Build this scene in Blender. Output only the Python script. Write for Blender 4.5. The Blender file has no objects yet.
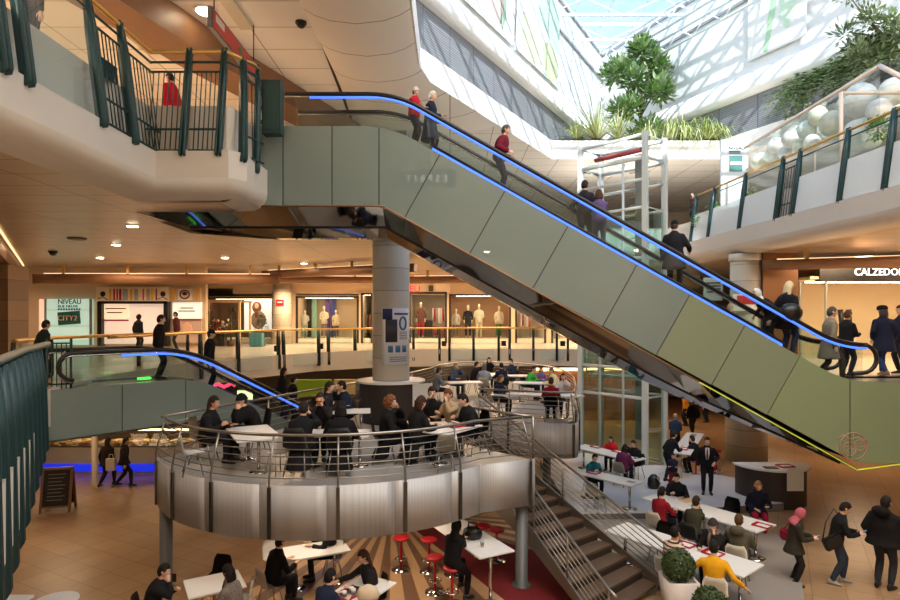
import bpy, bmesh, math, random
from mathutils import Vector, Matrix
from mathutils.geometry import tessellate_polygon
random.seed(7)
SC = bpy.context.scene
COL = SC.collection
PI = math.pi
EYE, F, HX, HY = 5.5, 600.0, 450.0, 316.0
V = Vector

# ------------------------------------------------------------------ camera
def at(x, y, Y):
    return V(((x-HX)/F*Y, Y, EYE-(y-HY)/F*Y))
def onz(x, y, z):
    Y = (EYE-z)*F/(y-HY)
    return V(((x-HX)/F*Y, Y, z))
cam_d = bpy.data.cameras.new('camera'); cam = bpy.data.objects.new('camera', cam_d); COL.objects.link(cam)
cam.location = (0, 0, EYE); cam.rotation_euler = (PI/2, 0, 0)
cam_d.sensor_width = 36; cam_d.lens = 24; cam_d.shift_y = 16/900; cam_d.clip_end = 300
SC.camera = cam
SC.view_settings.view_transform = 'Standard'; SC.view_settings.look = 'None'
SC.view_settings.gamma = 1; SC.view_settings.use_curve_mapping = False
SC.view_settings.exposure = 0.0

# ------------------------------------------------------------------ materials
def lin(c):
    return tuple((v/255/12.92 if v/255 <= .04045 else ((v/255+.055)/1.055)**2.4) for v in c)
_M = {}
def mat(name, rgb=(200,200,200), rough=.5, metal=0, var=0, vscale=8, bump=0, bscale=40, spec=.5, coat=0, sheen=0):
    if name in _M: return _M[name]
    m = bpy.data.materials.new(name); m.use_nodes = True; _M[name] = m
    nt = m.node_tree; b = nt.nodes['Principled BSDF']
    c = lin(rgb)
    b.inputs['Base Color'].default_value = (*c, 1); b.inputs['Roughness'].default_value = rough
    b.inputs['Metallic'].default_value = metal; b.inputs['Specular IOR Level'].default_value = spec
    if coat: b.inputs['Coat Weight'].default_value = coat; b.inputs['Coat Roughness'].default_value = .05
    if var or bump:
        tc = nt.nodes.new('ShaderNodeTexCoord')
    if var:
        n = nt.nodes.new('ShaderNodeTexNoise'); n.inputs['Scale'].default_value = vscale; n.inputs['Detail'].default_value = 4
        nt.links.new(tc.outputs['Object'], n.inputs['Vector'])
        mx = nt.nodes.new('ShaderNodeMix'); mx.data_type = 'RGBA'
        mx.inputs['A'].default_value = (*[v*(1-var) for v in c], 1); mx.inputs['B'].default_value = (*[min(1, v*(1+var)) for v in c], 1)
        nt.links.new(n.outputs['Fac'], mx.inputs['Factor']); nt.links.new(mx.outputs['Result'], b.inputs['Base Color'])
    if bump:
        n2 = nt.nodes.new('ShaderNodeTexNoise'); n2.inputs['Scale'].default_value = bscale
        nt.links.new(tc.outputs['Object'], n2.inputs['Vector'])
        bp = nt.nodes.new('ShaderNodeBump'); bp.inputs['Strength'].default_value = bump; bp.inputs['Distance'].default_value = .02
        nt.links.new(n2.outputs['Fac'], bp.inputs['Height']); nt.links.new(bp.outputs['Normal'], b.inputs['Normal'])
    return m
def emit(name, rgb, s):
    if name in _M: return _M[name]
    m = bpy.data.materials.new(name); m.use_nodes = True; _M[name] = m
    b = m.node_tree.nodes['Principled BSDF']
    b.inputs['Base Color'].default_value = (*lin(rgb), 1)
    b.inputs['Emission Color'].default_value = (*lin(rgb), 1); b.inputs['Emission Strength'].default_value = s
    return m
def glass(name, tint=(235,245,242), gl=.12, rough=.02, milk=0):
    """thin sheet glass: see-through plus a mirror sheen (and a milky film)"""
    if name in _M: return _M[name]
    m = bpy.data.materials.new(name); m.use_nodes = True; _M[name] = m
    nt = m.node_tree; nt.nodes.remove(nt.nodes['Principled BSDF']); out = nt.nodes['Material Output']
    t = nt.nodes.new('ShaderNodeBsdfTransparent'); t.inputs['Color'].default_value = (*lin(tint), 1)
    g = nt.nodes.new('ShaderNodeBsdfGlossy'); g.inputs['Roughness'].default_value = rough
    fr = nt.nodes.new('ShaderNodeLayerWeight'); fr.inputs['Blend'].default_value = .5
    pw = nt.nodes.new('ShaderNodeMath'); pw.operation = 'POWER'; pw.inputs[1].default_value = 3.5
    nt.links.new(fr.outputs['Facing'], pw.inputs[0])
    ad = nt.nodes.new('ShaderNodeMath'); ad.operation = 'MULTIPLY_ADD'; ad.inputs[1].default_value = .7; ad.inputs[2].default_value = gl*.4
    nt.links.new(pw.outputs[0], ad.inputs[0])
    mx = nt.nodes.new('ShaderNodeMixShader'); nt.links.new(ad.outputs[0], mx.inputs['Fac'])
    nt.links.new(t.outputs[0], mx.inputs[1]); nt.links.new(g.outputs[0], mx.inputs[2])
    last = mx
    if milk:
        d = nt.nodes.new('ShaderNodeBsdfDiffuse'); d.inputs['Color'].default_value = (.85, .9, .92, 1)
        m2 = nt.nodes.new('ShaderNodeMixShader'); m2.inputs['Fac'].default_value = milk
        nt.links.new(mx.outputs[0], m2.inputs[1]); nt.links.new(d.outputs[0], m2.inputs[2]); last = m2
    nt.links.new(last.outputs[0], out.inputs['Surface'])
    return m
def grid_mat(name, rgb, joint, sx, sy, rough=.25, var=.12, jw=.012, plane='XY', metal=0, coat=0, rot=0, alt=0, bump=.0):
    """tiles or panels with joints, laid out in world units"""
    if name in _M: return _M[name]
    m = bpy.data.materials.new(name); m.use_nodes = True; _M[name] = m
    nt = m.node_tree; b = nt.nodes['Principled BSDF']
    tc = nt.nodes.new('ShaderNodeTexCoord'); mp = nt.nodes.new('ShaderNodeMapping')
    if plane == 'XZ': mp.inputs['Rotation'].default_value = (-PI/2, 0, 0)
    if plane == 'YZ': mp.inputs['Rotation'].default_value = (-PI/2, 0, -PI/2)
    if plane == 'XY': mp.inputs['Rotation'].default_value = (0, 0, rot)
    nt.links.new(tc.outputs['Object'], mp.inputs['Vector'])
    br = nt.nodes.new('ShaderNodeTexBrick'); br.offset = .0 if not alt else .5; br.inputs['Scale'].default_value = 1
    br.inputs['Brick Width'].default_value = sx; br.inputs['Row Height'].default_value = sy
    br.inputs['Mortar Size'].default_value = jw; br.inputs['Mortar Smooth'].default_value = .1
    c = lin(rgb)
    br.inputs['Color1'].default_value = (*[v*(1-var) for v in c], 1); br.inputs['Color2'].default_value = (*[min(1, v*(1+var)) for v in c], 1)
    br.inputs['Mortar'].default_value = (*lin(joint), 1)
    nt.links.new(mp.outputs[0], br.inputs['Vector'])
    n = nt.nodes.new('ShaderNodeTexNoise'); n.inputs['Scale'].default_value = 1.7; n.inputs['Detail'].default_value = 6
    nt.links.new(tc.outputs['Object'], n.inputs['Vector'])
    mx = nt.nodes.new('ShaderNodeMix'); mx.data_type = 'RGBA'; mx.blend_type = 'MULTIPLY'; mx.inputs['Factor'].default_value = .35
    nt.links.new(br.outputs['Color'], mx.inputs['A']); nt.links.new(n.outputs['Color'], mx.inputs['B'])
    hs = nt.nodes.new('ShaderNodeMix'); hs.data_type = 'RGBA'; hs.blend_type = 'MIX'; hs.inputs['Factor'].default_value = .75
    nt.links.new(mx.outputs['Result'], hs.inputs['A']); nt.links.new(br.outputs['Color'], hs.inputs['B'])
    nt.links.new(hs.outputs['Result'], b.inputs['Base Color'])
    b.inputs['Roughness'].default_value = rough; b.inputs['Metallic'].default_value = metal
    if coat: b.inputs['Coat Weight'].default_value = coat; b.inputs['Coat Roughness'].default_value = .08
    return m
def fabric(rgb, name=None):
    return mat('cloth_%02x%02x%02x' % tuple(rgb), rgb, .9, var=.18, vscale=9, bump=.35, bscale=55, spec=.2)

# ------------------------------------------------------------------ mesh builder
class MB:
    def __init__(s): s.bm = bmesh.new()
    def box(s, c, d, rz=0, mi=0, R=None):
        M = Matrix.Translation(V(c)) @ ((Matrix.Rotation(rz, 4, 'Z')) if R is None else R.to_4x4()) @ Matrix.Diagonal((*d, 1))
        r = bmesh.ops.create_cube(s.bm, size=1, matrix=M)
        if mi:
            for f in {f for v in r['verts'] for f in v.link_faces}: f.material_index = mi
        return s
    def loft(s, rings, closed=True, cap=True, mi=0, loop=False):
        vs = [[s.bm.verts.new(p) for p in r] for r in rings]
        n = len(vs[0]); m = len(vs)
        for i in range(m if loop else m-1):
            a, b = vs[i], vs[(i+1) % m]
            for k in range(n if closed else n-1):
                f = s.bm.faces.new((a[k], a[(k+1) % n], b[(k+1) % n], b[k])); f.material_index = mi; f.smooth = True
        if cap and closed and not loop:
            for r, fl in ((vs[0], True), (vs[-1], False)):
                f = s.bm.faces.new(r[::-1] if fl else r); f.material_index = mi
        return s
    def tube(s, pts, r, n=8, mi=0, loop=False):
        pts = [V(p) for p in pts]; rings = []; m = len(pts)
        prev = None
        for i, p in enumerate(pts):
            if loop: d = pts[(i+1) % m]-pts[i-1]
            else: d = pts[min(i+1, m-1)]-pts[max(i-1, 0)]
            d = d.normalized() if d.length > 1e-9 else V((0, 0, 1))
            if prev is None:
                u = d.cross(V((0, 0, 1)))
                if u.length < .1: u = d.cross(V((0, 1, 0)))
            else: u = prev - d*prev.dot(d)
            u.normalize(); prev = u; w = d.cross(u)
            rr = r[i] if isinstance(r, (list, tuple)) else r
            rings.append([p+u*(rr*math.cos(2*PI*k/n))+w*(rr*math.sin(2*PI*k/n)) for k in range(n)])
        return s.loft(rings, mi=mi, loop=loop)
    def lathe(s, c, prof, n=32, mi=0, cap=True):
        c = V(c)
        return s.loft([[c+V((r*math.cos(2*PI*k/n), r*math.sin(2*PI*k/n), z)) for k in range(n)] for r, z in prof], cap=cap, mi=mi)
    def prism(s, poly, z0, z1, mt=0, mb=0, ms=0):
        lo = [s.bm.verts.new((p[0], p[1], z0)) for p in poly]; hi = [s.bm.verts.new((p[0], p[1], z1)) for p in poly]
        n = len(poly)
        for t in tessellate_polygon([[V((p[0], p[1], 0)) for p in poly]]):
            f = s.bm.faces.new([hi[k] for k in t]); f.material_index = mt
            f = s.bm.faces.new([lo[k] for k in t[::-1]]); f.material_index = mb
        for k in range(n):
            q = s.bm.faces.new((lo[k], lo[(k+1) % n], hi[(k+1) % n], hi[k])); q.material_index = ms
        return s
    def extrude(s, poly3, vec, mi=0):
        a = [s.bm.verts.new(V(p)) for p in poly3]; b = [s.bm.verts.new(V(p)+V(vec)) for p in poly3]; n = len(a)
        for t in tessellate_polygon([[V(p) for p in poly3]]):
            for vs, q in ((a, t[::-1]), (b, t)):
                f = s.bm.faces.new([vs[k] for k in q]); f.material_index = mi
        for k in range(n):
            q = s.bm.faces.new((a[k], a[(k+1) % n], b[(k+1) % n], b[k])); q.material_index = mi
        return s
    def wall(s, path, z0, z1, mi=0):
        """open vertical sheet along a path"""
        lo = [s.bm.verts.new((p[0], p[1], z0)) for p in path]; hi = [s.bm.verts.new((p[0], p[1], z1)) for p in path]
        for k in range(len(path)-1):
            q = s.bm.faces.new((lo[k], lo[k+1], hi[k+1], hi[k])); q.material_index = mi
        return s
    def strip(s, rows, mi=0, smooth=True):
        vs = [[s.bm.verts.new(p) for p in r] for r in rows]
        for a, b in zip(vs[:-1], vs[1:]):
            for k in range(len(a)-1):
                q = s.bm.faces.new((a[k], a[k+1], b[k+1], b[k])); q.material_index = mi; q.smooth = smooth
        return s
    def ball(s, c, r, seg=12, ring=8, mi=0, R=None):
        r3 = r if isinstance(r, (tuple, list)) else (r, r, r)
        M = Matrix.Translation(V(c)) @ (R.to_4x4() if R is not None else Matrix()) @ Matrix.Diagonal((*r3, 1))
        res = bmesh.ops.create_uvsphere(s.bm, u_segments=seg, v_segments=ring, radius=1, matrix=M)
        for f in {f for v in res['verts'] for f in v.link_faces}: f.material_index = mi; f.smooth = True
        return s
    def quad(s, a, b, c, d, mi=0):
        f = s.bm.faces.new([s.bm.verts.new(V(p)) for p in (a, b, c, d)]); f.material_index = mi; return s
    def mesh(s, name):
        me = bpy.data.meshes.new(name); bmesh.ops.recalc_face_normals(s.bm, faces=s.bm.faces); s.bm.to_mesh(me); s.bm.free(); return me
    def raw(s, name):
        me = bpy.data.meshes.new(name); s.bm.to_mesh(me); s.bm.free(); return me
def smooth(me, ang=None):
    for p in me.polygons: p.use_smooth = True
    return me
def offset_path(path, d):
    """shift an open 2D path to its left by d (mitred)"""
    P = [V((p[0], p[1])) for p in path]; out = []
    for i in range(len(P)):
        ns = []
        for a, b in ((i-1, i), (i, i+1)):
            if a < 0 or b >= len(P): continue
            t = (P[b]-P[a]).normalized(); ns.append(V((-t.y, t.x)))
        if len(ns) == 1: out.append(P[i]+ns[0]*d)
        else:
            n = (ns[0]+ns[1]).normalized(); k = max(.35, n.dot(ns[0])); out.append(P[i]+n*(d/k))
    return [(p.x, p.y) for p in out]

# ------------------------------------------------------------------ scene objects
def link(name, me, m, parent=None):
    o = bpy.data.objects.new(name, me); COL.objects.link(o)
    for x in (m if isinstance(m, (list, tuple)) else [m]): me.materials.append(x)
    if parent is not None: o.parent = parent
    return o
def thing(name, label, cat, loc=(0, 0, 0), rz=0, group=None, s=1):
    o = bpy.data.objects.new(name, None); COL.objects.link(o); o.empty_display_size = .1
    o.location = loc; o.rotation_euler = (0, 0, rz); o.scale = (s, s, s)
    o['label'] = label; o['category'] = cat
    if group: o['group'] = group
    return o
def tag(o, label, cat, group=None):
    o['label'] = label; o['category'] = cat
    if group: o['group'] = group
    return o
SUBOF = {'foot': 'leg', 'foot_ring': 'column', 'handrail_track': 'handrail', 'light_strip': 'handrail', 'phone_screen': 'phone_body', 'strap': 'bag_body', 'bag_flap': 'bag_body',
         'bag_handle': 'bag_body', 'lens': 'rim', 'sleeve': 'cup_body', 'paper_liner': 'tray_base', 'light_bar': 'soffit', 'dome_cover': 'mount', 'box_door': 'box_body',
         'hinge': 'box_body', 'text_line': 'sheet', 'pictogram': 'sheet', 'heading': 'sheet', 'plate_lettering': 'tilted_plate', 'chalk_lines': 'board', 'white_mark': 'red_face',
         'green_mark': 'red_face', 'painted_band': 'shell', 'red_line': 'lit_panel', 'belly_rib': 'mirror_belly', 'skirt_edge': 'skirt_light'}
_last = {}
def part(name, mb, m, root, label=None, world=True, sm=False, sub=None):
    """a part built in world units (world=True) or in the thing's own frame"""
    me = mb.mesh(name) if isinstance(mb, MB) else mb
    if sm: smooth(me)
    if sub is None and name in SUBOF: sub = _last.get((root.name, SUBOF[name]))
    o = link(name, me, m, sub if sub is not None else root)
    _last[(root.name, name)] = o
    if world and sub is None:
        o.location = [-v for v in root.location]
    if label: o['label'] = label
    return o
def struct(name, mb, m, sm=False):
    o = link(name, mb.mesh(name), m); o['kind'] = 'structure'
    if sm: smooth(o.data)
    return o
def single(name, mb, m, label, cat, group=None, sm=False):
    me = mb.mesh(name)
    if sm: smooth(me)
    c = V((0, 0, 0))
    vs = [v.co for v in me.vertices]
    lo = V((min(v.x for v in vs), min(v.y for v in vs), min(v.z for v in vs))); hi = V((max(v.x for v in vs), max(v.y for v in vs), max(v.z for v in vs)))
    c = V(((lo.x+hi.x)/2, (lo.y+hi.y)/2, lo.z))
    me.transform(Matrix.Translation(-c))
    o = link(name, me, m); o.location = c
    return tag(o, label, cat, group)
def copy_tree(o, parent=None):
    c = o.copy(); COL.objects.link(c)
    if parent is not None: c.parent = parent
    for ch in list(o.children): copy_tree(ch, c)
    return c
def text_mesh(s, size, ext=.01, align='LEFT', font_scale=1):
    cu = bpy.data.curves.new('txt', 'FONT'); cu.body = s; cu.size = size; cu.extrude = ext; cu.align_x = align
    cu.resolution_u = 3
    o = bpy.data.objects.new('txt', cu); COL.objects.link(o)
    dg = bpy.context.evaluated_depsgraph_get(); dg.update()
    me = bpy.data.meshes.new_from_object(o.evaluated_get(dg)); bpy.data.objects.remove(o); bpy.data.curves.remove(cu)
    me.materials.clear()
    return me
def text_part(name, s, size, pos, m, root, align='LEFT', R=None, bold=0, sx=1):
    me = text_mesh(s, size, .012, align)
    R = R or Matrix.Rotation(PI/2, 4, 'X')
    me.transform(Matrix.Translation(V(pos)) @ R @ Matrix.Diagonal((sx, 1, 1, 1)))
    return part(name, me, m, root)
def lamp(name, loc, size, power, rgb=(255,205,150), rot=(0, 0, 0), sy=None):
    d = bpy.data.lights.new(name, 'AREA'); d.energy = power; d.color = lin(rgb); d.size = size
    if sy: d.shape = 'RECTANGLE'; d.size_y = sy
    o = bpy.data.objects.new(name, d); COL.objects.link(o); o.location = loc; o.rotation_euler = rot
    return o

# common materials
WHITE = mat('white_paint', (226,222,216), .55)
TEAL = mat('teal_metal', (22,58,62), .4, metal=.2)
DARK = mat('dark_metal', (38,40,42), .4, metal=.4)
STEEL = mat('brushed_steel', (168,165,160), .32, metal=.9)
BRASS = mat('brass', (205,168,98), .28, metal=.9)
BLACK = mat('black_plastic', (22,22,24), .45)
WTOP = mat('white_laminate', (225,223,220), .35)
BEIGE = mat('beige_plastic', (196,188,172), .4)
RED = mat('red_plastic', (172,24,34), .4)
RUBBER = mat('black_rubber', (16,16,18), .35)
# ------------------------------------------------------------------ people
def remesh(mb, voxel, it=4, name='m'):
    me = mb.mesh(name); o = bpy.data.objects.new('tmp', me); COL.objects.link(o)
    r = o.modifiers.new('r', 'REMESH'); r.mode = 'VOXEL'; r.voxel_size = voxel; r.use_smooth_shade = True
    if it:
        s = o.modifiers.new('s', 'SMOOTH'); s.iterations = it; s.factor = .5
    dg = bpy.context.evaluated_depsgraph_get(); dg.update()
    out = bpy.data.meshes.new_from_object(o.evaluated_get(dg)); bpy.data.objects.remove(o); bpy.data.meshes.remove(me)
    out.materials.clear(); out.name = name
    return smooth(out)
def ik(a, t, l1, l2, pole):
    d = t-a; L = d.length
    if L > (l1+l2)*.995: t = a+d*((l1+l2)*.995/L); d = t-a; L = d.length
    L = max(L, abs(l1-l2)+.02); u = d.normalized()
    k = (l1*l1-l2*l2+L*L)/(2*L); h = math.sqrt(max(0, l1*l1-k*k))
    p = V(pole)-u*u.dot(V(pole)); p.normalize()
    return a+u*k+p*h, t
SKINS = {'light': (222,178,152), 'mid': (196,146,112), 'tan': (160,112,80), 'dark': (92,60,44)}
def skin(k): return mat('skin_'+k, SKINS[k], .55, var=.05, vscale=20)
EYEW = mat('eye_white', (235,232,226), .25)
IRIS = mat('eye_dark', (30,20,16), .25)
def lips(k): return mat('lips_'+k, tuple(int(v*q) for v, q in zip(SKINS[k], (.86, .62, .62))), .5)

def head_bm():
    m = MB(); bmesh.ops.create_uvsphere(m.bm, u_segments=40, v_segments=26, radius=1)
    g = lambda v, c, w: math.exp(-((v-c)/w)**2)
    for v in m.bm.verts:
        x, y, z = v.co; X, Y, Z = x*.076, y*.096, z*.118
        if z < 0: X *= 1-.30*(-z)**1.6
        if z < -.2 and y < 0: Y *= 1-.35*min(1, (-z-.2)*1.3)
        if z > 0 and y < 0: Y *= 1.06
        if y > 0:
            if -.3 < z < .2: Y += .026*g(x, 0, .12)*max(0, (.2-z)/.42)*(1 if z > -.2 else max(0, (z+.3)/.1))
            Y -= .011*(g(x, .4, .17)+g(x, -.4, .17))*g(z, .04, .13)
            Y += .005*g(z, .22, .09)*g(x, 0, .6)
            Y += .007*g(z, -.46, .07)*g(x, 0, .25)-.004*g(z, -.455, .02)
            Y += .012*g(z, -.85, .18)*g(x, 0, .4)
        v.co = (X, Y, Z)
    m.bm.verts.ensure_lookup_table()
    for f in m.bm.faces:
        f.smooth = True; c = f.calc_center_median()
        if c.y > .05 and abs(c.x) < .019 and -.060 < c.z < -.049: f.material_index = 2
    for s in (-1, 1):
        m.ball((s*.031, .0745, .005), .0135, 10, 8, 1); m.ball((s*.031, .0845, .005), .0062, 8, 6, 3)
        m.box((s*.031, .0885, .027), (.034, .008, .006), mi=3)
        m.ball((s*.077, -.004, -.002), (.011, .023, .033), 10, 8, 0)
    return m
HEAD = head_bm().raw('head_shape')

def hand_bm(curl, spread=.12):
    """right hand: fingers along +Y, palm facing -Z, thumb on -X"""
    m = MB()
    def ring(y, w, h): return [V((w*math.cos(a), y, h*math.sin(a))) for a in [2*PI*k/10 for k in range(10)]]
    m.loft([ring(-.02, .024, .020), ring(.02, .031, .017), ring(.06, .039, .014), ring(.088, .040, .011), ring(.096, .036, .006)])
    for k, (x, L) in enumerate(((-.030, .070), (-.010, .079), (.011, .073), (.030, .057))):
        p = V((x, .086, 0)); a = 0; pts = [p.copy()-V((0, .02, 0))]; ang = -x*spread*8
        pts.append(p.copy())
        for j, q in enumerate((.46, .30, .24)):
            a += curl*(.9, 1.1, .8)[j]
            p = p+V((math.sin(-ang)*math.cos(a)*L*q, math.cos(a)*L*q, -math.sin(a)*L*q)); pts.append(p.copy())
        m.tube(pts, [.0085, .0088, .0082, .0074, .0055], 6)
    b = V((-.026, .018, -.004)); c = curl*.6
    t = [b, b+V((-.022, .026, -.008)), b+V((-.034+.012*c, .056, -.012-.018*c)), b+V((-.036+.03*c, .080-.01*c, -.014-.032*c))]
    m.tube(t, [.013, .0115, .0095, .0065], 6)
    return m
HANDS = {k: hand_bm(c).raw('hand_'+k) for k, c in (('relaxed', .35), ('grip', .95), ('flat', .12))}

def _shell(k, keep, seg=30, rng=20, wob=0):
    m = MB(); bmesh.ops.create_uvsphere(m.bm, u_segments=seg, v_segments=rng, radius=1)
    rnd = random.Random(3)
    kill = [f for f in m.bm.faces if not keep(*(f.calc_center_median().normalized()))]
    bmesh.ops.delete(m.bm, geom=kill, context='FACES')
    for v in m.bm.verts:
        x, y, z = v.co; w = 1+wob*(rnd.random()-.4)
        v.co = (x*.078*k*w, (y*.097*k-.003)*w, z*.120*k*w+.003)
    for f in m.bm.faces: f.smooth = True
    # rim turned inwards so that the shell has thickness
    ed = [e for e in m.bm.edges if e.is_boundary]
    r = bmesh.ops.extrude_edge_only(m.bm, edges=ed)
    for v in [v for v in r['geom'] if isinstance(v, bmesh.types.BMVert)]: v.co = v.co*.9
    return m
def hairline(x, y, z, back=-.80, front=.50): return z > (front if y > .55 else (back+(front-back)*((y+1)/1.55)**2.2))
def hair_bm(st):
    rnd = random.Random(5)
    if st == 'short': return _shell(1.09, hairline, wob=.05)
    if st == 'fringe': return _shell(1.06, lambda x, y, z: hairline(x, y, z) and z < .35 and y < .3, wob=.03)
    if st in ('long', 'mid'):
        m = _shell(1.12, lambda x, y, z: hairline(x, y, z, -.8, .5), wob=.05); L = .30 if st == 'long' else .17
        rings = []
        for i in range(7):
            t = i/6; z = .03-L*t-.01; rx = .090+.014*math.sin(t*2.6); cy = -.040-.010*t; ry = .072-.022*t
            A_ = [math.radians(165+210*k/16) for k in range(17)]; rings.append([V((rx*math.cos(a), cy+ry*math.sin(a)*(1 if math.sin(a) < 0 else .75), z)) for a in A_]+[V(((rx-.022)*math.cos(a), cy+(ry-.02)*math.sin(a)*(1 if math.sin(a) < 0 else .75), z)) for a in A_[::-1]])
        m.loft(rings); return m
    if st == 'bun':
        m = _shell(1.08, hairline, wob=.02); m.ball((0, -.115, .045), (.042, .04, .042), 12, 8); return m
    if st == 'tail':
        m = _shell(1.08, hairline, wob=.02); m.tube([(0, -.10, .04), (0, -.14, .02), (0, -.145, -.06), (0, -.125, -.15)], [.02, .03, .028, .008], 8); return m
    if st == 'curly':
        m = _shell(1.14, lambda x, y, z: hairline(x, y, z, -.95, .45), wob=.05)
        for k in range(150):
            a = rnd.uniform(0, 2*PI); z = rnd.uniform(-1.1, 1); r = math.sqrt(max(.1, 1-z*z))
            if math.sin(a)*r > .35 and z < .55: continue
            m.ball((math.cos(a)*r*.098, math.sin(a)*r*.110-.012, z*.118+.004), rnd.uniform(.016, .026), 6, 5)
        return m
    if st == 'beanie':
        m = _shell(1.15, lambda x, y, z: z > .12+.1*y)
        m.tube([(.089*math.cos(a), .110*math.sin(a)-.004, .02+.014*math.sin(a)) for a in [2*PI*k/24 for k in range(24)]], .014, 8, loop=True); return m
    if st == 'cap':
        m = _shell(1.14, lambda x, y, z: z > .18)
        m.loft([[V((.075*math.cos(a), .085+.075*math.sin(a)*q, .035-h)) for a in [PI*k/12 for k in range(13)]] for q, h in ((.05, 0), (1, .012))], closed=False, cap=False)
        m.loft([[V((.075*math.cos(a), .085+.075*math.sin(a)*q, .030-h)) for a in [PI*k/12 for k in range(13)]] for q, h in ((.05, 0), (1, .012))], closed=False, cap=False); return m
    if st == 'furhat':
        m = MB(); rr = random.Random(2)
        m.lathe((0, -.004, 0), [(.098, .018), (.112, .03), (.116, .06), (.108, .10), (.085, .125), (.03, .135)], 24); return m
    if st == 'scarf':
        m = _shell(1.16, lambda x, y, z: not (y > .45 and abs(x) < .62 and -.75 < z < .55))
        m.loft([[V((rx*math.cos(a), cy+ry*math.sin(a), z)) for a in [2*PI*k/20 for k in range(20)]] for rx, ry, cy, z in ((.074, .075, -.02, -.07), (.085, .085, -.025, -.13), (.13, .11, -.03, -.19), (.19, .13, -.035, -.25))]); return m
    return None
HAIR = {k: hair_bm(k).mesh('hair_'+k) for k in ('short', 'fringe', 'long', 'mid', 'bun', 'tail', 'curly', 'beanie', 'cap', 'furhat', 'scarf')}
HATS = {'beanie': 'hat', 'cap': 'cap', 'furhat': 'hat', 'scarf': 'headscarf'}

def shoe_mb():
    m = MB()
    def ring(y, w, z0, h): return [V((w*math.cos(a), y, z0+h*(math.sin(a)*.5+.5))) for a in [2*PI*k/12 for k in range(12)]]
    m.loft([ring(-.075, .024, -.08, .085), ring(-.06, .034, -.08, .115), ring(-.02, .038, -.08, .13), ring(.04, .041, -.08, .085), ring(.10, .046, -.08, .062), ring(.15, .042, -.08, .05), ring(.178, .026, -.078, .035)])
    return m
SHOE = smooth(shoe_mb().mesh('shoe'))

# arm targets, in the person's own frame (x right, y forward), as (side-x, y, z), finger curl
ARMS = {
    'down':   lambda s, P: ((s*.25, .03, P['sh']-.56), 'relaxed'),
    'back':   lambda s, P: ((s*.24, -.16, P['sh']-.50), 'relaxed'),
    'fwd':    lambda s, P: ((s*.23, .22, P['sh']-.48), 'relaxed'),
    'phone':  lambda s, P: ((s*.07, P['cy']+.30, P['sh']-.27), 'grip'),
    'eat':    lambda s, P: ((s*.055, P['hy']+.125, P['hz']-.10), 'grip'),
    'chin':   lambda s, P: ((s*.05, P['hy']+.085, P['hz']-.16), 'grip'),
    'table':  lambda s, P: ((s*.17, max(.40, P['cy']+.22), P['tz']+.03), 'flat'),
    'fork':   lambda s, P: ((s*.12, max(.34, P['cy']+.20), P['tz']+.08), 'grip'),
    'reach':  lambda s, P: ((s*.16, .58, P['tz']+.06), 'relaxed'),
    'lap':    lambda s, P: ((s*.10, .26, P['pz']+.10), 'relaxed'),
    'hip':    lambda s, P: ((s*.20, .08, P['pz']+.06), 'relaxed'),
    'rail':   lambda s, P: ((s*.30, .26, P['sh']-.36), 'grip'),
    'cross':  lambda s, P: ((-s*.10, P['cy']+.22, P['sh']-.24), 'relaxed'),
    'pocket': lambda s, P: ((s*.20, .11, P['sh']-.46), 'relaxed'),
    'out':    lambda s, P: ((s*.52, .12, P['sh']-.42), 'relaxed'),
    'bag':    lambda s, P: ((s*.16, .14, P['sh']-.22), 'grip'),
}
PEOPLE = []
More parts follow.
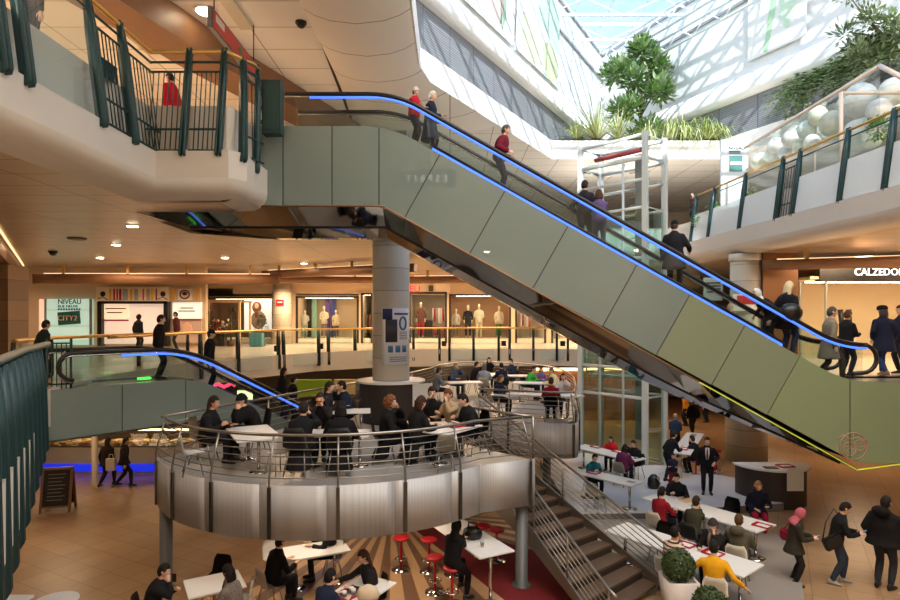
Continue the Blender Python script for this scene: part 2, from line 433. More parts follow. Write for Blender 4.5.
def person(who, label, X, Y, Z, head, pose='stand', s=1.0, lean=4, hp=5, hy=0, la='down', ra='down', top='coat', tc=(30,30,34), hem=0, bot=(34,36,44),
           shoe=(26,24,24), hair='short', hc=(36,28,24), sk='light', seat=.46, table=.74, wide=1.0, legs=None, group=None, tuck=0, fat=1.0, stripe=None):
    """head = heading in degrees (0 right, 90 away, 270 towards the camera)"""
    root = thing('person', label, 'person', (X, Y, Z), math.radians(head-90), group, s)
    sit = pose == 'sit'
    P = {}
    th, ca, ua, fa = .43, .42, .29, .26
    pz = (seat+.10) if sit else (.91 if pose != 'walk' else .89)
    py = 0 if sit else -.0
    L = math.radians(lean)
    def dirv(a): return V((0, math.sin(a), math.cos(a)))
    a1, a2 = L*.75, L*1.25
    p0 = V((0, py, pz)); p1 = p0+dirv(a1)*.26; p2 = p1+dirv(a2)*.25
    an = L*.55+math.radians(hp)*.3; p3 = p2+dirv(an)*.075
    hpit = math.radians(hp)+L*.35
    hc0 = p3+dirv(hpit*.6)*.085+V((0, .018, 0))
    Hm = Matrix.Translation(hc0) @ Matrix.Rotation(math.radians(hy), 4, 'Z') @ Matrix.Rotation(-hpit, 4, 'X')
    P.update(sh=(p2+dirv(a2)*-.055).z, cy=p2.y, pz=pz, hy=hc0.y, hz=hc0.z, tz=table)
    shs = .168*wide
    def ring(c, a, rx, ry, n=16):
        f = V((0, math.cos(a), -math.sin(a)))
        return [c+V((rx*math.cos(t), 0, 0))+f*(ry*math.sin(t)) for t in [2*PI*k/n for k in range(n)]]
    def spine(t):
        return (p0+(p1-p0)*(t*2), a1) if t < .5 else (p1+(p2-p1)*(t*2-1), a2)
    TOR = ((-.14, .12, .085), (0, .165, .115), (.28, .150, .108), (.5, .158, .115), (.72, .170, .115), (.86, .140, .095), (.94, .098, .078), (1.0, .068, .062))
    def torso(m, g, w=1.0, t0=-.2):
        rs = []
        for t, rx, ry in TOR:
            if t < t0: continue
            c, a = spine(max(0, t)); c = c+dirv(0)*(min(0, t)*.5)
            rs.append(ring(c, a, rx*w*wide*(fat if t < .6 else 1)+g, ry*w*(fat if t < .6 else 1)+g))
        m.loft(rs)
    # limbs
    wr = {}; el = {}; sh = {}; hk = {}
    for sd, arm in ((-1, la), (1, ra)):
        c, a = spine(.82); sh[sd] = c+V((sd*shs, 0, 0))
        if isinstance(arm, str): tg, k = ARMS[arm](sd, P)
        else: tg, k = arm
        pole = (sd*.45, -.45, -.6) if arm not in ('out',) else (sd*.2, -.9, -.1)
        el[sd], wr[sd] = ik(sh[sd], V(tg), ua, fa, pole); hk[sd] = k
    kn = {}; fo = {}; hj = {}
    for sd in (-1, 1):
        hj[sd] = p0+V((sd*.092, 0, -.02))
        if sit:
            ft = V((sd*.10, .40-tuck*(1 if sd > 0 else .8), .085)) if not legs else V(legs[0 if sd < 0 else 1])
            pole = (sd*.05, 1, .5)
        elif pose == 'walk':
            ft = V((sd*.09, .24*sd*(1), .085 if sd > 0 else .12)); pole = (sd*.02, 1, .1)
        else:
            ft = V((sd*.10, .02*sd, .085)); pole = (sd*.06, 1, .1)
        if legs and not sit: ft = V(legs[0 if sd < 0 else 1])
        kn[sd], fo[sd] = ik(hj[sd], ft, th, ca, pole)
    def arm(m, sd, g, end=1.0):
        e = el[sd]+(wr[sd]-el[sd])*end
        m.tube([sh[sd]+V((-sd*.05, 0, -.0)), sh[sd], sh[sd].lerp(el[sd], .5), el[sd], el[sd].lerp(e, .35), e], [.05+g, .055+g, .046+g, .039+g, .041+g, .028+g], 10)
    def leg(m, sd, g, end=1.0):
        e = kn[sd]+(fo[sd]-kn[sd])*end
        m.tube([hj[sd]+V((-sd*.01, 0, .04)), hj[sd], hj[sd].lerp(kn[sd], .45), kn[sd], kn[sd].lerp(e, .35), e], [.085+g, .088+g, .073+g, .054+g, .055+g, .036+g], 10)
    # body
    m = MB(); torso(m, -.004)
    m.tube([p2-dirv(a2)*.06, p2, p3, hc0-V((0, .01, .05))], [.075, .060, .054, .052], 12)
    for sd in (-1, 1): arm(m, sd, 0); leg(m, sd, 0)
    body = remesh(m, .021, 2, 'body')
    bm = bmesh.new(); bm.from_mesh(body)
    def add(src, M, flip=False):
        t = src.copy(); t.transform(M)
        if flip: t.flip_normals()
        bm.from_mesh(t); bpy.data.meshes.remove(t)
    add(HEAD, Hm)
    for sd in (-1, 1):
        y = (wr[sd]-el[sd]).normalized()
        z0 = V((0, 0, 1)) if abs(y.z) < .75 else V((sd, .25, 0))
        if hk[sd] == 'grip' and abs(y.z) < .75: z0 = V((sd*.8, 0, .5))
        x = y.cross(z0).normalized(); z = x.cross(y)
        M = Matrix((x, y, z)).transposed().to_4x4(); M.translation = wr[sd]
        # the template is a right hand with its thumb on -x; mirror it for the left
        if sd < 0: M = M @ Matrix.Diagonal((-1, 1, 1, 1))
        add(HANDS[hk[sd]], M, sd < 0)
    bm.to_mesh(body); bm.free(); smooth(body)
    link('body', body, [skin(sk), EYEW, lips(sk), IRIS], root)
    # top garment
    g = {'coat': .030, 'jacket': .024, 'puffer': .045, 'sweater': .016, 'shirt': .012}[top]
    m = MB(); torso(m, g, 1.02)
    for sd in (-1, 1): arm(m, sd, g*.75, .97)
    m.tube([p2-dirv(a2)*.05, p2+dirv(an)*.012, p2+dirv(an)*(.045 if top in ('coat', 'puffer', 'jacket') else .02)], [.10+g*.3, .078+g*.3, .066+g*.2], 12)
    if sit:
        for sd in (-1, 1):
            q = hj[sd].lerp(kn[sd], .12 if hem == 0 else min(.75, hem)); m.tube([hj[sd], q], [.095+g, .082+g], 10)
        if hem > .8:   # a long coat hanging down behind the seat
            m.loft([ring(p0+V((0, -.03-.02*k, -.06-k*(pz-.16)/4)), 0, .19+.012*k, .115+.012*k) for k in range(5)])
    else:
        hz = max(.0, hem)
        if hz:
            N = 5
            m.loft([ring(p0+V((0, .0, .02-k*hz/N)), 0, .172*wide*fat+g+.012*k, .122*fat+g+.016*k) for k in range(N+1)])
    tm = [fabric(tc)]
    gm = remesh(m, .026, 3, top)
    if stripe: tm = [stripe]
    link(top, gm, tm, root)
    # trousers
    m = MB(); c, a = spine(0)
    m.loft([ring(p0+V((0, 0, -.07)), 0, .125*wide, .095), ring(p0, 0, .172*wide*fat, .124*fat), ring(spine(.06)[0], a1, .155*wide*fat, .11*fat)])
    for sd in (-1, 1): leg(m, sd, .016, .97)
    link('trousers', remesh(m, .026, 2, 'trousers'), fabric(bot), root)
    for sd in (-1, 1):
        so = link('shoe', SHOE.copy(), mat('leather_%02x%02x%02x' % tuple(shoe), shoe, .45), root)
        so.location = fo[sd]-V((0, 0, .0)); so.rotation_euler = (0, 0, -sd*.15)
    if hair:
        nm = HATS.get(hair, 'hair'); hm = HAIR[hair].copy(); hm.transform(Hm)
        link(nm, hm, (fabric(hc) if hair in HATS else mat('hair_%02x%02x%02x' % tuple(hc), hc, .55, var=.3, vscale=60, bump=.6, bscale=90, spec=.2)), root)
        if hair in ('beanie', 'cap', 'furhat'):
            h2 = HAIR['mid' if hair == 'furhat' else 'fringe'].copy(); h2.transform(Hm)
            link('hair', h2, mat('hair_3a2c26', (58,44,38), .55, var=.3, vscale=60, bump=.6, bscale=90), root)
    info = dict(root=root, who=who, X=X, Y=Y, Z=Z, head=head, s=s, sit=sit, seat=seat, wr=wr, Hm=Hm, pz=pz)
    info['W'] = Matrix.Translation((X, Y, Z)) @ Matrix.Rotation(math.radians(head-90), 4, 'Z') @ Matrix.Scale(s, 4)
    PEOPLE.append(info); return info
def neckscarf(info, rgb, name='scarf'):
    m = MB(); c = info['Hm'].translation+V((0, -.03, -.15))
    m.tube([c+V((.085*math.cos(a), .085*math.sin(a), .012*math.sin(2*a))) for a in [2*PI*k/16 for k in range(16)]], .032, 8, loop=True)
    m.tube([c+V((.03, .09, -.01)), c+V((.04, .12, -.10)), c+V((.045, .125, -.24))], [.03, .034, .036], 8)
    link(name, smooth(m.mesh(name)), fabric(rgb), info['root'])
# ------------------------------------------------------------------ the building
FLOOR_T = grid_mat('stone_floor_tiles', (172,138,102), (112,88,66), .6, .6, rough=.30, var=.10, jw=.006, coat=0, rot=.5)
FLOOR_U = grid_mat('upper_floor_tiles', (204,190,172), (156,142,124), .6, .6, rough=.3, var=.06, jw=.006, coat=.3)
CEIL_M = grid_mat('metal_ceiling_panels', (190,172,150), (104,90,76), 2.4, .9, rough=.38, var=.05, jw=.014, metal=.45)
CEIL_W = grid_mat('white_ceiling_panels', (232,228,222), (150,140,130), 1.8, 1.35, rough=.6, var=.03, jw=.018)
FASCIA = mat('fascia_plaster', (202,196,188), .6, var=.03, vscale=2)
UPWALL = mat('upper_wall_white', (236,236,234), .6, var=.02, vscale=1)
LOUVRE = grid_mat('grey_louvre', (138,140,146), (84,86,92), .9, .09, rough=.5, var=.08, jw=.012, plane='XZ')
LOUVRE_R = LOUVRE
Z1, Z2, Z3, ZR = 3.95, 9.70, 15.2, 22.3

# ground floor
m = MB(); m.box((1, 17, -.1), (64, 56, .2)); struct('floor', m, FLOOR_T)
# first gallery slab
E1 = [(-1.2, -8), (-1.2, .2), (-4.05, 5.4), (-5.5, 7.94), (-8.5, 12.7), (-9.0, 16), (-8.6, 19.5), (-7.5, 22.5), (-5.8, 25.5), (-3, 27.6), (1, 28.3), (5, 28.3), (8, 27), (9.6, 24), (9.0, 19.3), (8.9, 15.3), (10.2, 15.2), (10.2, 13.65), (32, 13.65)]
m = MB(); m.prism(E1+[(32, 45), (-30, 45), (-30, -8)], 3.15, Z1, 0, 1, 2); struct('floor', m, [FLOOR_U, CEIL_M, FASCIA])
# second gallery slab: upper kerb, then the rounded fascia below it
E2 = [(-5.75, -8), (-5.75, 11.72), (-4.33, 11.72), (-4.08, 12.05), (-4.08, 13.38), (-3.95, 15.1), (-2, 17), (1.5, 20), (4, 24), (6, 28.5), (10.2, 28.5), (10.5, 26.3), (10.85, 20), (11.15, 14), (12.0, -8)]
E2o = [(32, -8), (32, 45), (-30, 45), (-30, -8)]
m = MB(); m.prism(offset_path(E2, -.0) if 0 else offset_path(E2, .28)+E2o, 8.6, Z2, 0, 2, 1)
m.prism(E2+E2o, 8.2, 8.75, 1, 2, 1); m.prism(offset_path(E2, .14)+E2o, 8.0, 8.2, 1, 2, 1)
prof = [(0, 8.2), (.02, 8.1), (.07, 8.0), (.17, 7.92), (.34, 7.87), (.7, 7.85)]
m.strip([[(x, y, z) for x, y in offset_path(E2, d)] for d, z in prof], mi=1)
m.prism(offset_path(E2, .69)+E2o, 7.85, 8.02, 2, 2, 2)
struct('floor', m, [FLOOR_U, FASCIA, CEIL_M])
# third gallery: soffit slab, white band, louvre, rounded moulding, upper wall
E3 = [(-.95, -8), (-.95, 19.5), (5.05, 29.8), (13.4, 29.8), (17.7, 20), (25, 3.5), (27, -8)]
E3u = [(-.95, -8), (-.95, 19.5), (9.8, 38), (13.4, 29.8), (17.7, 20), (25, 3.5), (27, -8)]
E3o = [(32, -8), (32, 45), (-30, 45), (-30, -8)]
m = MB(); m.prism(E3+E3o, 13.3, 14.22, 1, 0, 1); struct('ceiling', m, [CEIL_W, UPWALL])
m = MB(); m.wall(offset_path(E3u, .22), 14.2, 15.95); struct('wall_louvre', m, LOUVRE)
m = MB(); prof = [(.5, 15.9), (.05, 15.92), (-.06, 16.0), (-.10, 16.3), (-.04, 16.7), (.12, 17.0), (.45, 17.1)]
m.strip([[(x, y, z) for x, y in offset_path(E3u, d)] for d, z in prof]); struct('trim_1', m, UPWALL)
m = MB(); m.wall(offset_path(E3u, .35), 17.0, ZR+.3)
struct('wall_upper', m, UPWALL)
m = MB()
for z in (20.65, ZR-.05):
    m.strip([[(x, y, z+a) for x, y in offset_path(E3u[1:], d)] for d, a in ((.34, -.07), (.26, -.07), (.26, .07), (.34, .07))], smooth=False)
struct('trim_2', m, mat('grey_trim', (150,150,150), .5))
# curved white lining that the corner of the upper gallery turns with
m = MB()
# outer walls
WALLB = mat('warm_wall', (200,184,162), .6, var=.05, vscale=1)
WALLG = mat('back_wall_low', (120,92,68), .6, var=.2, vscale=.8)
m = MB(); m.box((1, 45.1, 11.2), (64, .2, 22.6)); struct('wall_back', m, WALLB)
m = MB(); m.box((-30.1, 18.5, 11.2), (.2, 54, 22.6)); struct('wall_left', m, WALLB)
m = MB(); m.box((32.1, 18.5, 11.2), (.2, 54, 22.6)); struct('wall_right', m, WALLB)
m = MB(); m.box((1, -8.1, 11.2), (64, .2, 22.6)); struct('wall_front', m, WALLB)
# roof: a solid unseen part over the viewer, added to stop low sun, glass over the atrium
m = MB(); m.box((13, 0, ZR+.5), (30, 17, .2)); m.box((-16, 18, ZR+.5), (31, 56, .2)); struct('ceiling', m, UPWALL)
roof_glass = glass('roof_glass', (240,248,252), .06)
m = MB(); m.quad((-1.2, 8, ZR+.42), (32, 8, ZR+.42), (32, 45, ZR+.42), (-1.2, 45, ZR+.42)); struct('window_1', m, roof_glass)
ROOFW = mat('roof_steel_white', (232,234,236), .45)
k = 0
for i in range(13):
    y = 9+i*2.9
    m = MB(); 
    for dz in (0, -.9): m.box((15.5, y, ZR+.25+dz), (33, .12, .14))
    n = 16
    for j in range(n):
        x0 = -1+j*33/n; x1 = x0+33/n
        m.tube([(x0, y, ZR+.25-(.9 if j % 2 else 0)), (x1, y, ZR+.25-(0 if j % 2 else .9))], .035, 6)
    struct('trim_3', m, ROOFW)
m = MB()
for i in range(18): m.box((-.6+i*1.9, 26, ZR+.34), (.07, 37, .12))
struct('trim_4', m, ROOFW)
# the lattice girder that runs along the head of the right upper wall
def lattice(a, b, h, name):
    a, b = V(a), V(b); m = MB(); n = int((b-a).length/.9)
    for dz in (0, h): m.tube([a+V((0, 0, dz)), b+V((0, 0, dz))], .07, 6)
    for j in range(n):
        p, q = a.lerp(b, j/n), a.lerp(b, (j+1)/n)
        m.tube([p+V((0, 0, h if j % 2 else 0)), q+V((0, 0, 0 if j % 2 else h))], .035, 6)
    return single(name, m, ROOFW, '', 'girder')
g = lattice((9.3, 37.2, 20.9), (19.3, 14.2, 20.9), .9, 'roof_girder'); g['label'] = 'upper white lattice girder under the glass roof, above the sunlit right wall'
g = lattice((9.3, 37.0, 19.6), (19.2, 14.2, 19.6), .7, 'roof_girder'); g['label'] = 'lower white lattice girder against the sunlit right wall, above the tree'

# ------------------------------------------------------------------ stone columns
STONE = grid_mat('column_stone', (186,176,160), (140,130,116), 3.2, .62, rough=.5, var=.16, jw=.012, plane='XZ')
STONE_B = grid_mat('column_brown_stone', (128,98,70), (84,64,46), 1.2, .7, rough=.4, var=.2, jw=.012, plane='XZ')
def column(X, Y, z0, z1, r, label, base=None):
    root = thing('column', label, 'column', (X, Y, z0))
    m = MB(); m.lathe((X, Y, 0), [(r, z0), (r, z1)], 40); part('shaft', m, STONE, root)
    if base:
        m = MB(); m.lathe((X, Y, 0), [(base[0], z0), (base[0], base[1]), (r, base[1])], 40); part('base_drum', m, STONE, root)
    m = MB(); m.lathe((X, Y, 0), [(r+.03, z1-.28), (r+.05, z1-.24), (r+.05, z1-.0), (r, z1)], 40); part('capital', m, FASCIA, root)
    return root
CC = (-1.66, 16.9)
column(CC[0], CC[1], 0, 7.86, .52, 'pale banded stone column with an information poster, rising through the round cafe deck')
column(11.3, 22.9, 0, 7.86, .56, 'pale stone column under the right gallery, behind the descending escalator', (.74, 3.15))
column(-9.3, 33.2, 3.95, 7.86, .53, 'brown stone column between the far shop windows, with a small red notice')
m = MB(); m.box((-16.2, 21, 5.6), (2.2, 1.0, 3.3)); single('pillar', m, STONE_B, 'square brown stone pillar at the left edge of the upper floor', 'pillar')
# poster wrapped on the middle column
def wrap(c, r, a0, a1, z0, z1, mi=0, m=None, n=10):
    m = m or MB()
    pts = [(c[0]+r*math.cos(a0+(a1-a0)*k/n), c[1]+r*math.sin(a0+(a1-a0)*k/n)) for k in range(n+1)]
    inn = [(c[0]+(r-.012)*math.cos(a0+(a1-a0)*k/n), c[1]+(r-.012)*math.sin(a0+(a1-a0)*k/n)) for k in range(n+1)]
    m.loft([[V((*p, z0)), V((*q, z0)), V((*q, z1)), V((*p, z1))] for p, q in zip(pts, inn)]); 
    return m
root = thing('poster', 'white information poster with a dark panel, wrapped round the middle column', 'poster', (CC[0]+.2, CC[1]-.55, 4.2))
A0, A1 = -1.95, -.35
def wpart(nm, u0, u1, v0, v1, m_, rr=.545):
    zz = lambda v: 4.16+(5.72-4.16)*v
    part(nm, wrap(CC, rr, A0+(A1-A0)*u0, A0+(A1-A0)*u1, zz(v0), zz(v1)), m_, root)
wpart('sheet', 0, 1, 0, 1, mat('poster_white', (226,226,230), .5), .537)
wpart('navy_corner', .02, .34, .80, .99, mat('poster_navy', (40,44,92), .5))
wpart('dark_panel', .12, .50, .40, .80, mat('poster_black', (46,46,56), .5))
for k in range(5): wpart('text_line', .58, .9, .45+.03*k, .462+.03*k, mat('poster_grey', (120,120,140), .5))
for k in range(3): wpart('pictogram', .2+.24*k, .36+.24*k, .22, .34, mat('poster_blue', (60,110,150), .5))
for k in range(3): wpart('text_line', .25, .85, .06+.035*k, .074+.035*k, mat('poster_grey', (120,120,140), .5))
wpart('heading', .40, .95, .88, .915, mat('poster_purple', (110,60,120), .5))
m = MB()
pts = []
for k in range(24):
    a = 2*PI*k/24; u = A0+(A1-A0)*.70+.19*math.cos(a); z = 5.30+.17*math.sin(a)
    pts.append((CC[0]+.548*math.cos(u), CC[1]+.548*math.sin(u), z))
m.tube(pts, .028, 6, loop=True); part('blue_ring', m, mat('poster_blue', (60,110,150), .5), root)

# ------------------------------------------------------------------ first-floor ceiling fittings
WOOD = mat('wood_beam', (128,90,62), .45, var=.15, vscale=3)
GLOW = emit('warm_light_strip', (255,214,160), 1.6)
SPOTL = emit('downlight_lens', (255,236,200), 25)
def floatbeam(a, b, w, h, label, glow=True):
    a, b = V(a), V(b); d = (b-a).normalized(); n = V((-d.y, d.x, 0)); root = thing('light_beam', label, 'ceiling beam', a)
    m = MB(); N = 14; rows = []
    for i in range(N+1):
        t = i/N; ww = w*(.25+.75*math.sin(PI*min(1, max(0, t*.94+.03)))**.5); p = a.lerp(b, t)
        rows.append([p+n*ww*.5+V((0, 0, h)), p-n*ww*.5+V((0, 0, h)), p-n*ww*.5*.8, p+n*ww*.5*.8])
    m.loft(rows); part('timber_body', m, WOOD, root)
    if glow:
        m = MB(); m.tube([a.lerp(b, .04)+V((0, 0, h+.025)), a.lerp(b, .96)+V((0, 0, h+.025))], .022, 6); part('light_tube', m, GLOW, root)
    m = MB()
    for t in (.12, .38, .62, .88):
        p = a.lerp(b, t); m.box(p+V((0, 0, h+.2)), (.12, .12, .42))
    part('hanger', m, mat('hanger_gold', (220,180,110), .4), root)
    return root
floatbeam((-19.0, 27.4, 6.98), (-7.9, 27.8, 6.98), .5, .44, 'long wooden light beam under the ceiling over the left shop fronts')
floatbeam((-8.9, 28.6, 7.30), (-1.4, 24.5, 7.30), .55, .34, 'slanting wooden light beam left of the middle column')
floatbeam((-10.5, 30.5, 7.2), (-1.5, 31.5, 7.2), .45, .34, 'thin wooden light beam over the shop window of three mannequins')
floatbeam((-2.2, 31.0, 7.2), (6.5, 30.0, 7.2), .5, .34, 'wooden light beam under the ceiling right of the middle column')
floatbeam((11.2, 21.5, 7.15), (21, 16.0, 7.0), .6, .34, 'wooden light beam nearest the railing, over the black shop sign')
floatbeam((13.2, 25.0, 7.25), (23, 22.5, 7.2), .5, .34, 'wooden light beam just above the black shop sign')
# slanting light trough along the left wall
root = thing('light_trough', 'lit ceiling trough slanting away along the left edge', 'light trough', (-15.8, 21.0, 7.3))
m = MB(); m.box((-15.9, 20.9, 7.58), (.9, 15.5, .5), rz=.58); part('trough_body', m, WOOD, root); m = MB(); m.box((-15.42, 21.2, 7.8), (.05, 15.2, .03), rz=.58); part('light_tube', m, GLOW, root)
def downlight(p, label, r=.13):
    root = thing('downlight', label, 'ceiling light', p, 0, 'downlights in the first-floor ceiling')
    m = MB(); m.lathe(p, [(r+.03, 0), (r+.03, -.03), (r, -.03)], 16); part('rim', m, WHITE, root)
    m = MB(); m.lathe(p, [(r, -.032), (r, -.045)], 16); part('lens', m, SPOTL, root)
for x, y, lb in ((116, 244, 'bright downlight in the metal ceiling beside the two dark domes'), (92, 285, 'small downlight over the mint green sign'), (304, 263, 'small downlight in the ceiling left of the middle column'), (330, 232, 'bright downlight in the ceiling under the mirrored escalator belly')):
    downlight(onz(x, y, 7.85), lb)
def dome(p, r, lb):
    root = thing('security_camera', lb, 'camera', p)
    m = MB(); m.lathe(p, [(r+.03, 0), (r+.03, -.05), (r, -.05)], 16); part('mount', m, DARK, root)
    m = MB(); m.lathe(p, [(r, -.05), (r*.95, -.05-r*.4), (r*.6, -.05-r*.8), (.01, -.05-r)], 16); part('dome_cover', m, RUBBER, root, sm=True)
dome(onz(53, 251, 7.85), .13, 'black dome camera under the metal ceiling at upper left')
m = MB(); m.lathe(onz(77, 238, 7.85), [(.26, 0), (.26, -.04), (.2, -.06)], 20); single('loudspeaker', m, mat('grille_grey', (110,106,100), .6), 'round grey ceiling loudspeaker beside the black dome camera', 'loudspeaker')
dome(onz(301, 22, 13.3), .12, 'black dome camera under the white ceiling above the escalator top')

for x, y, lb in ((-8.2, 15.5, 'downlight above the left end of the round deck'), (-12.5, 16, 'downlight above the chalkboard side of the hall'), (-14, 24, 'downlight in front of the long beam at left'), (-9, 24, 'downlight over the curve of the far railing')): downlight((x, y, 7.85), lb)
# ------------------------------------------------------------------ second-floor ceiling on the left
def downlight2(x, y, lb):
    p = onz(x, y, 13.3); root = thing('downlight', lb, 'ceiling light', p)
    m = MB(); m.lathe(p, [(.3, 0), (.3, -.04), (.24, -.04)], 20); part('rim', m, WHITE, root)
    m = MB(); m.lathe(p, [(.24, -.042), (.24, -.055)], 20); part('lens', m, SPOTL, root)
downlight2(206, 10, 'large round downlight beside the hanging red sign')
m = MB(); p = onz(237, 12, 13.3); m.box(p-V((0, 0, .05)), (.35, 1.5, .1)); single('air_vent', m, BEIGE, 'slim beige air grille in the white ceiling right of the red sign', 'air vent')
# curved timber bulkhead
m = MB()
bl = [(-8.6, 5.0), (-8.2, 9), (-7.4, 13), (-6.3, 17), (-4.9, 21), (-3.4, 25)]
m.prism(bl+[(x-1.2, y) for x, y in bl[::-1]], 12.5, 13.29); single('ceiling_bulkhead', m, WOOD, 'curved brown timber bulkhead under the upper-left ceiling', 'bulkhead')
# narrow dark slot between the tiled ceiling and the curved lining
m = MB(); a, b = onz(306, 0, 13.3), onz(351, 118, 13.3); m.box((a+b)/2-V((0, 0, .015)), (.09, (b-a).length, .03), rz=math.atan2(b.y-a.y, b.x-a.x)-PI/2); struct('trim_5', m, RUBBER)
# smooth curved lining near the atrium edge
LINING = grid_mat('curved_lining', (232,228,222), (140,134,126), 40, 1.9, rough=.55, var=.02, jw=.02)
m = MB(); rows = []
rgt = lambda y: -1.0 if y < 19.4 else -1.0+.583*(y-19.4)
for t, z in ((0, 13.29), (.1, 13.12), (.25, 12.98), (.5, 12.90), (.75, 12.98), (.9, 13.12), (1, 13.29)):
    rows.append([(-3.72+(rgt(-4+q*1.5)+3.72)*t, -4+q*1.5, z) for q in range(20)])
m.strip(rows); struct('trim_6', m, LINING)
# hanging red sign
root = thing('hanging_sign', 'red double-sided sign hanging from the upper-left ceiling', 'sign', (-5.27, 14.7, 11.85))
m = MB(); m.box((-5.27, 14.75, 12.07), (.10, 3.2, .46)); part('sign_frame', m, mat('sign_grey', (110,110,114), .4, metal=.5), root)
SR = mat('sign_red', (196,48,52), .4)
for s in (-1, 1):
    m = MB(); m.box((-5.27+s*.055, 14.75, 12.07), (.012, 3.08, .36)); part('red_face', m, SR, root)
    m = MB(); m.box((-5.27+s*.064, 13.6, 12.13), (.008, .5, .16)); part('white_mark', m, WHITE, root)
    m = MB(); m.lathe((0, 0, 0), [(.12, -.004), (.12, .004)], 20); me = m.mesh('green_mark'); me.transform(Matrix.Translation((-5.27+s*.064, 14.9, 12.07)) @ Matrix.Rotation(PI/2, 4, 'Y')); part('green_mark', me, mat('sign_green', (40,110,70), .4), root)
for y in (13.4, 16.1):
    m = MB(); m.tube([(-5.27, y, 12.3), (-5.27, y, 13.3)], .015, 6); part('hanger_rod', m, DARK, root)
# ------------------------------------------------------------------ main escalator (crosses the atrium, parallel to the view)
GREEN = mat('green_back_painted_glass', (117,131,127), .012, spec=.8, var=.02, vscale=.6)
GREEN_GLOW_M = mat('green_glass_half_limelit', (128,139,116), .08, var=.02, vscale=.6, spec=.6, coat=.6)  # limer steps: glow of the edge light painted into the glass colour
GREEN_GLOW_L = mat('green_glass_limelit', (132,147,114), .09, var=.02, vscale=.6, spec=.6, coat=.6)
MIRROR = mat('polished_steel_mirror', (176,170,162), .05, metal=1)
CHROME = mat('chrome', (200,198,196), .15, metal=1)
LED = emit('blue_led', (70,120,255), 1.5)
EG = glass('balustrade_glass', (238,246,246), .10)
YELLOW = emit('yellow_green_edge_light', (200,222,70), .4)
def esc_profile(x0, x1, y0, y1, xa, ya, xb, yb, r=28, n=7):
    """pixel polyline: level, rounded knee, incline, rounded foot, level"""
    pts = [(x0, y0)]
    m = (yb-ya)/(xb-xa)
    k0 = xa+(y0-ya)/m; k1 = xa+(y1-ya)/m
    for kx, ky, s in ((k0, y0, 0), (k1, y1, 1)):
        for i in range(n+1):
            t = i/n
            a = (kx-r, ky) if s == 0 else (kx-r*.87, ky-r*.87*m)
            b = (kx, ky); c = (kx+r*.87, ky+r*.87*m) if s == 0 else (kx+r, ky)
            pts.append(((1-t)**2*a[0]+2*t*(1-t)*b[0]+t*t*c[0], (1-t)**2*a[1]+2*t*(1-t)*b[1]+t*t*c[1]))
    pts.append((x1, y1)); return pts
YN, YFAR = 13.4, 14.95
PP = F/YN
def w(x, y): return ((x-HX)/PP, EYE-(y-HY)/PP)
RAIL = [w(*p) for p in esc_profile(283, 868, 91, 345, 413, 101, 800, 320)]
PTOP = [w(*p) for p in esc_profile(238, 960, 126, 382, 420, 143, 830, 373)]
PBOT = [w(*p) for p in esc_profile(113, 960, 206, 463, 500, 271, 740, 400, r=10)]
esc = thing('escalator', 'long green glass escalator crossing the atrium from upper left to lower right', 'escalator', (0, 14.2, 7))
def prof_z(P, x):
    for (a, b), (c, d) in zip(P[:-1], P[1:]):
        if a <= x <= c: return b+(d-b)*(x-a)/max(1e-6, c-a)
    return P[0][1] if x < P[0][0] else P[-1][1]
# side panels with seams square to the incline
SL = .555
def seam(xt):
    zt = prof_z(PTOP, xt); x, z = xt, zt
    inc = w(430, 0)[0] < xt < w(835, 0)[0]
    for k in range(200):
        if z <= prof_z(PBOT, x): break
        x -= .02*(SL if inc else 0); z -= .02
    return (xt, zt), (x, prof_z(PBOT, x))
def side_panels(Y0, Y1):
    xs = [PTOP[0][0]]+[w(p, 0)[0] for p in (283, 332, 379, 440, 505, 568, 637, 690, 745, 800, 850, 905)]+[PTOP[-1][0]]
    ss = [seam(x) for x in xs]
    ss[0] = ((PTOP[0][0], PTOP[0][1]), (w(113, 0)[0], w(0, 206)[1]))
    for i in range(len(xs)-1):
        (a, b), (c, d) = ss[i], ss[i+1]
        g = .012
        top = [(a[0]+g, a[1])]+[p for p in PTOP if a[0]+.05 < p[0] < c[0]-.05]+[(c[0]-g, c[1])]
        bot = [(d[0]-g, d[1])]+[p for p in PBOT[::-1] if b[0]+.05 < p[0] < d[0]-.05]+[(b[0]+g, b[1])]
        m = MB(); m.extrude([(x, Y0, z) for x, z in top+bot], (0, Y1-Y0, 0))
        part('side_panel', m, (GREEN_GLOW_L if i >= 10 else GREEN_GLOW_M if i >= 8 else GREEN) if Y0 < 14 else GREEN, esc)
side_panels(YN, YN+.03); side_panels(YFAR-.03, YFAR)
# dark backing behind the seams
m = MB(); m.extrude([(x, YN+.035, z-.01) for x, z in PTOP]+[(x, YN+.035, z+.02) for x, z in PBOT[::-1]], (0, .05, 0)); part('truss_casing', m, RUBBER, esc)
m = MB(); m.extrude([(x, YFAR-.09, z-.01) for x, z in PTOP]+[(x, YFAR-.09, z+.02) for x, z in PBOT[::-1]], (0, .05, 0)); part('truss_casing', m, RUBBER, esc)
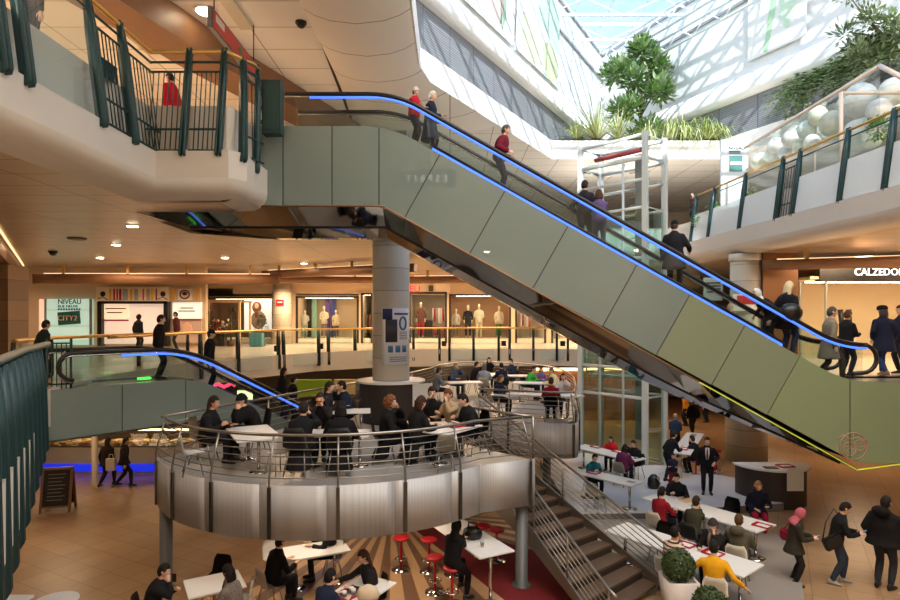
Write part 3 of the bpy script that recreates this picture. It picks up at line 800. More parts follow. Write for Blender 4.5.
# mirrored belly: edge, crease, flat bottom
def belly_line(px0, Y, d):
    a = 7.12; q = F/Y; P = []
    x0 = (px0-HX)/q
    zt = w(0, 206)[1]-d; ze = w(0, 462)[1]
    k = (a-d-zt)/SL
    P.append(V((x0, Y, zt)))
    P.append(V((k, Y, zt)))
    for j in range(1, 13):
        t = j/12; x = k+(w(857, 0)[0]-k)*t; dd = d*(1 if t < .62 else (1-t)/.38)
        P.append(V((x, Y-(Y-YN)*0, a-SL*x-dd)))
    return P
b0 = belly_line(113, YN, 0); b1 = belly_line(190, 14.0, .39); b2 = belly_line(277, 14.5, .58); b3 = belly_line(277, 14.75, .58); b4 = belly_line(190, YFAR, .39)
m = MB(); m.strip([b0, b1], smooth=False); part('mirror_belly', m, MIRROR, esc)
m = MB(); m.strip([b1, b2, b3, b4], smooth=False); m.strip([b4, [V((p.x, YFAR, p.z)) for p in b0]], smooth=False); part('mirror_belly', m, MIRROR, esc)
m = MB(); m.tube(b1, .03, 6); part('belly_rib', m, DARK, esc); m = MB(); m.tube(b0, .022, 6); part('edge_trim', m, mat('bronze_trim', (150,112,78), .3, metal=.8), esc)
m = MB(); m.tube([p+V((0, -.012, -.01)) for p in b0[-5:]]+[V((w(905, 0)[0], YN-.012, w(0, 463)[1]-.01))], .014, 6); part('edge_light', m, YELLOW, esc)
m = MB(); m.strip([[V((x, Y, z)) for x, z in PBOT if x > w(840, 0)[0]] for Y in (YN, YFAR)], smooth=False); part('landing_soffit', m, MIRROR, esc)
# deck, steps, skirt
inner = [(x, z+.0) for x, z in PTOP]
for y0, nm in ((YN+.16, 'inner_deck'), (YFAR-.16, 'inner_deck')):
    m = MB(); m.strip([[V((x, y0-.16, z)) for x, z in PTOP], [V((x, y0+.16, z)) for x, z in PTOP]]); part(nm, m, mat('black_deck', (30,30,32), .3, metal=.5), esc)
sx0, sx1 = w(392, 0)[0], w(838, 0)[0]
n = 42
for i in range(n):
    x = sx0+(sx1-sx0)*i/n; z = prof_z(PTOP, x)-.12
    m = MB(); m.box((x+(sx1-sx0)/n/2, 14.18, z-.12), ((sx1-sx0)/n, 1.16, .24)); part('step', m, mat('step_grey', (90,92,96), .35, metal=.6), esc)
m = MB(); m.box((w(316, 0)[0]-.15, 14.18, prof_z(PTOP, -3)-.14), (4.3, 1.16, .2)); m.box((w(905, 0)[0]-.2, 14.18, prof_z(PTOP, 10)-.14), (3.1, 1.16, .2)); part('landing_plate', m, mat('step_grey', (90,92,96), .35, metal=.6), esc)
# glass balustrades, handrails, LED lines
def rail_loop(P, Y, newel=True):
    pts = [V((x, Y, z)) for x, z in P]
    if newel:
        e = pts[-1]; pts += [e+V((.32*math.sin(a), 0, -.32*(1-math.cos(a)))) for a in [PI*k/10 for k in range(1, 11)]]+[e+V((-.25, 0, -.66))]
    return pts
for Y in (YN+.18, YFAR-.18):
    m = MB(); tops = RAIL; lo = [(x, prof_z(PTOP, x)) for x, z in RAIL]
    m.extrude([(x, Y-.005, z-.03) for x, z in tops]+[(x, Y-.005, z) for x, z in lo[::-1]], (0, .012, 0)); part('glass_balustrade', m, EG, esc)
    m = MB(); m.tube(rail_loop(RAIL, Y), .05, 8); part('handrail', m, RUBBER, esc, sm=True)
    m = MB(); m.tube([V((x, Y, z-.06)) for x, z in RAIL], .022, 6); part('handrail_track', m, CHROME, esc)
    if Y < 14: m = MB(); m.tube([V((x, Y-.02, z-.085)) for x, z in [(w(308, 0)[0], RAIL[0][1])]+RAIL[1:]], .026, 6); part('light_strip', m, LED, esc)
    if Y > 14: continue
    sk = [(w(x, 0)[0], prof_z(PTOP, w(x, 0)[0])) for x in (432, 520, 610, 700, 785)]
    m = MB(); m.strip([[V((x, YN+.10, z+.015)) for x, z in sk], [V((x, YN+.10, z+.085)) for x, z in sk]]); part('skirt_light', m, LED, esc)
    m = MB(); m.tube([V((x, YN+.11, z+.12)) for x, z in sk], .035, 6); part('skirt_edge', m, RUBBER, esc)
# pinkish line emblem on the lower panel
PINK = mat('emblem_pink', (196,150,132), .4)
m = MB(); c = V((w(853, 0)[0], YN-.012, w(0, 446)[1]))
def circ(cx, cz, r, tr=.012, n=28):
    m.tube([c+V((cx+r*math.cos(2*PI*k/n), 0, cz+r*math.sin(2*PI*k/n))) for k in range(n)], tr, 5, loop=True)
circ(0, 0, .30, .009); circ(-.09, -.06, .15, .007); circ(.14, .02, .12, .007)
for a in range(0, 360, 30):
    r0, r1 = (.04, .29); q = math.radians(a); m.tube([c+V((r0*math.cos(q), 0, r0*math.sin(q)-.01)), c+V((r1*math.cos(q), 0, r1*math.sin(q)))], .004, 5)
m.tube([c+V((-.36, 0, .17)), c+V((-.22, 0, .25)), c+V((-.05, 0, .16)), c+V((.10, 0, .20)), c+V((.33, 0, .10))], .008, 5)
part('line_emblem', m, PINK, esc)

# ------------------------------------------------------------------ lower-left escalator
U = V((.647, .762, 0)); NRM = V((-.762, .647, 0)); K0 = V((-6.55, 15.1, 0))
esc2 = thing('escalator', 'smaller green glass escalator descending from the left gallery behind the round deck', 'escalator', K0)
def L2(s, z, o=0): return V((K0.x+U.x*s+NRM.x*o, K0.y+U.y*s+NRM.y*o, z))
tn = .53
def rz(s): return 4.68-(0 if s < -.8 else (tn*(s+.8)**2/3.2 if s < .8 else tn*s))
def pz2(s): return 3.92-(0 if s < -.4 else (tn*(s+.4)**2/2.4 if s < .8 else tn*(s-.2)))
SS = [-2.55+.25*i for i in range(39)]
for o in (0, 1.5):
    xs = [-3.1, -1.6, -.1, 1.4, 2.9, 4.4, 5.9]
    for a, b in zip(xs[:-1], xs[1:]):
        ss = [a+.01+(b-a-.02)*k/6 for k in range(7)]
        m = MB(); m.extrude([L2(s, pz2(s), o) for s in ss]+[L2(s, 2.8-max(0, tn*(s-.3)), o) for s in ss[::-1]], NRM*.04)
        part('side_panel', m, GREEN, esc2)
    m = MB(); m.extrude([L2(s, rz(s)-.03, o+.15) for s in SS]+[L2(s, pz2(s), o+.15) for s in SS[::-1]], NRM*.012); part('glass_balustrade', m, EG, esc2)
    rr = [L2(s, rz(s), o+.15) for s in SS]
    e = rr[0]; nw = [e-U*(.30*math.sin(a))+V((0, 0, -.30*(1-math.cos(a)))) for a in [PI*k/10 for k in range(1, 11)]]
    m = MB(); m.tube(nw[::-1]+rr, .05, 8); part('handrail', m, RUBBER, esc2, sm=True)
    m = MB(); m.tube([p+V((0, 0, -.06)) for p in nw[::-1]+rr], .025, 6); part('handrail_track', m, CHROME, esc2)
    if o: continue
    m = MB(); m.tube([L2(s, rz(s)-.10, o+.13) for s in SS[4:]], .028, 6); part('light_strip', m, LED, esc2)
m = MB()
for i in range(24):
    s = .2+i*.30; c = L2(s+.15, pz2(s)-.22, .77); m.box(c, (.30, 1.1, .2), rz=math.atan2(U.y, U.x))
part('steps', m, mat('step_grey', (90,92,96), .35, metal=.6), esc2)
m = MB(); m.box(L2(-1.4, 3.80, .77), (3.2, 1.1, .16), rz=math.atan2(U.y, U.x)); part('landing_plate', m, mat('step_grey', (90,92,96), .35, metal=.6), esc2)
m = MB(); m.extrude([L2(-3.1, 2.8), L2(.3, 2.8), L2(6, 2.8-tn*5.7)]+[L2(6, 2.84-tn*5.7), L2(.3, 2.84), L2(-3.1, 2.84)], NRM*1.54); part('underside', m, MIRROR, esc2)
m = MB(); m.box(L2(-.9, 3.97, .5), (.28, .12, .04), rz=math.atan2(U.y, U.x)); part('go_light', m, emit('green_sign', (60,255,60), 4), esc2)
# ------------------------------------------------------------------ railings of the galleries
GPANE = glass('gallery_glass', (232,242,240), .10)
GMILK = glass('gallery_glass_lower', (225,238,238), .12, milk=.45)
def lerp2(P, d):
    """point at running length d along a 2D path, with its unit direction"""
    for a, b in zip(P[:-1], P[1:]):
        a, b = V(a), V(b); L = (b-a).length
        if d <= L or (b-V(P[-1])).length < 1e-6: return a+(b-a)*(d/L), (b-a).normalized()
        d -= L
def post_mb(pt, pb, wdt=.10, dep=.16, d=(0, 1, 0)):
    """flat post running from pt (top) to pb (bottom)"""
    m = MB(); pt, pb = V(pt), V(pb); ax = (pb-pt).normalized(); t = V(d).normalized(); n = ax.cross(t).normalized(); t = n.cross(ax)
    for s in (-1, 1):
        o = t*s*(wdt/2-.018)
        m.loft([[p+o+t*.018+n*dep/2*k, p+o-t*.018+n*dep/2*k, p+o-t*.018-n*dep/2*k, p+o+t*.018-n*dep/2*k] for p, k in ((pt, .5), (pt.lerp(pb, .3), 1), (pt.lerp(pb, .97), 1), (pb, .6))])
    m.loft([[p+t*.02+n*dep*.3, p-t*.02+n*dep*.3, p-t*.02-n*dep*.3, p+t*.02-n*dep*.3] for p in (pt.lerp(pb, .03), pt.lerp(pb, .98))])
    return m
def bars(root, a, b, zt, zb, off, ends, n):
    """dark bar panel between two top points a-b (2D); off = outward 2D shift of the foot"""
    m = MB(); a, b = V(a), V(b); o = V(off)
    P = lambda q, z: V((*(q+o*((zt-z)/(zt-zb))), z))
    for z in (zt-.22, zt-.42, zb+.55, zb+.12): m.tube([P(a, z), P(b, z)], .022, 6)
    for k in range(1, n):
        q = a.lerp(b, k/n); m.tube([P(q, zt-.42), P(q, zb+.12)], .012, 5)
    part('bar_panel', m, TEAL, root)
# ---- second floor, left and front
root = thing('gallery_railing', 'dark teal barred railing with brass handrail on the upper-left gallery', 'railing', (-6, 10, 9.7))
RT = [(-6.0, 3.0), (-6.0, 12.0), (-4.45, 12.0), (-4.12, 12.6), (-4.1, 12.85)]
m = MB(); m.tube([(x, y, 10.78) for x, y in RT], .045, 8); part('handrail', m, BRASS, root)
m = MB(); m.tube([(x, y, 10.58) for x, y in RT], .022, 6); part('lower_rail', m, TEAL, root)
ZB = 8.62
for y in (5.6, 6.9, 7.72, 8.15, 9.9, 10.9): part('post', post_mb((-6.0, y, 10.85), (-5.72, y, ZB), .11, .16), TEAL, root)
for x in (-5.2, -4.5): part('post', post_mb((x, 12.0, 10.85), (x-.02, 11.7, ZB), .11, .15, (1, 0, 0)), TEAL, root)
part('post', post_mb((-4.25, 12.35, 10.8), (-4.12, 11.95, ZB-.05), .11, .15, (.4, .9, 0)), TEAL, root)
part('post', post_mb((-4.1, 12.82, 10.85), (-4.06, 12.6, 8.5), .10, .12, (0, 1, 0)), TEAL, root)
for y0, y1 in ((3, 5.5), (5.7, 6.8), (7.0, 7.62), (8.25, 9.8)):
    m = MB(); m.quad((-5.97, y0, 10.55), (-5.97, y1, 10.55), (-5.74, y1, 8.75), (-5.74, y0, 8.75)); part('glass_panel', m, glass('gallery_glass_haze', (225,238,238), .12, milk=.10), root)
bars(root, (-6.0, 10.0), (-6.0, 10.8), 10.78, ZB, (.27, 0), 0, 7)
bars(root, (-6.0, 11.0), (-6.0, 12.0), 10.78, ZB, (.27, -.0), 0, 8)
bars(root, (-6.0, 12.0), (-5.27, 12.0), 10.78, ZB, (0, -.28), 0, 7)
bars(root, (-5.12, 12.0), (-4.57, 12.0), 10.78, ZB, (0, -.28), 0, 6)
bars(root, (-4.2, 12.45), (-4.06, 12.95), 10.78, ZB, (.1, -.2), 0, 4)
m = MB(); m.box((-5.92, 10.4, 9.75), (.03, .5, .3)); part('name_plate', m, TEAL, root)
m = MB(); m.box((-3.86, 13.08, 10.02), (.40, .3, 1.15)); b = m
root2 = thing('control_box', 'dark teal box beside the top landing of the long escalator', 'box', (-3.86, 13.08, 9.44))
part('box_body', b, mat('box_teal', (20,50,50), .5), root2); m = MB(); m.box((-3.86, 12.92, 10.02), (.32, .02, 1.0)); part('box_door', m, mat('box_teal_door', (26,60,58), .5), root2)
for k in range(3):
    m = MB(); m.box((-4.08, 13.0, 9.7+.3*k), (.04, .06, .08)); part('hinge', m, DARK, root2)

# ---- second floor, right
root = thing('gallery_railing', 'glass railing with teal posts and brass handrail on the upper-right gallery', 'railing', (10.9, 20, 9.7))
RR = lambda Y: 11.2-.6*(Y-14.9)/11.6
ys = [4.0, 6.4, 9.0, 11.2, 13.3, 15.4, 17.05, 19.2, 20.1, 22.4, 24.8, 26.4]
m = MB(); m.tube([(RR(y)+.25, y, 10.78) for y in (2, 8, 15, 20, 26.8)], .045, 8); part('handrail', m, BRASS, root)
m = MB(); m.tube([(RR(y)+.24, y, 10.58) for y in (2, 8, 15, 20, 26.8)], .02, 6); part('lower_rail', m, TEAL, root)
for y in ys: part('post', post_mb((RR(y)+.25, y, 10.85), (RR(y)-.03, y, 8.64), .13, .15), TEAL, root)
for y0, y1 in zip(ys[:-1], ys[1:]):
    if abs(y0-19.2) < .01: continue
    m = MB(); m.quad((RR(y0)+.23, y0+.1, 10.55), (RR(y1)+.23, y1-.1, 10.55), (RR(y1)+.155, y1-.1, 9.95), (RR(y0)+.155, y0+.1, 9.95)); part('glass_panel', m, GPANE, root)
    m = MB(); m.quad((RR(y0)+.15, y0+.1, 9.93), (RR(y1)+.15, y1-.1, 9.93), (RR(y1)-.01, y1-.1, 8.78), (RR(y0)-.01, y0+.1, 8.78)); part('lower_glass_panel', m, glass('gallery_glass_sky_film', (225,238,238), .12, milk=.7), root)  # white film paints the sky's reflection onto the lower glass
bars(root, (RR(19.3)+.25, 19.3), (RR(20.0)+.25, 20.0), 10.78, ZB, (-.27, 0), 0, 5)

# ---- first floor, far side
root = thing('gallery_railing', 'long curved glass railing with dark posts in front of the far first-floor shops', 'railing', (0, 28, 3.95))
E1r = offset_path(E1[5:14], .12)
def rail_path(P, z, n=6):
    """smoothed path"""
    pts = [V((*p, z)) for p in P]; out = []
    for i in range(len(pts)-1):
        p0, p1, p2, p3 = pts[max(0, i-1)], pts[i], pts[i+1], pts[min(len(pts)-1, i+2)]
        for k in range(n):
            t = k/n; out.append(.5*((2*p1)+(p2-p0)*t+(2*p0-5*p1+4*p2-p3)*t*t+(3*p1-p0-3*p2+p3)*t**3))
    out.append(pts[-1]); return out
m = MB(); m.tube(rail_path(E1r, 4.93), .045, 8); part('handrail', m, BRASS, root)
def on_path(P, xpix):
    for a, b in zip(P[:-1], P[1:]):
        k = (xpix-HX)/F; fa, fb = a[0]-k*a[1], b[0]-k*b[1]
        if fa*fb <= 0 and fa != fb:
            t = fa/(fa-fb); return V((a[0]+(b[0]-a[0])*t, a[1]+(b[1]-a[1])*t)), V((b[0]-a[0], b[1]-a[1])).normalized()
xs = [196, 234, 275, 280, 316, 326, 353, 413, 439, 449, 473, 498, 509, 533, 557, 568]
pp = [on_path([(p.x, p.y) for p in rail_path(E1r, 0)], x) for x in xs]
for q, d in pp: part('post', post_mb((q.x+d.y*.17, q.y-d.x*.17, 4.9), (q.x+d.y*.21, q.y-d.x*.21, 3.38), .11, .12, (d.x, d.y, 0)), mat('rail_post_dark', (34,50,50), .4, metal=.3), root)
for (q, d), (q2, d2) in zip(pp[:-1], pp[1:]):
    u = (q2-q).normalized()*.06; a, b = q+u, q2-u
    m = MB(); m.quad((a.x, a.y, 4.86), (b.x, b.y, 4.86), (b.x, b.y, 3.95), (a.x, a.y, 3.95)); part('glass_panel', m, GPANE, root)
    m = MB(); o = V((d.y, -d.x))*.2; m.quad((a.x+o.x, a.y+o.y, 3.93), (b.x+o.x, b.y+o.y, 3.93), (b.x+o.x, b.y+o.y, 3.45), (a.x+o.x, a.y+o.y, 3.45)); part('lower_glass_panel', m, GMILK, root)
    if (q2-q).length < .75:
        c = (q+q2)/2; m = MB(); m.box((c.x, c.y-.05, 4.2), (.22, .12, .24)); part('hose_box', m, RUBBER, root)
# near left part: brass rail in front of the mint sign, then the big teal posts
root = thing('gallery_railing', 'near-left railing of broad dark teal fins running away from the viewer', 'railing', (-5, 7, 3.95))
EL = [(-3.0, 3.4), (-4.05, 5.4), (-5.5, 7.94), (-8.35, 12.5)]
m = MB(); m.tube([(x-.1, y-.05, 5.05) for x, y in EL[:3]]+[(-6.9, 10.3, 5.02)], .05, 8); part('handrail', m, mat('rail_steel_teal', (110,124,120), .35, metal=.6), root)
d = V((EL[2][0]-EL[1][0], EL[2][1]-EL[1][1])).normalized(); nrm = V((d.y, -d.x))
k = 0
for i in range(13):
    s = -1.7+i*.52
    q = V(EL[1])+d*s
    part('fin_post', post_mb((q.x-.12, q.y, 5.0), (q.x-.06, q.y, 2.8+.14*max(0, s-.5)), .12, .20, (d.x, d.y, 0)), TEAL, root)
    if i < 12:
        a = q+d*.1; b = q+d*.44
        m = MB(); m.quad((a.x-.12, a.y, 4.9), (b.x-.12, b.y, 4.9), (b.x-.1, b.y, 3.1), (a.x-.1, a.y, 3.1)); part('glass_panel', m, GMILK, root)
root = thing('stair_gate', 'thin dark barred gate beside the curled end of the smaller escalator', 'gate', (-8.6, 13.2, 3.95))
m = MB(); a, b = V((-8.8, 13.1)), V((-8.4, 13.3))
for z in (4.9, 4.0, 3.35, 3.15): m.tube([(*a, z), (*b, z)], .02, 6)
for k in range(6):
    q = a.lerp(b, k/5); m.tube([(*q, 4.9), (*q, 3.15)], .012, 5)
part('gate_bars', m, TEAL, root)
m = MB(); m.tube([(*a, 5.0), (*a, 3.1)], .03, 6); m.tube([(*b, 5.0), (*b, 3.1)], .03, 6); part('gate_posts', m, TEAL, root)
root = thing('gallery_railing', 'short brass-topped rail in front of the mint green sign', 'railing', (-9.4, 15, 3.95))
pts = [(-9.9, 13.6), (-10.3, 15.5), (-9.6, 18.5), (-8.7, 19.9)]
m = MB(); m.tube(rail_path(pts, 4.93), .045, 8); part('handrail', m, BRASS, root)
for p in pts: part('post', post_mb((*p, 4.9), (*p, 3.95), .08, .08, (.3, 1, 0)), DARK, root)
for a, b in zip(pts[:-1], pts[1:]):
    m = MB(); m.quad((*a, 4.85), (*b, 4.85), (*b, 4.05), (*a, 4.05)); part('glass_panel', m, GPANE, root)
# ------------------------------------------------------------------ round cafe deck
ZD, ZK, ZDB, ZRL = 2.57, 2.61, 1.68, 3.44
DC, DR = V((-2.49, 14.19)), 4.0
a0 = math.atan2(12.3-DC.y, -5.95-DC.x); a1 = math.atan2(11.63-DC.y, .58-DC.x)
if a0 > 0: a0 -= 2*PI
ARC = [(DC.x+DR*math.cos(a0+(a1-a0)*k/40), DC.y+DR*math.sin(a0+(a1-a0)*k/40)) for k in range(41)]+[(1.72, 12.14)]
F0, F1 = V((.73, 15.37)), V((4.36, 11.74)); N0, N1 = V((-.26, 14.38)), V((3.37, 10.75))
B2 = [(.77, 16.9), (3.08, 16.05), (3.62, 16.9), (4.05, 19), (4.37, 21.3), (4.24, 24.2), (3.0, 26.2), (1.0, 27.0), (-.4, 25.5), (-1.14, 22.9), (-2.93, 18.7)]
DECKP = offset_path(ARC, .05)+[(1.58, 12.34), (N0.x, N0.y), (F0.x, F0.y)]+offset_path(B2, .10)
GREYDECK = grid_mat('deck_grey_floor', (150,148,146), (120,118,116), 1.2, 1.2, rough=.35, var=.05, jw=.006)
# perforated brushed steel of the drums
PERF = bpy.data.materials.new('perforated_steel'); PERF.use_nodes = True
nt = PERF.node_tree; b = nt.nodes['Principled BSDF']; b.inputs['Metallic'].default_value = .35; b.inputs['Roughness'].default_value = .55
tc = nt.nodes.new('ShaderNodeTexCoord'); ns = nt.nodes.new('ShaderNodeTexNoise'); ns.inputs['Scale'].default_value = 1.3
vo = nt.nodes.new('ShaderNodeTexVoronoi'); vo.inputs['Scale'].default_value = 40; vo.inputs['Randomness'].default_value = 0
rp = nt.nodes.new('ShaderNodeValToRGB'); rp.color_ramp.elements[0].position = .22; rp.color_ramp.elements[0].color = (.29, .29, .30, 1); rp.color_ramp.elements[1].position = .34; rp.color_ramp.elements[1].color = (.45, .455, .47, 1)
nt.links.new(tc.outputs['Object'], vo.inputs['Vector']); nt.links.new(vo.outputs['Distance'], rp.inputs['Fac']); nt.links.new(rp.outputs['Color'], b.inputs['Base Color'])
STEEL_P = mat('drum_steel', (150,142,132), .32, metal=.9, var=.12, vscale=1.5)
deck = thing('cafe_deck', 'raised round steel-sided cafe deck on grey posts, with cable railing', 'platform', (-2.49, 14.19, 1.68))
m = MB(); m.prism(DECKP, ZD-.25, ZD, 0, 1, 1); part('deck_floor', m, [GREYDECK, STEEL], deck)
def drum(path, nm='drum_panel', brk=()):
    idx = [0]+list(brk)+[len(path)-1]
    for i, j in zip(idx[:-1], idx[1:]):
        seg = path[i:j+1]; o = offset_path(seg, .04)
        m = MB(); m.loft([[V((*p, ZDB)), V((*q, ZDB)), V((*q, ZK)), V((*p, ZK))] for p, q in zip(seg, o)]); part(nm, m, PERF, deck)
drum(ARC, brk=(6, 12, 18, 24, 30, 36, 40))
m = MB(); m.strip([[V((*p, z)) for p in ARC+[ARC[0]]][:-1] for z in (ZDB+.02,)]*1+[[V((*p, ZDB+.02)) for p in offset_path(ARC, 1.0)]]); part('drum_underside', m, STEEL_P, deck)
SOFF = mat('deck_soffit', (150,140,126), .5)
m = MB(); m.prism([(x, y) for x, y in offset_path(ARC, .5)]+[(1.2, 12.6), (N0.x, N0.y-.2), (-3, 17), (-5.2, 13)], 2.1, 2.3); part('deck_soffit', m, SOFF, deck)
# second drum at the back right
path2 = [(V(B2[i])) for i in range(len(B2))]
p2s = [(p.x, p.y) for p in rail_path([(.77, 16.9)]+B2[1:], 0, 5)]
for i, j in ((0, 5), (5, 12), (12, 20), (20, len(p2s)-1)):
    seg = p2s[i:j+1]; o = offset_path(seg, .04)
    m = MB(); m.loft([[V((*p, ZDB)), V((*q, ZDB)), V((*q, ZK)), V((*p, ZK))] for p, q in zip(seg, o)]); part('drum_panel', m, PERF, deck)
m = MB(); m.prism(p2s[:25]+[(-.4, 24), (-.5, 17.5)], ZDB+.05, ZDB+.12); part('deck_soffit', m, SOFF, deck)
# vertical ribs on the drum and posts of the railing
ribs = [ARC[k] for k in (1, 7, 13, 19, 25, 31, 37)]+[(1.60, 12.06)]
c2 = DC
def rail_post(p, inn, par=deck, zb=ZDB+.05, zt=ZRL, lean=.16):
    p, inn = V(p), V(inn); m = MB()
    m.tube([V((*(p-inn*.03), zb)), V((*(p-inn*.03), ZK+.1)), V((*(p+inn*.02), ZK+.35)), V((*(p+inn*lean), zt))], .019, 6)
    part('rail_post', m, mat('rail_steel', (150,146,140), .3, metal=.9), par)
    m = MB(); m.box((p.x-inn.x*.03, p.y-inn.y*.03, (ZDB+ZK)/2), (.06, .04, ZK-ZDB-.05), rz=math.atan2(inn.y, inn.x)+PI/2); part('drum_rib', m, mat('rib_dark_steel', (96,92,88), .35, metal=.9), par)
for p in ribs:
    inn = (c2-V(p)).normalized(); rail_post(p, inn)
def cables(path, z0=ZK+.12, z1=ZRL, n=6, lean=.16, inn=1, par=deck, rt=.028):
    m = MB(); m.tube([V((*p, z1)) for p in offset_path(path, lean*inn)], rt, 8); part('top_rail', m, mat('rail_steel', (150,146,140), .3, metal=.9), par)
    for k in range(n):
        t = k/n; m = MB(); m.tube([V((*p, z0+(z1-z0)*t)) for p in offset_path(path, inn*(.02+lean*max(0, t-.2)*1.2))], .0095, 6); part('rail_wire', m, mat('rail_steel', (150,146,140), .3, metal=.9), par)
cables(ARC)
back = [(-5.95, 12.3), (-5.4, 13.5), (-4.6, 15.2), (-3.7, 17.1), (-2.93, 18.7)]
cables(back, inn=-1, lean=.06, n=5)
for p in back[1:]:
    m = MB(); m.tube([(*p, ZD), (*p, ZRL)], .025, 6); part('rail_post', m, mat('rail_steel', (150,146,140), .3, metal=.9), deck)
cables(p2s, n=6, lean=.10)
for k in range(2, len(p2s), 4):
    p = V(p2s[k]); q = V(p2s[min(k+1, len(p2s)-1)])-V(p2s[k-1]); inn = V((-q.y, q.x)).normalized(); rail_post(p2s[k], inn, lean=.10)
inner = [(1.70, 12.3), (.9, 13.1), (.1, 13.95), (-.22, 14.25)]
cables(inner, inn=1, lean=.04, n=5)
for p in inner[:]:
    m = MB(); m.tube([(*p, ZD), (*p, ZRL)], .025, 6); part('rail_post', m, mat('rail_steel', (150,146,140), .3, metal=.9), deck)
# round legs that carry the deck
for x, y in ((-5.70, 12.05), (1.46, 12.25), (-4.6, 16.2), (.2, 15.6), (3.0, 18.6), (1.5, 24), (-3.0, 17.8)):
    m = MB(); m.lathe((x, y, 0), [(.20, 0), (.20, .03), (.125, .03), (.125, ZDB+.3)], 20); part('support_post', m, mat('post_grey_paint', (88,90,90), .45), deck)
# ------------------------------------------------------------------ stairs from the deck down to the ground floor
st = thing('staircase', 'brown-treaded open stairs with steel cable railing from the deck to the ground floor', 'stairs', (1.5, 13, 0))
NS = 15
TREAD = mat('dark_wood_tread', (90,72,58), .4, var=.2, vscale=3)
NB = V((1.72, 12.32)); KB = 9; N1 = V((2.66, 10.04))
def stp(a, b, k):
    if a is N0: return N0+(NB-N0)*(k/KB) if k <= KB else NB+(N1-NB)*((k-KB)/(NS-KB))
    return a+(b-a)*(k/NS)
for k in range(1, NS+1):
    z = ZD-ZD*k/(NS)
    if z < .05: break
    a, b, c, d2 = stp(N0, N1, k-1), stp(F0, F1, k-1), stp(F0, F1, k), stp(N0, N1, k)
    ext = (c-b).normalized()*.04
    m = MB(); m.prism([a, b, c+ext, d2+ext], z-.05, z); part('tread', m, TREAD, st)
    m = MB(); m.prism([a, b, b+ext, a+ext], z, z+ZD/NS-.05); part('riser', m, mat('riser_dark', (44,36,30), .5), st)
rs = mat('rail_steel', (150,146,140), .3, metal=.9)
for side, pts, s in (('near', [(N0, 0), (NB, KB/NS), (N1, 1)], -1), ('far', [(F0, 0), (F1, 1)], 1)):
    zz = lambda t: ZD*(1-t)
    for (A, ta), (B, tb) in zip(pts[:-1], pts[1:]):
        n_ = V((-(B-A).y, (B-A).x)).normalized()*s*.03
        m = MB(); m.extrude([V((*A, zz(ta)+.10)), V((*B, zz(tb)+.10)), V((*B, max(0, zz(tb)-.32))), V((*A, zz(ta)-.32))], V((*n_, 0))); part('stringer', m, STEEL_P if s > 0 else mat('stringer_grey', (136,128,118), .4, metal=.6), st)
    e = (pts[-1][0]-pts[-2][0]).normalized()*.2
    m = MB(); m.tube([V((*A, zz(t)+.92)) for A, t in pts]+[V((*(pts[-1][0]+e), .88))], .028, 8); part('handrail', m, rs, st)
    for q in range(6):
        h = .22+.115*q; m = MB(); m.tube([V((*A, zz(t)+h)) for A, t in pts], .010, 6); part('rail_wire', m, rs, st)
    for (A, ta), (B, tb) in zip(pts[:-1], pts[1:]):
        for q in ((0, .5, 1) if B is pts[-1][0] else (0, .5)):
            p = A.lerp(B, q); t = ta+(tb-ta)*q; m = MB(); m.tube([V((*p, max(0, zz(t)-.1))), V((*p, zz(t)+.92))], .022, 6); part('baluster', m, rs, st)

# ------------------------------------------------------------------ counters
CDARK = mat('counter_dark_brown', (52,44,40), .45, var=.1)
def counter(c, r, z0, z1, a0, a1, label, papers=(), rt=.08):
    root = thing('bar_counter', label, 'counter', (c[0], c[1], z0)); n = 36
    P = [(c[0]+r*math.cos(a0+(a1-a0)*k/n), c[1]+r*math.sin(a0+(a1-a0)*k/n)) for k in range(n+1)]
    if a1-a0 > 6.2: P = P[:-1]
    m = MB(); m.prism(P, z0, z1-.05); part('counter_body', m, CDARK, root)
    P2 = [(c[0]+(r+rt)*math.cos(a0+(a1-a0)*k/n), c[1]+(r+rt)*math.sin(a0+(a1-a0)*k/n)) for k in range(n+1)]
    if a1-a0 > 6.2: P2 = P2[:-1]
    m = MB(); m.prism(P2, z1-.05, z1); part('counter_top', m, WTOP, root)
    return root
counter(CC, .88, ZD, 3.71, 0, 2*PI, 'round dark bar counter with a white top around the base of the middle column')
r_ = counter((9.55, 18.0), 1.0, 0, 1.12, -PI, 0.0, 'half-round dark bar counter with a white top in front of the right column')
m = MB(); m.box((-.95+.2, 16.35, 3.35), (.55, .03, .62), rz=.25); m2 = thing('menu_sheet', 'white menu sheet hanging over the right edge of the counter round the middle column', 'menu', (-.75, 16.35, 3.04))
part('sheet', m, WTOP, m2); mm = MB(); mm.box((-.75, 16.33, 3.14), (.44, .012, .16), rz=.25); part('red_print', mm, RED, m2)
m = MB(); m.box((9.75, 16.94, .86), (.46, .03, .6)); single('menu_sheet', m, WTOP, 'white menu sheet hanging over the front of the half-round counter', 'menu')
def tray(c, rz, label, s=1, full=True):
    root = thing('tray', label, 'tray', c, rz, s=s)
    m = MB(); m.box((0, 0, .006), (.40, .29, .012)); part('tray_base', m, RED, root, world=False)
    m = MB()
    for dx, dy, sx, sy in ((0, .145, .42, .02), (0, -.145, .42, .02), (.2, 0, .02, .29), (-.2, 0, .02, .29)): m.box((dx, dy, .02), (sx, sy, .035))
    part('tray_rim', m, RED, root, world=False)
    if full:
        m = MB(); m.box((.02, 0, .016), (.30, .21, .008)); part('paper_liner', m, WTOP, root, world=False)
    return root
tray((9.75, 17.45, 1.125), .1, 'red tray lying on the half-round counter at right')
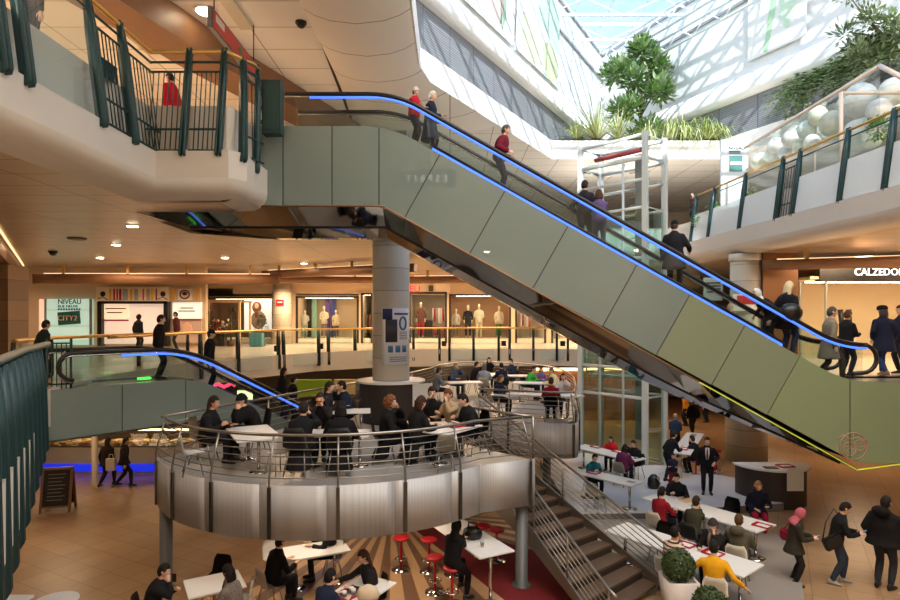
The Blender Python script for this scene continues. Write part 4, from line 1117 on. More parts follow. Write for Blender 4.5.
m = MB(); m.box((9.25, 17.3, 1.13), (.36, .25, .02), rz=-.1); single('menu_folder', m, RUBBER, 'black folder lying on the half-round counter beside the red tray', 'folder')

# ------------------------------------------------------------------ glass lift
LW = mat('lift_steel_white', (206,214,212), .35, metal=.2)
LGL = glass('lift_glass', (205,226,218), .4)
lf = thing('glass_lift', 'tall glass lift shaft with pale steel frame rising from ground floor to roof planting', 'lift', (6.6, 22.5, 0))
c0 = V((6.96, 21.4)); u1 = V((-.66, .75)); u2 = V((.75, .66)); LC = [c0, c0+u1*2.8, c0+u1*2.8+u2*1.35, c0+u2*1.35]
for p in LC: 
    m = MB(); m.box((p.x, p.y, 6.05), (.18, .18, 12.1), rz=.84); part('corner_post', m, LW, lf)
for t in (.32, .68):
    p = LC[0].lerp(LC[1], t); m = MB(); m.tube([(*p, 0), (*p, 11.3)], .05, 8); part('guide_post', m, LW, lf)
for z in (.1, 2.55, 3.6, 5.2, 7.6, 9.4, 10.4, 11.2, 12.0):
    m = MB(); m.tube([(*p, z) for p in LC], .06 if z not in (11.2,) else .09, 6, loop=True); part('ring_beam', m, LW, lf)
for i in range(4):
    a, b = LC[i], LC[(i+1) % 4]
    for z0, z1 in ((.15, 2.5), (2.6, 5.15), (5.25, 7.55), (7.65, 9.35)):
        m = MB(); m.quad((*a, z0), (*b, z0), (*b, z1), (*a, z1)); part('glass_pane', m, LGL, lf)
m = MB(); q = LC[0].lerp(LC[1], .05)-u2*.02; q2 = LC[0].lerp(LC[1], .75)-u2*.02; m.tube([(*q, 11.45), (*q2, 11.45)], .09, 8); part('red_beam', m, mat('lift_red', (160,70,72), .5), lf)
m = MB()
for k in range(10): m.tube([(*LC[0].lerp(LC[1], .22), 8.0+.3*k), (*LC[3].lerp(LC[2], .22), 8.0+.3*(k+1))], .02, 5)
m.box((*(LC[0]+u1*.5+u2*.6), 6.2), (.35, .35, 10.5), rz=.84); part('hoist_rails', m, mat('lift_machine', (150,158,154), .4, metal=.5), lf)
cc_ = (LC[0]+LC[2])/2
m = MB(); m.box((*cc_, 3.2), (2.2, 1.0, .1), rz=math.atan2(u1.y, u1.x)); part('car_floor', m, LW, lf)
m = MB()
for z in (3.35, 3.85, 4.35):
    m.tube([(*(p.lerp(V((*cc_,)) if 0 else cc_, .15)), z) for p in LC], .03, 6, loop=True)
for p in LC: m.tube([(*p.lerp(cc_, .15), 3.2), (*p.lerp(cc_, .15), 4.4)], .03, 6)
part('car_frame', m, LW, lf)
# ------------------------------------------------------------------ far first-floor shop fronts
SHOPB = mat('shop_beige', (214,190,160), .6, var=.04, vscale=1)
SHOPL = mat('shop_light', (236,222,204), .6)
SHOPBR = mat('shop_brown', (120,84,60), .6, var=.05)
FRAMED = mat('shop_frame_dark', (50,40,34), .4)
WARM_E = emit('shop_ceiling_light', (255,230,194), 13)
YS = 34.5
def X_(x, Y=YS): return (x-HX)/F*Y
def Z_(y, Y=YS): return EYE-(y-HY)/F*Y
def shop(xa, xb, ya, yb, back, label, depth=2.2, Y=YS, light=True, frame=FRAMED, floorh=.25):
    root = thing('shop_window', label, 'shop window', (X_((xa+xb)/2, Y), Y, Z1))
    x0, x1, z1 = X_(xa, Y), X_(xb, Y), Z_(ya, Y); z0 = Z1
    m = MB(); m.quad((x0, Y+depth, z0), (x1, Y+depth, z0), (x1, Y+depth, z1), (x0, Y+depth, z1)); part('back_panel', m, back, root)
    m = MB(); m.box((x0-.03, Y+depth/2, (z0+z1)/2), (.06, depth, z1-z0)); m.box((x1+.03, Y+depth/2, (z0+z1)/2), (.06, depth, z1-z0)); part('side_wall', m, back, root)
    m = MB(); m.box(((x0+x1)/2, Y+depth/2, z0+floorh/2), (x1-x0, depth, floorh)); part('plinth', m, SHOPL, root)
    m = MB(); m.box(((x0+x1)/2, Y+depth/2, z1+.05), (x1-x0, depth, .1)); part('soffit', m, SHOPL, root)
    if light:
        m = MB(); m.box(((x0+x1)/2, Y+.5, z1-.03), ((x1-x0)*.8, .18, .05)); part('light_bar', m, WARM_E, root)
    m = MB()
    for x in (x0, x1): m.box((x, Y-.03, (z0+z1)/2), (.12, .08, z1-z0))
    m.box(((x0+x1)/2, Y-.03, z1), (x1-x0+.12, .08, .12)); part('frame', m, frame, root)
    m = MB(); m.quad((x0, Y, z0), (x1, Y, z0), (x1, Y, z1), (x0, Y, z1)); part('window_pane', m, EG, root)
    return root
# wall strips between and above the shops
m = MB()
m.box((X_(440), YS+.2, 7.5), (X_(700)-X_(180), .3, .8)); m.box((-.5, YS+.2, 6.95), (24, .28, .35))
for xa, xb in ((277, 296), (358, 362), (372, 410), (446, 450), (510, 516), (545, 552)): m.box((X_((xa+xb)/2), YS+.1, (Z1+Z_(293))/2), (X_(xb)-X_(xa), .3, Z_(293)-Z1))
struct('wall_shop', m, SHOPB)
shop(206, 277, 298, 345, SHOPBR, 'dark brown shop window with a poster of a long-haired woman')
shop(297, 358, 297, 343, SHOPB, 'beige shop window with three mannequins and purple and blue hangings')
shop(362, 372, 294, 342, SHOPL, 'narrow bright shop doorway left of the middle column', 4)
shop(410, 446, 293, 341, SHOPL, 'bright white shop entrance under the red lettering', 4)
shop(450, 510, 295, 339, mat('shop_tan', (170,130,98), .6, var=.05), 'tan shop window with four mannequins right of the middle column')
shop(516, 545, 297, 338, SHOPL, 'bright white shop window at the end of the far railing', 3)
shop(552, 640, 297, 338, SHOPB, 'beige shop front behind the escalator belly, at right of the far shops', 3)
# poster of a woman
root = thing('shop_poster', 'lit fashion poster of a woman with long auburn hair', 'poster', (X_(253), YS+.9, Z_(330)))
m = MB(); m.box((X_(253), YS+.9, Z_(315)), (X_(267)-X_(239), .04, Z_(299)-Z_(331))); part('sheet', m, emit('poster_lit', (236,226,214), .9), root)
c = V((X_(252), YS+.86, Z_(307)))
m = MB(); m.ball(c, (.28, .03, .34), 16, 10); part('hair_print', m, mat('print_auburn', (138,84,54), .6), root)
m = MB(); m.ball(c+V((0, -.02, .06)), (.13, .02, .17), 14, 8); part('face_print', m, mat('print_skin', (228,184,158), .6), root)
m = MB(); m.ball(c+V((.1, -.01, -.75)), (.45, .03, .55), 16, 8); part('coat_print', m, mat('print_coat', (176,150,130), .6), root)
m = MB(); m.ball(c+V((.0, -.02, -.45)), (.13, .03, .25), 12, 8); part('hair_print', m, mat('print_auburn', (138,84,54), .6), root)
# hangings in the mannequin window
for x, rgb, lb in ((302, (54,44,40), 'dark panel with small lettering'), (308, (150,196,172), 'pale mint hanging'), (322, (110,76,160), 'purple hanging'), (328, (60,70,150), 'blue hanging')):
    m = MB(); m.box((X_(x), YS+1.7, (Z_(298)+Z_(338))/2), (.30, .03, Z_(298)-Z_(338))); single('banner', m, mat('hanging_%d' % x, rgb, .6), lb+' in the beige mannequin window', 'banner')
# red letters
REDL = emit('red_letters', (240,40,60), 1.3)
root = thing('shop_sign', 'red shop lettering ending in EU beside the middle column', 'sign', (X_(408), YS-.06, Z_(292)))
m = MB(); m.box((X_(420), YS-.02, Z_(289)), (X_(450)-X_(390), .06, .62)); part('sign_board', m, SHOPL, root)
text_part('letters', 'EU', .52, (X_(409.5), YS-.06, Z_(292)), REDL, root)
root = thing('shop_sign', 'small dark square wall sign right of the red lettering', 'sign', (X_(431), YS-.3, Z_(291)))
m = MB(); m.box((X_(431), YS-.1, Z_(288.5)), (.26, .08, .34)); part('sign_board', m, mat('sign_brown', (90,80,60), .5), root)
# mannequins
MANQ = mat('mannequin_cream', (224,204,178), .45)
def mannequin(x, ytop, yb, Y, label, top, bot, group=None, arm=0, dress=None):
    p = V((X_(x, Y), Y, Z1+.25)); h = Z_(ytop, Y)-p.z; s = h/1.8
    root = thing('mannequin', label, 'mannequin', p, 0, group, s)
    def E(z, rx, ry, y=0): return [V((rx*math.cos(t), y+ry*math.sin(t), z)) for t in [2*PI*k/12 for k in range(12)]]
    m = MB(); m.ball((0, 0, 1.69), (.075, .09, .115), 14, 10); m.tube([(0, 0, 1.62), (0, 0, 1.48)], .05, 8)
    for sd in (-1, 1):
        m.tube([(sd*.17, 0, 1.42), (sd*.23, .02, 1.15), (sd*(.21-.06*arm), -.05-.14*arm, .92+.14*arm), (sd*(.20-.10*arm), -.08-.12*arm, .80+.25*arm)], [.05, .042, .034, .02], 8)
        m.tube([(sd*.09, 0, .90), (sd*.10, .01, .50), (sd*.10, 0, .09)], [.08, .055, .035], 8); m.ball((sd*.10, -.05, .045), (.04, .11, .045), 8, 6)
    m.loft([E(.85, .15, .10), E(1.0, .16, .11), E(1.12, .125, .09), E(1.3, .16, .11), E(1.43, .16, .085), E(1.49, .06, .05)]); part('figure', m, MANQ, root, world=False, sm=True)
    m = MB(); m.loft([E(.80, .19, .13), E(1.0, .185, .13), E(1.12, .15, .115), E(1.3, .185, .135), E(1.44, .18, .105), E(1.5, .08, .07)])
    for sd in (-1, 1): m.tube([(sd*.17, 0, 1.42), (sd*.235, .02, 1.15), (sd*(.22-.05*arm), -.03-.1*arm, .98+.1*arm)], [.065, .056, .046], 8)
    part('top', m, fabric(top), root, world=False, sm=True)
    m = MB()
    if dress: m.loft([E(.5, .26, .2), E(.9, .18, .13), E(1.0, .17, .12)])
    else:
        for sd in (-1, 1): m.tube([(sd*.09, 0, .92), (sd*.10, .01, .50), (sd*.10, 0, .12)], [.095, .07, .055], 8)
    part('skirt' if dress else 'trousers', m, fabric(bot), root, world=False, sm=True)
    m = MB(); m.lathe((0, 0, 0), [(.22, 0), (.22, .015), (.05, .02)], 16); part('stand', m, STEEL, root, world=False)
YM = YS+1.0
mannequin(305, 310, 341, YM, 'mannequin in a light patterned coat at the left of the beige window', (196,188,176), (150,176,160), arm=1)
mannequin(324, 306, 338, YM, 'mannequin in a pale top before the purple hanging', (214,200,176), (120,110,130), arm=1)
mannequin(336, 310, 338, YM, 'mannequin in a beige top and grey trousers at the right of the beige window', (200,182,150), (96,90,80))
mannequin(421, 302, 328, YM, 'mannequin in a dark jacket and dark red trousers in the bright entrance', (120,80,70), (170,34,60))
mannequin(456, 309, 338, YM, 'leftmost mannequin of the tan window, grey top', (190,182,170), (130,110,96))
mannequin(468, 305, 338, YM, 'mannequin in a long black coat in the tan window', (34,36,44), (40,40,48))
mannequin(479, 304, 336, YM, 'mannequin in a cream jacket in the tan window', (222,212,190), (200,186,160), arm=1)
mannequin(499, 306, 336, YM, 'mannequin with green trousers at the right of the tan window', (206,190,170), (60,120,60))
# clothes rails and stock in the bright shops
rr = random.Random(4)
def clothes(xa, xb, ya, yb, Y, cols, label, grp=None):
    root = thing('clothes_rail', label, 'clothes rail', (X_((xa+xb)/2, Y), Y, Z1+.25))
    x0, x1, z1, z0 = X_(xa, Y), X_(xb, Y), Z_(ya, Y), Z_(yb, Y)
    m = MB(); m.tube([(x0, Y, Z1+.25), (x0, Y, z1), (x1, Y, z1), (x1, Y, Z1+.25)], .02, 6); part('rail_frame', m, STEEL, root)
    n = max(4, int((x1-x0)/.11))
    for i in range(n):
        x = x0+.05+(x1-x0-.1)*i/(n-1); L = (z1-z0)*rr.uniform(.75, 1)
        m = MB(); m.loft([[V((x-wd, Y-dp, z)), V((x+wd, Y-dp, z)), V((x+wd, Y+dp, z)), V((x-wd, Y+dp, z))] for wd, dp, z in ((.02, .03, z1), (.045, .2, z1-.08), (.05, .22, z1-L))]); part('garment', m, fabric(cols[i % len(cols)]), root)
clothes(364, 371, 314, 338, YS+1.6, [(170,70,60), (220,200,180), (90,50,44), (230,150,90)], 'rail of red and brown clothes in the narrow bright doorway')
clothes(432, 446, 308, 324, YS+1.4, [(230,224,220), (200,60,60), (150,160,180), (240,230,220)], 'upper rail of pale clothes in the bright entrance')
clothes(433, 447, 326, 338, YS+1.1, [(150,44,44), (170,60,54), (90,40,40)], 'rail of dark red clothes at the right of the bright entrance')
clothes(520, 530, 306, 330, YS+1.5, [(226,220,214), (200,90,80), (190,190,200)], 'rail of clothes in the bright shop window at the end of the far railing')
m = MB(); m.box((X_(425), YS+1.6, 4.75), (.8, .6, 1.0)); single('display_stand', m, FRAMED, 'dark display stand in the bright entrance behind the railing', 'stand')

# ------------------------------------------------------------------ left shop fronts (signs and screens)
YL = 28.8
m = MB(); m.box(((X_(203, YL)+X_(-60, YL))/2, YL+.45, 5.9), (X_(203, YL)-X_(-60, YL), .3, 3.9)); struct('wall_shop', m, SHOPB)
MINT = emit('mint_lightbox', (176,206,190), .75)
root = thing('light_box_sign', 'mint green illuminated sign reading NIVEAU with a tilted teal plate', 'sign', (X_(68, YL), YL, Z1+.3))
m = MB(); m.box((X_(68.5, YL), YL+.1, (Z_(299, YL)+Z_(345, YL))/2), (X_(91, YL)-X_(46, YL), .2, Z_(299, YL)-Z_(345, YL))); part('lit_panel', m, MINT, root)
m = MB()
for x in (46, 91): m.box((X_(x, YL), YL-.02, (Z_(299, YL)+Z_(345, YL))/2), (.08, .1, Z_(299, YL)-Z_(345, YL)))
for y in (310, 326): m.box((X_(68.5, YL), YL-.01, Z_(y, YL)), (X_(91, YL)-X_(46, YL), .03, .02))
part('frame', m, mat('alu', (170,174,172), .35, metal=.8), root)
INK = mat('sign_ink', (40,56,54), .6)
text_part('lettering', 'NIVEAU', .34, (X_(58, YL), YL-.02, Z_(304, YL)), INK, root, sx=.95)
text_part('lettering', 'RUE NEUVE', .18, (X_(58, YL), YL-.02, Z_(307.6, YL)), INK, root, sx=1.05)
m = MB()
for k in range(9): m.box((X_(59+2.6*k, YL), YL-.02, Z_(309.3, YL)), (.075, .02, .09))
part('faint_line', m, INK, root)
TR = Matrix.Rotation(PI/2, 4, 'X')
m = MB(); m.box((0, 0, 0), (1.06, .04, .62)); me = m.mesh('tilted_plate'); me.transform(Matrix.Translation((X_(69.5, YL), YL-.03, Z_(318, YL))) @ Matrix.Rotation(-.08, 4, 'Y')); part('tilted_plate', me, mat('plate_teal', (30,96,100), .5), root)
text_part('plate_lettering', 'CITY2', .34, (X_(58.5, YL), YL-.08, Z_(320.4, YL)), mat('plate_cream', (236,206,170), .5), root, sx=1.05)
# orange lit poster between pillar and sign
root = thing('light_box_sign', 'narrow peach lit poster with a red spot left of the mint sign', 'sign', (X_(41.5, YL), YL, Z1+.3))
m = MB(); m.box((X_(42, YL), YL+.1, Z_(322, YL)), (X_(45, YL)-X_(38.5, YL), .15, 2.2)); part('lit_panel', m, emit('peach_lit', (244,200,168), .8), root)
m = MB(); m.box((X_(42.5, YL), YL, Z_(339, YL)), (.2, .04, .25)); part('red_spot', m, RED, root)
# shop with the two wall screens
root = thing('wall_screen', 'large framed white wall screen with lettering at its upper left, between dark posts', 'screen', (X_(134, YL), YL, Z1+.4))
m = MB()
for x in (100.5, 166.5): m.box((X_(x, YL), YL+.05, (Z_(302, YL)+Z_(346, YL))/2), (.2, .3, Z_(302, YL)-Z_(346, YL)))
m.box((X_(133.5, YL), YL+.05, Z_(302.5, YL)), (X_(168, YL)-X_(99, YL), .3, .12)); part('frame', m, RUBBER, root)
m = MB(); m.box((X_(133.5, YL), YL+.2, (Z_(303, YL)+Z_(344, YL))/2), (X_(165, YL)-X_(102, YL), .1, Z_(303, YL)-Z_(344, YL))); part('lit_panel', m, emit('screen_lit', (226,206,190), .62), root)
m = MB(); m.box((X_(115, YL), YL+.13, Z_(311.5, YL)), (X_(127, YL)-X_(102.5, YL), .03, Z_(304.5, YL)-Z_(319, YL))); part('message_panel', m, emit('message_lit', (240,214,180), .8), root)
m = MB(); m.box((X_(115, YL), YL+.11, Z_(320.3, YL)), (X_(127, YL)-X_(102.5, YL), .03, .07)); part('red_line', m, RED, root)
for y, xa, xb in ((308.5, 104.5, 125), (312.5, 106, 121)):
    m = MB(); m.box((X_((xa+xb)/2, YL), YL+.10, Z_(y, YL)), ((xb-xa)/F*YL, .02, .06)); part('faint_line', m, mat('ink_brown', (140,106,82), .6), root)
root = thing('wall_screen', 'smaller white lit screen with red line above a face poster, right of the large screen', 'screen', (X_(185, YL), YL, Z1+.4))
m = MB(); m.box((X_(185.5, YL), YL+.2, Z_(310.5, YL)), (X_(200, YL)-X_(171, YL), .1, Z_(302, YL)-Z_(318.5, YL))); part('lit_panel', m, emit('message_lit2', (220,226,214), .8), root)
m = MB(); m.box((X_(185.5, YL), YL+.14, Z_(319.7, YL)), (X_(200, YL)-X_(171, YL), .06, .07)); part('red_line', m, RED, root)
for y, xa, xb in ((308, 179, 192), (311, 177, 194)):
    m = MB(); m.box((X_((xa+xb)/2, YL), YL+.13, Z_(y, YL)), ((xb-xa)/F*YL, .02, .05)); part('faint_line', m, mat('ink_brown', (140,106,82), .6), root)
m = MB(); m.box((X_(186, YL), YL+.2, Z_(332, YL)), (X_(200, YL)-X_(172, YL), .1, Z_(321, YL)-Z_(343, YL))); part('poster_sheet', m, mat('poster_pinkish', (206,180,166), .6), root)
m = MB(); m.ball((X_(186, YL), YL+.13, Z_(330, YL)), (.26, .03, .36), 16, 10); part('face_print', m, mat('print_skin', (228,184,158), .6), root)
# colourful frieze
root = thing('frieze_panel', 'long white frieze with pink, yellow and blue streaks and dark spots above the large screen', 'frieze', (X_(132, YL), YL-.05, Z_(302, YL)))
m = MB(); m.box((X_(133, YL), YL-.02, Z_(294.5, YL)), (X_(170, YL)-X_(97, YL), .06, Z_(287, YL)-Z_(302, YL))); part('board', m, mat('frieze_white', (230,214,196), .6), root)
for x, wd, rgb in ((111, 1.6, (214,170,40)), (115, 1.5, (170,30,70)), (118, 1.2, (170,30,70)), (121, 2, (150,24,70)), (126, 5, (150,166,176)), (132, 2, (214,170,40)), (137, 3.5, (150,166,176)), (144, 1, (190,30,60)), (149, 3, (150,166,176)), (153, 2.5, (214,180,60)), (157, 1.2, (120,24,80))):
    m = MB(); m.box((X_(x, YL), YL-.07, Z_(294.5, YL)), (wd/F*YL, .03, .55)); part('streak', m, mat('streak_%d_%d_%d' % rgb, rgb, .6), root)
for x in (103.5, 163.5):
    m = MB(); m.ball((X_(x, YL), YL-.06, Z_(294, YL)), (.13, .03, .13), 12, 8); m.tube([(X_(x-5, YL), YL-.06, Z_(299, YL)), (X_(x, YL), YL-.07, Z_(297, YL)), (X_(x+5, YL), YL-.06, Z_(300, YL))], .02, 5); part('dark_spot', m, RUBBER, root)
root = thing('frieze_panel', 'short frieze with a dark drawn round motif above the smaller screen', 'frieze', (X_(186, YL), YL-.05, Z_(302, YL)))
m = MB(); m.box((X_(186, YL), YL-.02, Z_(294.5, YL)), (X_(201, YL)-X_(171, YL), .06, Z_(288, YL)-Z_(301, YL))); part('board', m, mat('frieze_sand', (214,184,150), .6), root)
m = MB(); m.box((X_(185.5, YL), YL-.06, Z_(294.5, YL)), (.68, .03, .55)); part('white_field', m, WHITE, root)
m = MB(); cx, cz = X_(185.5, YL), Z_(294.5, YL)
m.tube([(cx+.22*math.cos(2*PI*k/20), YL-.09, cz+.20*math.sin(2*PI*k/20)) for k in range(20)], .035, 5, loop=True); m.ball((cx, YL-.09, cz+.04), (.13, .03, .09), 10, 6); part('round_motif', m, mat('motif_wine', (90,30,40), .6), root)
for x in (174, 198):
    m = MB(); m.box((X_(x, YL), YL-.06, Z_(294.5, YL)), (.10, .03, .56)); part('streak', m, mat('streak_214_170_40', (214,170,40), .6), root)
# small notice on the brown column
root = thing('notice_plate', 'small red notice on the brown stone column', 'notice', (-9.3, 32.6, 6.1))
m = MB(); m.box((-9.25, 32.64, 6.22), (.42, .03, .34)); part('plate', m, RED, root)
m = MB(); m.box((-9.25, 32.62, 6.25), (.26, .02, .06)); part('white_line', m, WHITE, root)

# seating corner with furniture in front of the brown shop
FR = mat('pale_timber', (206,176,140), .5)
root = thing('timber_frame', 'pale timber pergola frame standing before the dark brown shop window', 'frame', (X_(221, 31), 31, Z1))
m = MB()
for x in (202, 245):
    for y in (30.2, 31.8): m.box((X_(x, 31), y, Z1+1.15), (.1, .1, 2.3))
for y in (30.2, 31.8): m.box((X_(223.5, 31), y, Z1+2.3), (X_(247, 31)-X_(200, 31), .1, .1))
part('posts', m, FR, root)
# ------------------------------------------------------------------ right shop on the first floor
YC = 22.0
root = thing('shop_sign', 'black fascia board with white lettering CALZEDONIA at right', 'sign', (X_(880, YC), YC, Z_(281, YC)))
m = MB(); m.box((X_(905, YC), YC+.1, Z_(272.5, YC)), (X_(990, YC)-X_(818, YC), .3, Z_(264, YC)-Z_(281, YC))); part('fascia_board', m, RUBBER, root)
text_part('letters', 'CALZEDONIA', .36, (X_(853, YC), YC-.07, Z_(275.3, YC)), emit('white_letters', (250,250,250), 1.3), root, sx=.98)
m = MB(); m.box((X_(920, YC), YC+2.6, 5.4), (X_(1010, YC)-X_(790, YC), .1, 2.9)); m.box((X_(920, YC), YC+1.3, 6.9), (X_(1010, YC)-X_(790, YC), 2.6, .1)); struct('wall_shop', m, mat('shop_cream', (232,206,170), .6))
root = thing('shop_glazing', 'tall clear shop glazing under the black sign board', 'shop window', (X_(905, YC), YC, Z1))
m = MB(); m.quad((X_(800, YC), YC, Z1), (X_(990, YC), YC, Z1), (X_(990, YC), YC, 6.75), (X_(800, YC), YC, 6.75)); part('pane', m, EG, root)
m = MB()
for x in (800, 826, 990): m.box((X_(x, YC), YC, Z1+1.4), (.07, .07, 2.8))
part('mullion', m, mat('alu', (170,174,172), .35, metal=.8), root)
m = MB(); m.box((X_(920, YC), YC+1.2, 6.8), (X_(1000, YC)-X_(810, YC), .1, .03)); root2 = part('light_bar', m, WARM_E, root)
m = MB(); m.box((X_(785, YC), YC+.5, 6.0), (1.3, .4, 3.9)); single('pillar', m, mat('pillar_bronze', (120,84,54), .35, metal=.4), 'bronze-brown square pillar between the right column and the black sign board', 'pillar')
# leg display in the window
root = thing('leg_display', 'black stocking legs on display in the right shop window', 'display', (X_(862, YC), YC+1, Z1))
m = MB()
for s in (0, .32): m.tube([(X_(858, YC)+s, YC+1, 5.75), (X_(858, YC)+s+.05, YC+1, 5.2), (X_(858, YC)+s, YC+1, 4.75), (X_(858, YC)+s-.12, YC+.95, 4.68)], [.10, .08, .05, .04], 8)
part('legs', m, RUBBER, root); m = MB(); m.box((X_(860, YC), YC+1, 4.3), (.7, .5, .7)); part('plinth', m, SHOPL, root)
# red notice and grey menu stand near the right column
root = thing('notice_plate', 'white notice with a red field on the right column', 'notice', (10.8, 22.3, 5.8))
m = MB(); m.box((11.0, 22.28, 6.0), (1.0, .04, .62)); part('sheet', m, WTOP, root); m = MB(); m.box((11.05, 22.25, 6.1), (.8, .03, .32)); part('red_field', m, RED, root)
root = thing('sign_stand', 'pale grey sign with lines of text behind the escalator, left of the right column', 'sign', (X_(713, 24), 24, Z1))
m = MB(); m.box((X_(713, 24), 24, Z_(289, 24)), (.75, .06, .9)); part('panel', m, mat('panel_grey', (196,204,196), .5), root)
m = MB(); m.box((X_(713, 24), 24, 4.9), (.08, .06, 1.9)); part('stand', m, DARK, root)
for k in range(4):
    m = MB(); m.box((X_(713, 24), 23.95, Z_(283+3*k, 24)), (.55, .02, .05)); part('text_line', m, INK, root)

# ------------------------------------------------------------------ upper-right gallery: sign board, egg display, tent
root = thing('sign_stand', 'white upright sign with a teal square on the upper-right gallery', 'sign', (12.9, 26.5, Z2))
Yg = 26.5
m = MB(); m.box((X_(734, Yg), Yg, (Z_(140, Yg)+Z2)/2), (X_(748, Yg)-X_(721, Yg), .12, Z_(140, Yg)-Z2)); part('panel', m, mat('panel_white_grey', (216,222,224), .5), root)
m = MB(); m.box((X_(735, Yg), Yg-.08, Z_(164, Yg)), (X_(741, Yg)-X_(728, Yg), .04, Z_(157, Yg)-Z_(172, Yg))); part('teal_square', m, mat('plate_teal2', (70,124,124), .5), root)
m = MB(); m.box((X_(735, Yg), Yg-.11, Z_(164, Yg)), (.5, .02, .14)); part('cream_mark', m, mat('plate_cream', (236,206,170), .5), root)
text_part('lettering', 'NIVEAU', .2, (X_(728, Yg), Yg-.07, Z_(150, Yg)), INK, root)
m = MB()
for y in (151.6, 153.4): m.box((X_(734, Yg), Yg-.07, Z_(y, Yg)), (.5, .02, .04))
part('faint_line', m, INK, root)
EL_ = thing('shop_sign', 'white lettering seen back to front as a faint reflection in the green glass', 'sign', (-1.2, -4, 12.3))
m = MB(); m.box((-1.3, -4.08, 12.6), (3.2, .08, .9)); part('sign_board', m, RUBBER, EL_)
me = text_mesh('E S P R I T', .50, .03); me.transform(Matrix.Translation((-.12, -3.98, 12.38)) @ Matrix.Rotation(PI, 4, 'Z') @ Matrix.Rotation(PI/2, 4, 'X')); part('letters', me, emit('white_sign_letters', (255,250,240), 2.2), EL_)
EGG = [mat('egg_white', (236,235,230), .45, var=.16, bump=.5, bscale=9, vscale=6), mat('egg_pale_yellow', (234,228,200), .45, var=.16, bump=.5, bscale=9, vscale=6), mat('egg_blush', (236,224,218), .45, var=.16, bump=.5, bscale=9, vscale=6), mat('egg_pale_mint', (226,233,226), .45, var=.16, bump=.5, bscale=9, vscale=6)]
eggs = [(832, 124, 12, 18.5, 1), (860, 101, 16, 17.5, 0), (857, 134, 13, 17.5, 0), (807, 130, 9, 20, 3), (879, 112, 12, 16.6, 0), (760, 161, 9, 23, 1), (776, 146, 8, 22, 2), (790, 139, 8, 21, 2), (818, 116, 9, 19.5, 1), (846, 120, 8, 18.3, 2), (786, 153, 7, 21.5, 0), (872, 138, 10, 16.8, 1), (893, 92, 13, 16.6, 3), (770, 156, 6, 22.3, 3), (800, 146, 7, 20.6, 1), (822, 134, 8, 20.5, 0), (841, 142, 8, 19.0, 3), (812, 143, 8, 19.6, 2), (886, 130, 9, 16.9, 2), (845, 105, 8, 19.8, 0), (868, 120, 8, 18.6, 3), (795, 133, 7, 21.6, 0), (781, 141, 6, 22.6, 1)]
names = ['pale yellow egg in the middle of the egg display', 'largest white egg beneath the tent ridge', 'white egg below the largest one, near the gallery rail', 'pale mint egg at the left of the tent post', 'white egg at right, between largest egg and frame edge', 'pale yellow egg lowest at the left end of the display', 'blush egg second from the left end of the display', 'blush egg beneath the sloping glass edge', 'pale yellow egg just left of the tent post', 'small blush egg right of the tent post', 'white egg low on the left behind the double post', 'pale yellow egg low at right, by the green bush', 'pale mint egg at the right edge of the photo', 'small pale mint egg between the two leftmost', 'small pale yellow egg low in the middle', 'white egg half hidden behind the pale yellow middle egg', 'mint egg low right of the tent post', 'blush egg low left of the tent post', 'blush egg beneath the rightmost white egg', 'small white egg between the middle egg and the largest', 'mint egg tucked below the largest egg', 'small white egg beneath the sloping tent rafter', 'smallest pale yellow egg near the left end of the display']
for (x, y, r, Y, k), nm in zip(eggs, names):
    Y *= 1.12; p = at(x, y, Y); R = r/F*Y
    root = thing('display_egg', nm, 'giant egg', p-V((0, 0, R*1.1)), 0, 'giant pale eggs on the upper-right gallery')
    m = MB(); m.loft([[p+V((R*math.sin(t)*math.cos(q), R*math.sin(t)*math.sin(q), -R*1.1*math.cos(t)*(1 if t > PI/2 else .95))) for q in [2*PI*j/20 for j in range(20)]] for t in [.02+(PI-.04)*i/14 for i in range(15)]]); part('shell', m, EGG[k], root, sm=True)
    m = MB()
    for dz in (-.25, .3): 
        rr_ = R*math.sqrt(1-dz*dz)*1.005; m.tube([p+V((rr_*math.cos(2*PI*j/24), rr_*math.sin(2*PI*j/24), R*1.05*dz)) for j in range(24)], R*.02, 5, loop=True)
    part('painted_band', m, EGG[(k+2) % 4], root)
# bed the eggs lie on
m = MB(); rows = []
for i in range(9):
    Y = 15.5+i*1.1; rows.append([V((RR(Y)+1.0+q*.9, Y, Z2+.12+.16*q*(1+.3*math.sin(i*2+q))+max(0, (21-Y))*.05)) for q in range(7)])
m.strip(rows); single('display_mound', m, mat('moss_pale', (176,168,120), .9, var=.4, vscale=5, bump=.8, bscale=12), 'pale mossy mound that carries the giant eggs', 'mound', sm=True)
root = thing('tent_frame', 'cream timber tent frame over the giant eggs', 'frame', (13, 19, Z2))
TF = mat('tent_timber', (226,206,190), .5)
P_ = lambda x, y, Y: at(x, y, Y)
m = MB()
m.tube([P_(745, 148, 25), P_(880, 66, 17.5)], .06, 8); m.tube([P_(880, 66, 17.5), P_(905, 79, 16.2)], .07, 8); part('rafter', m, TF, root)
m = MB(); m.tube([P_(841, 93, 18.2), V((P_(841, 93, 18.2).x, 18.2, Z2))], .06, 8); part('post', m, TF, root)
m = MB(); m.tube([P_(841, 93, 18.2), P_(902, 93, 18.0)], .05, 8); part('tie_beam', m, TF, root)
m = MB(); m.tube([P_(795, 160, 20.6), P_(841, 143, 18.4)], .03, 6); m.tube([P_(815, 153, 19.4), V((P_(815, 153, 19.4).x, 19.4, Z2))], .03, 6); part('low_rail', m, TF, root)
m = MB(); a_, b_ = P_(747, 146, 25.2), P_(880, 62, 17.8); m.quad(a_, b_, b_+V((3.5, 2, .6)), a_+V((3.5, 2, .6))); part('glass_roof', m, EG, root)
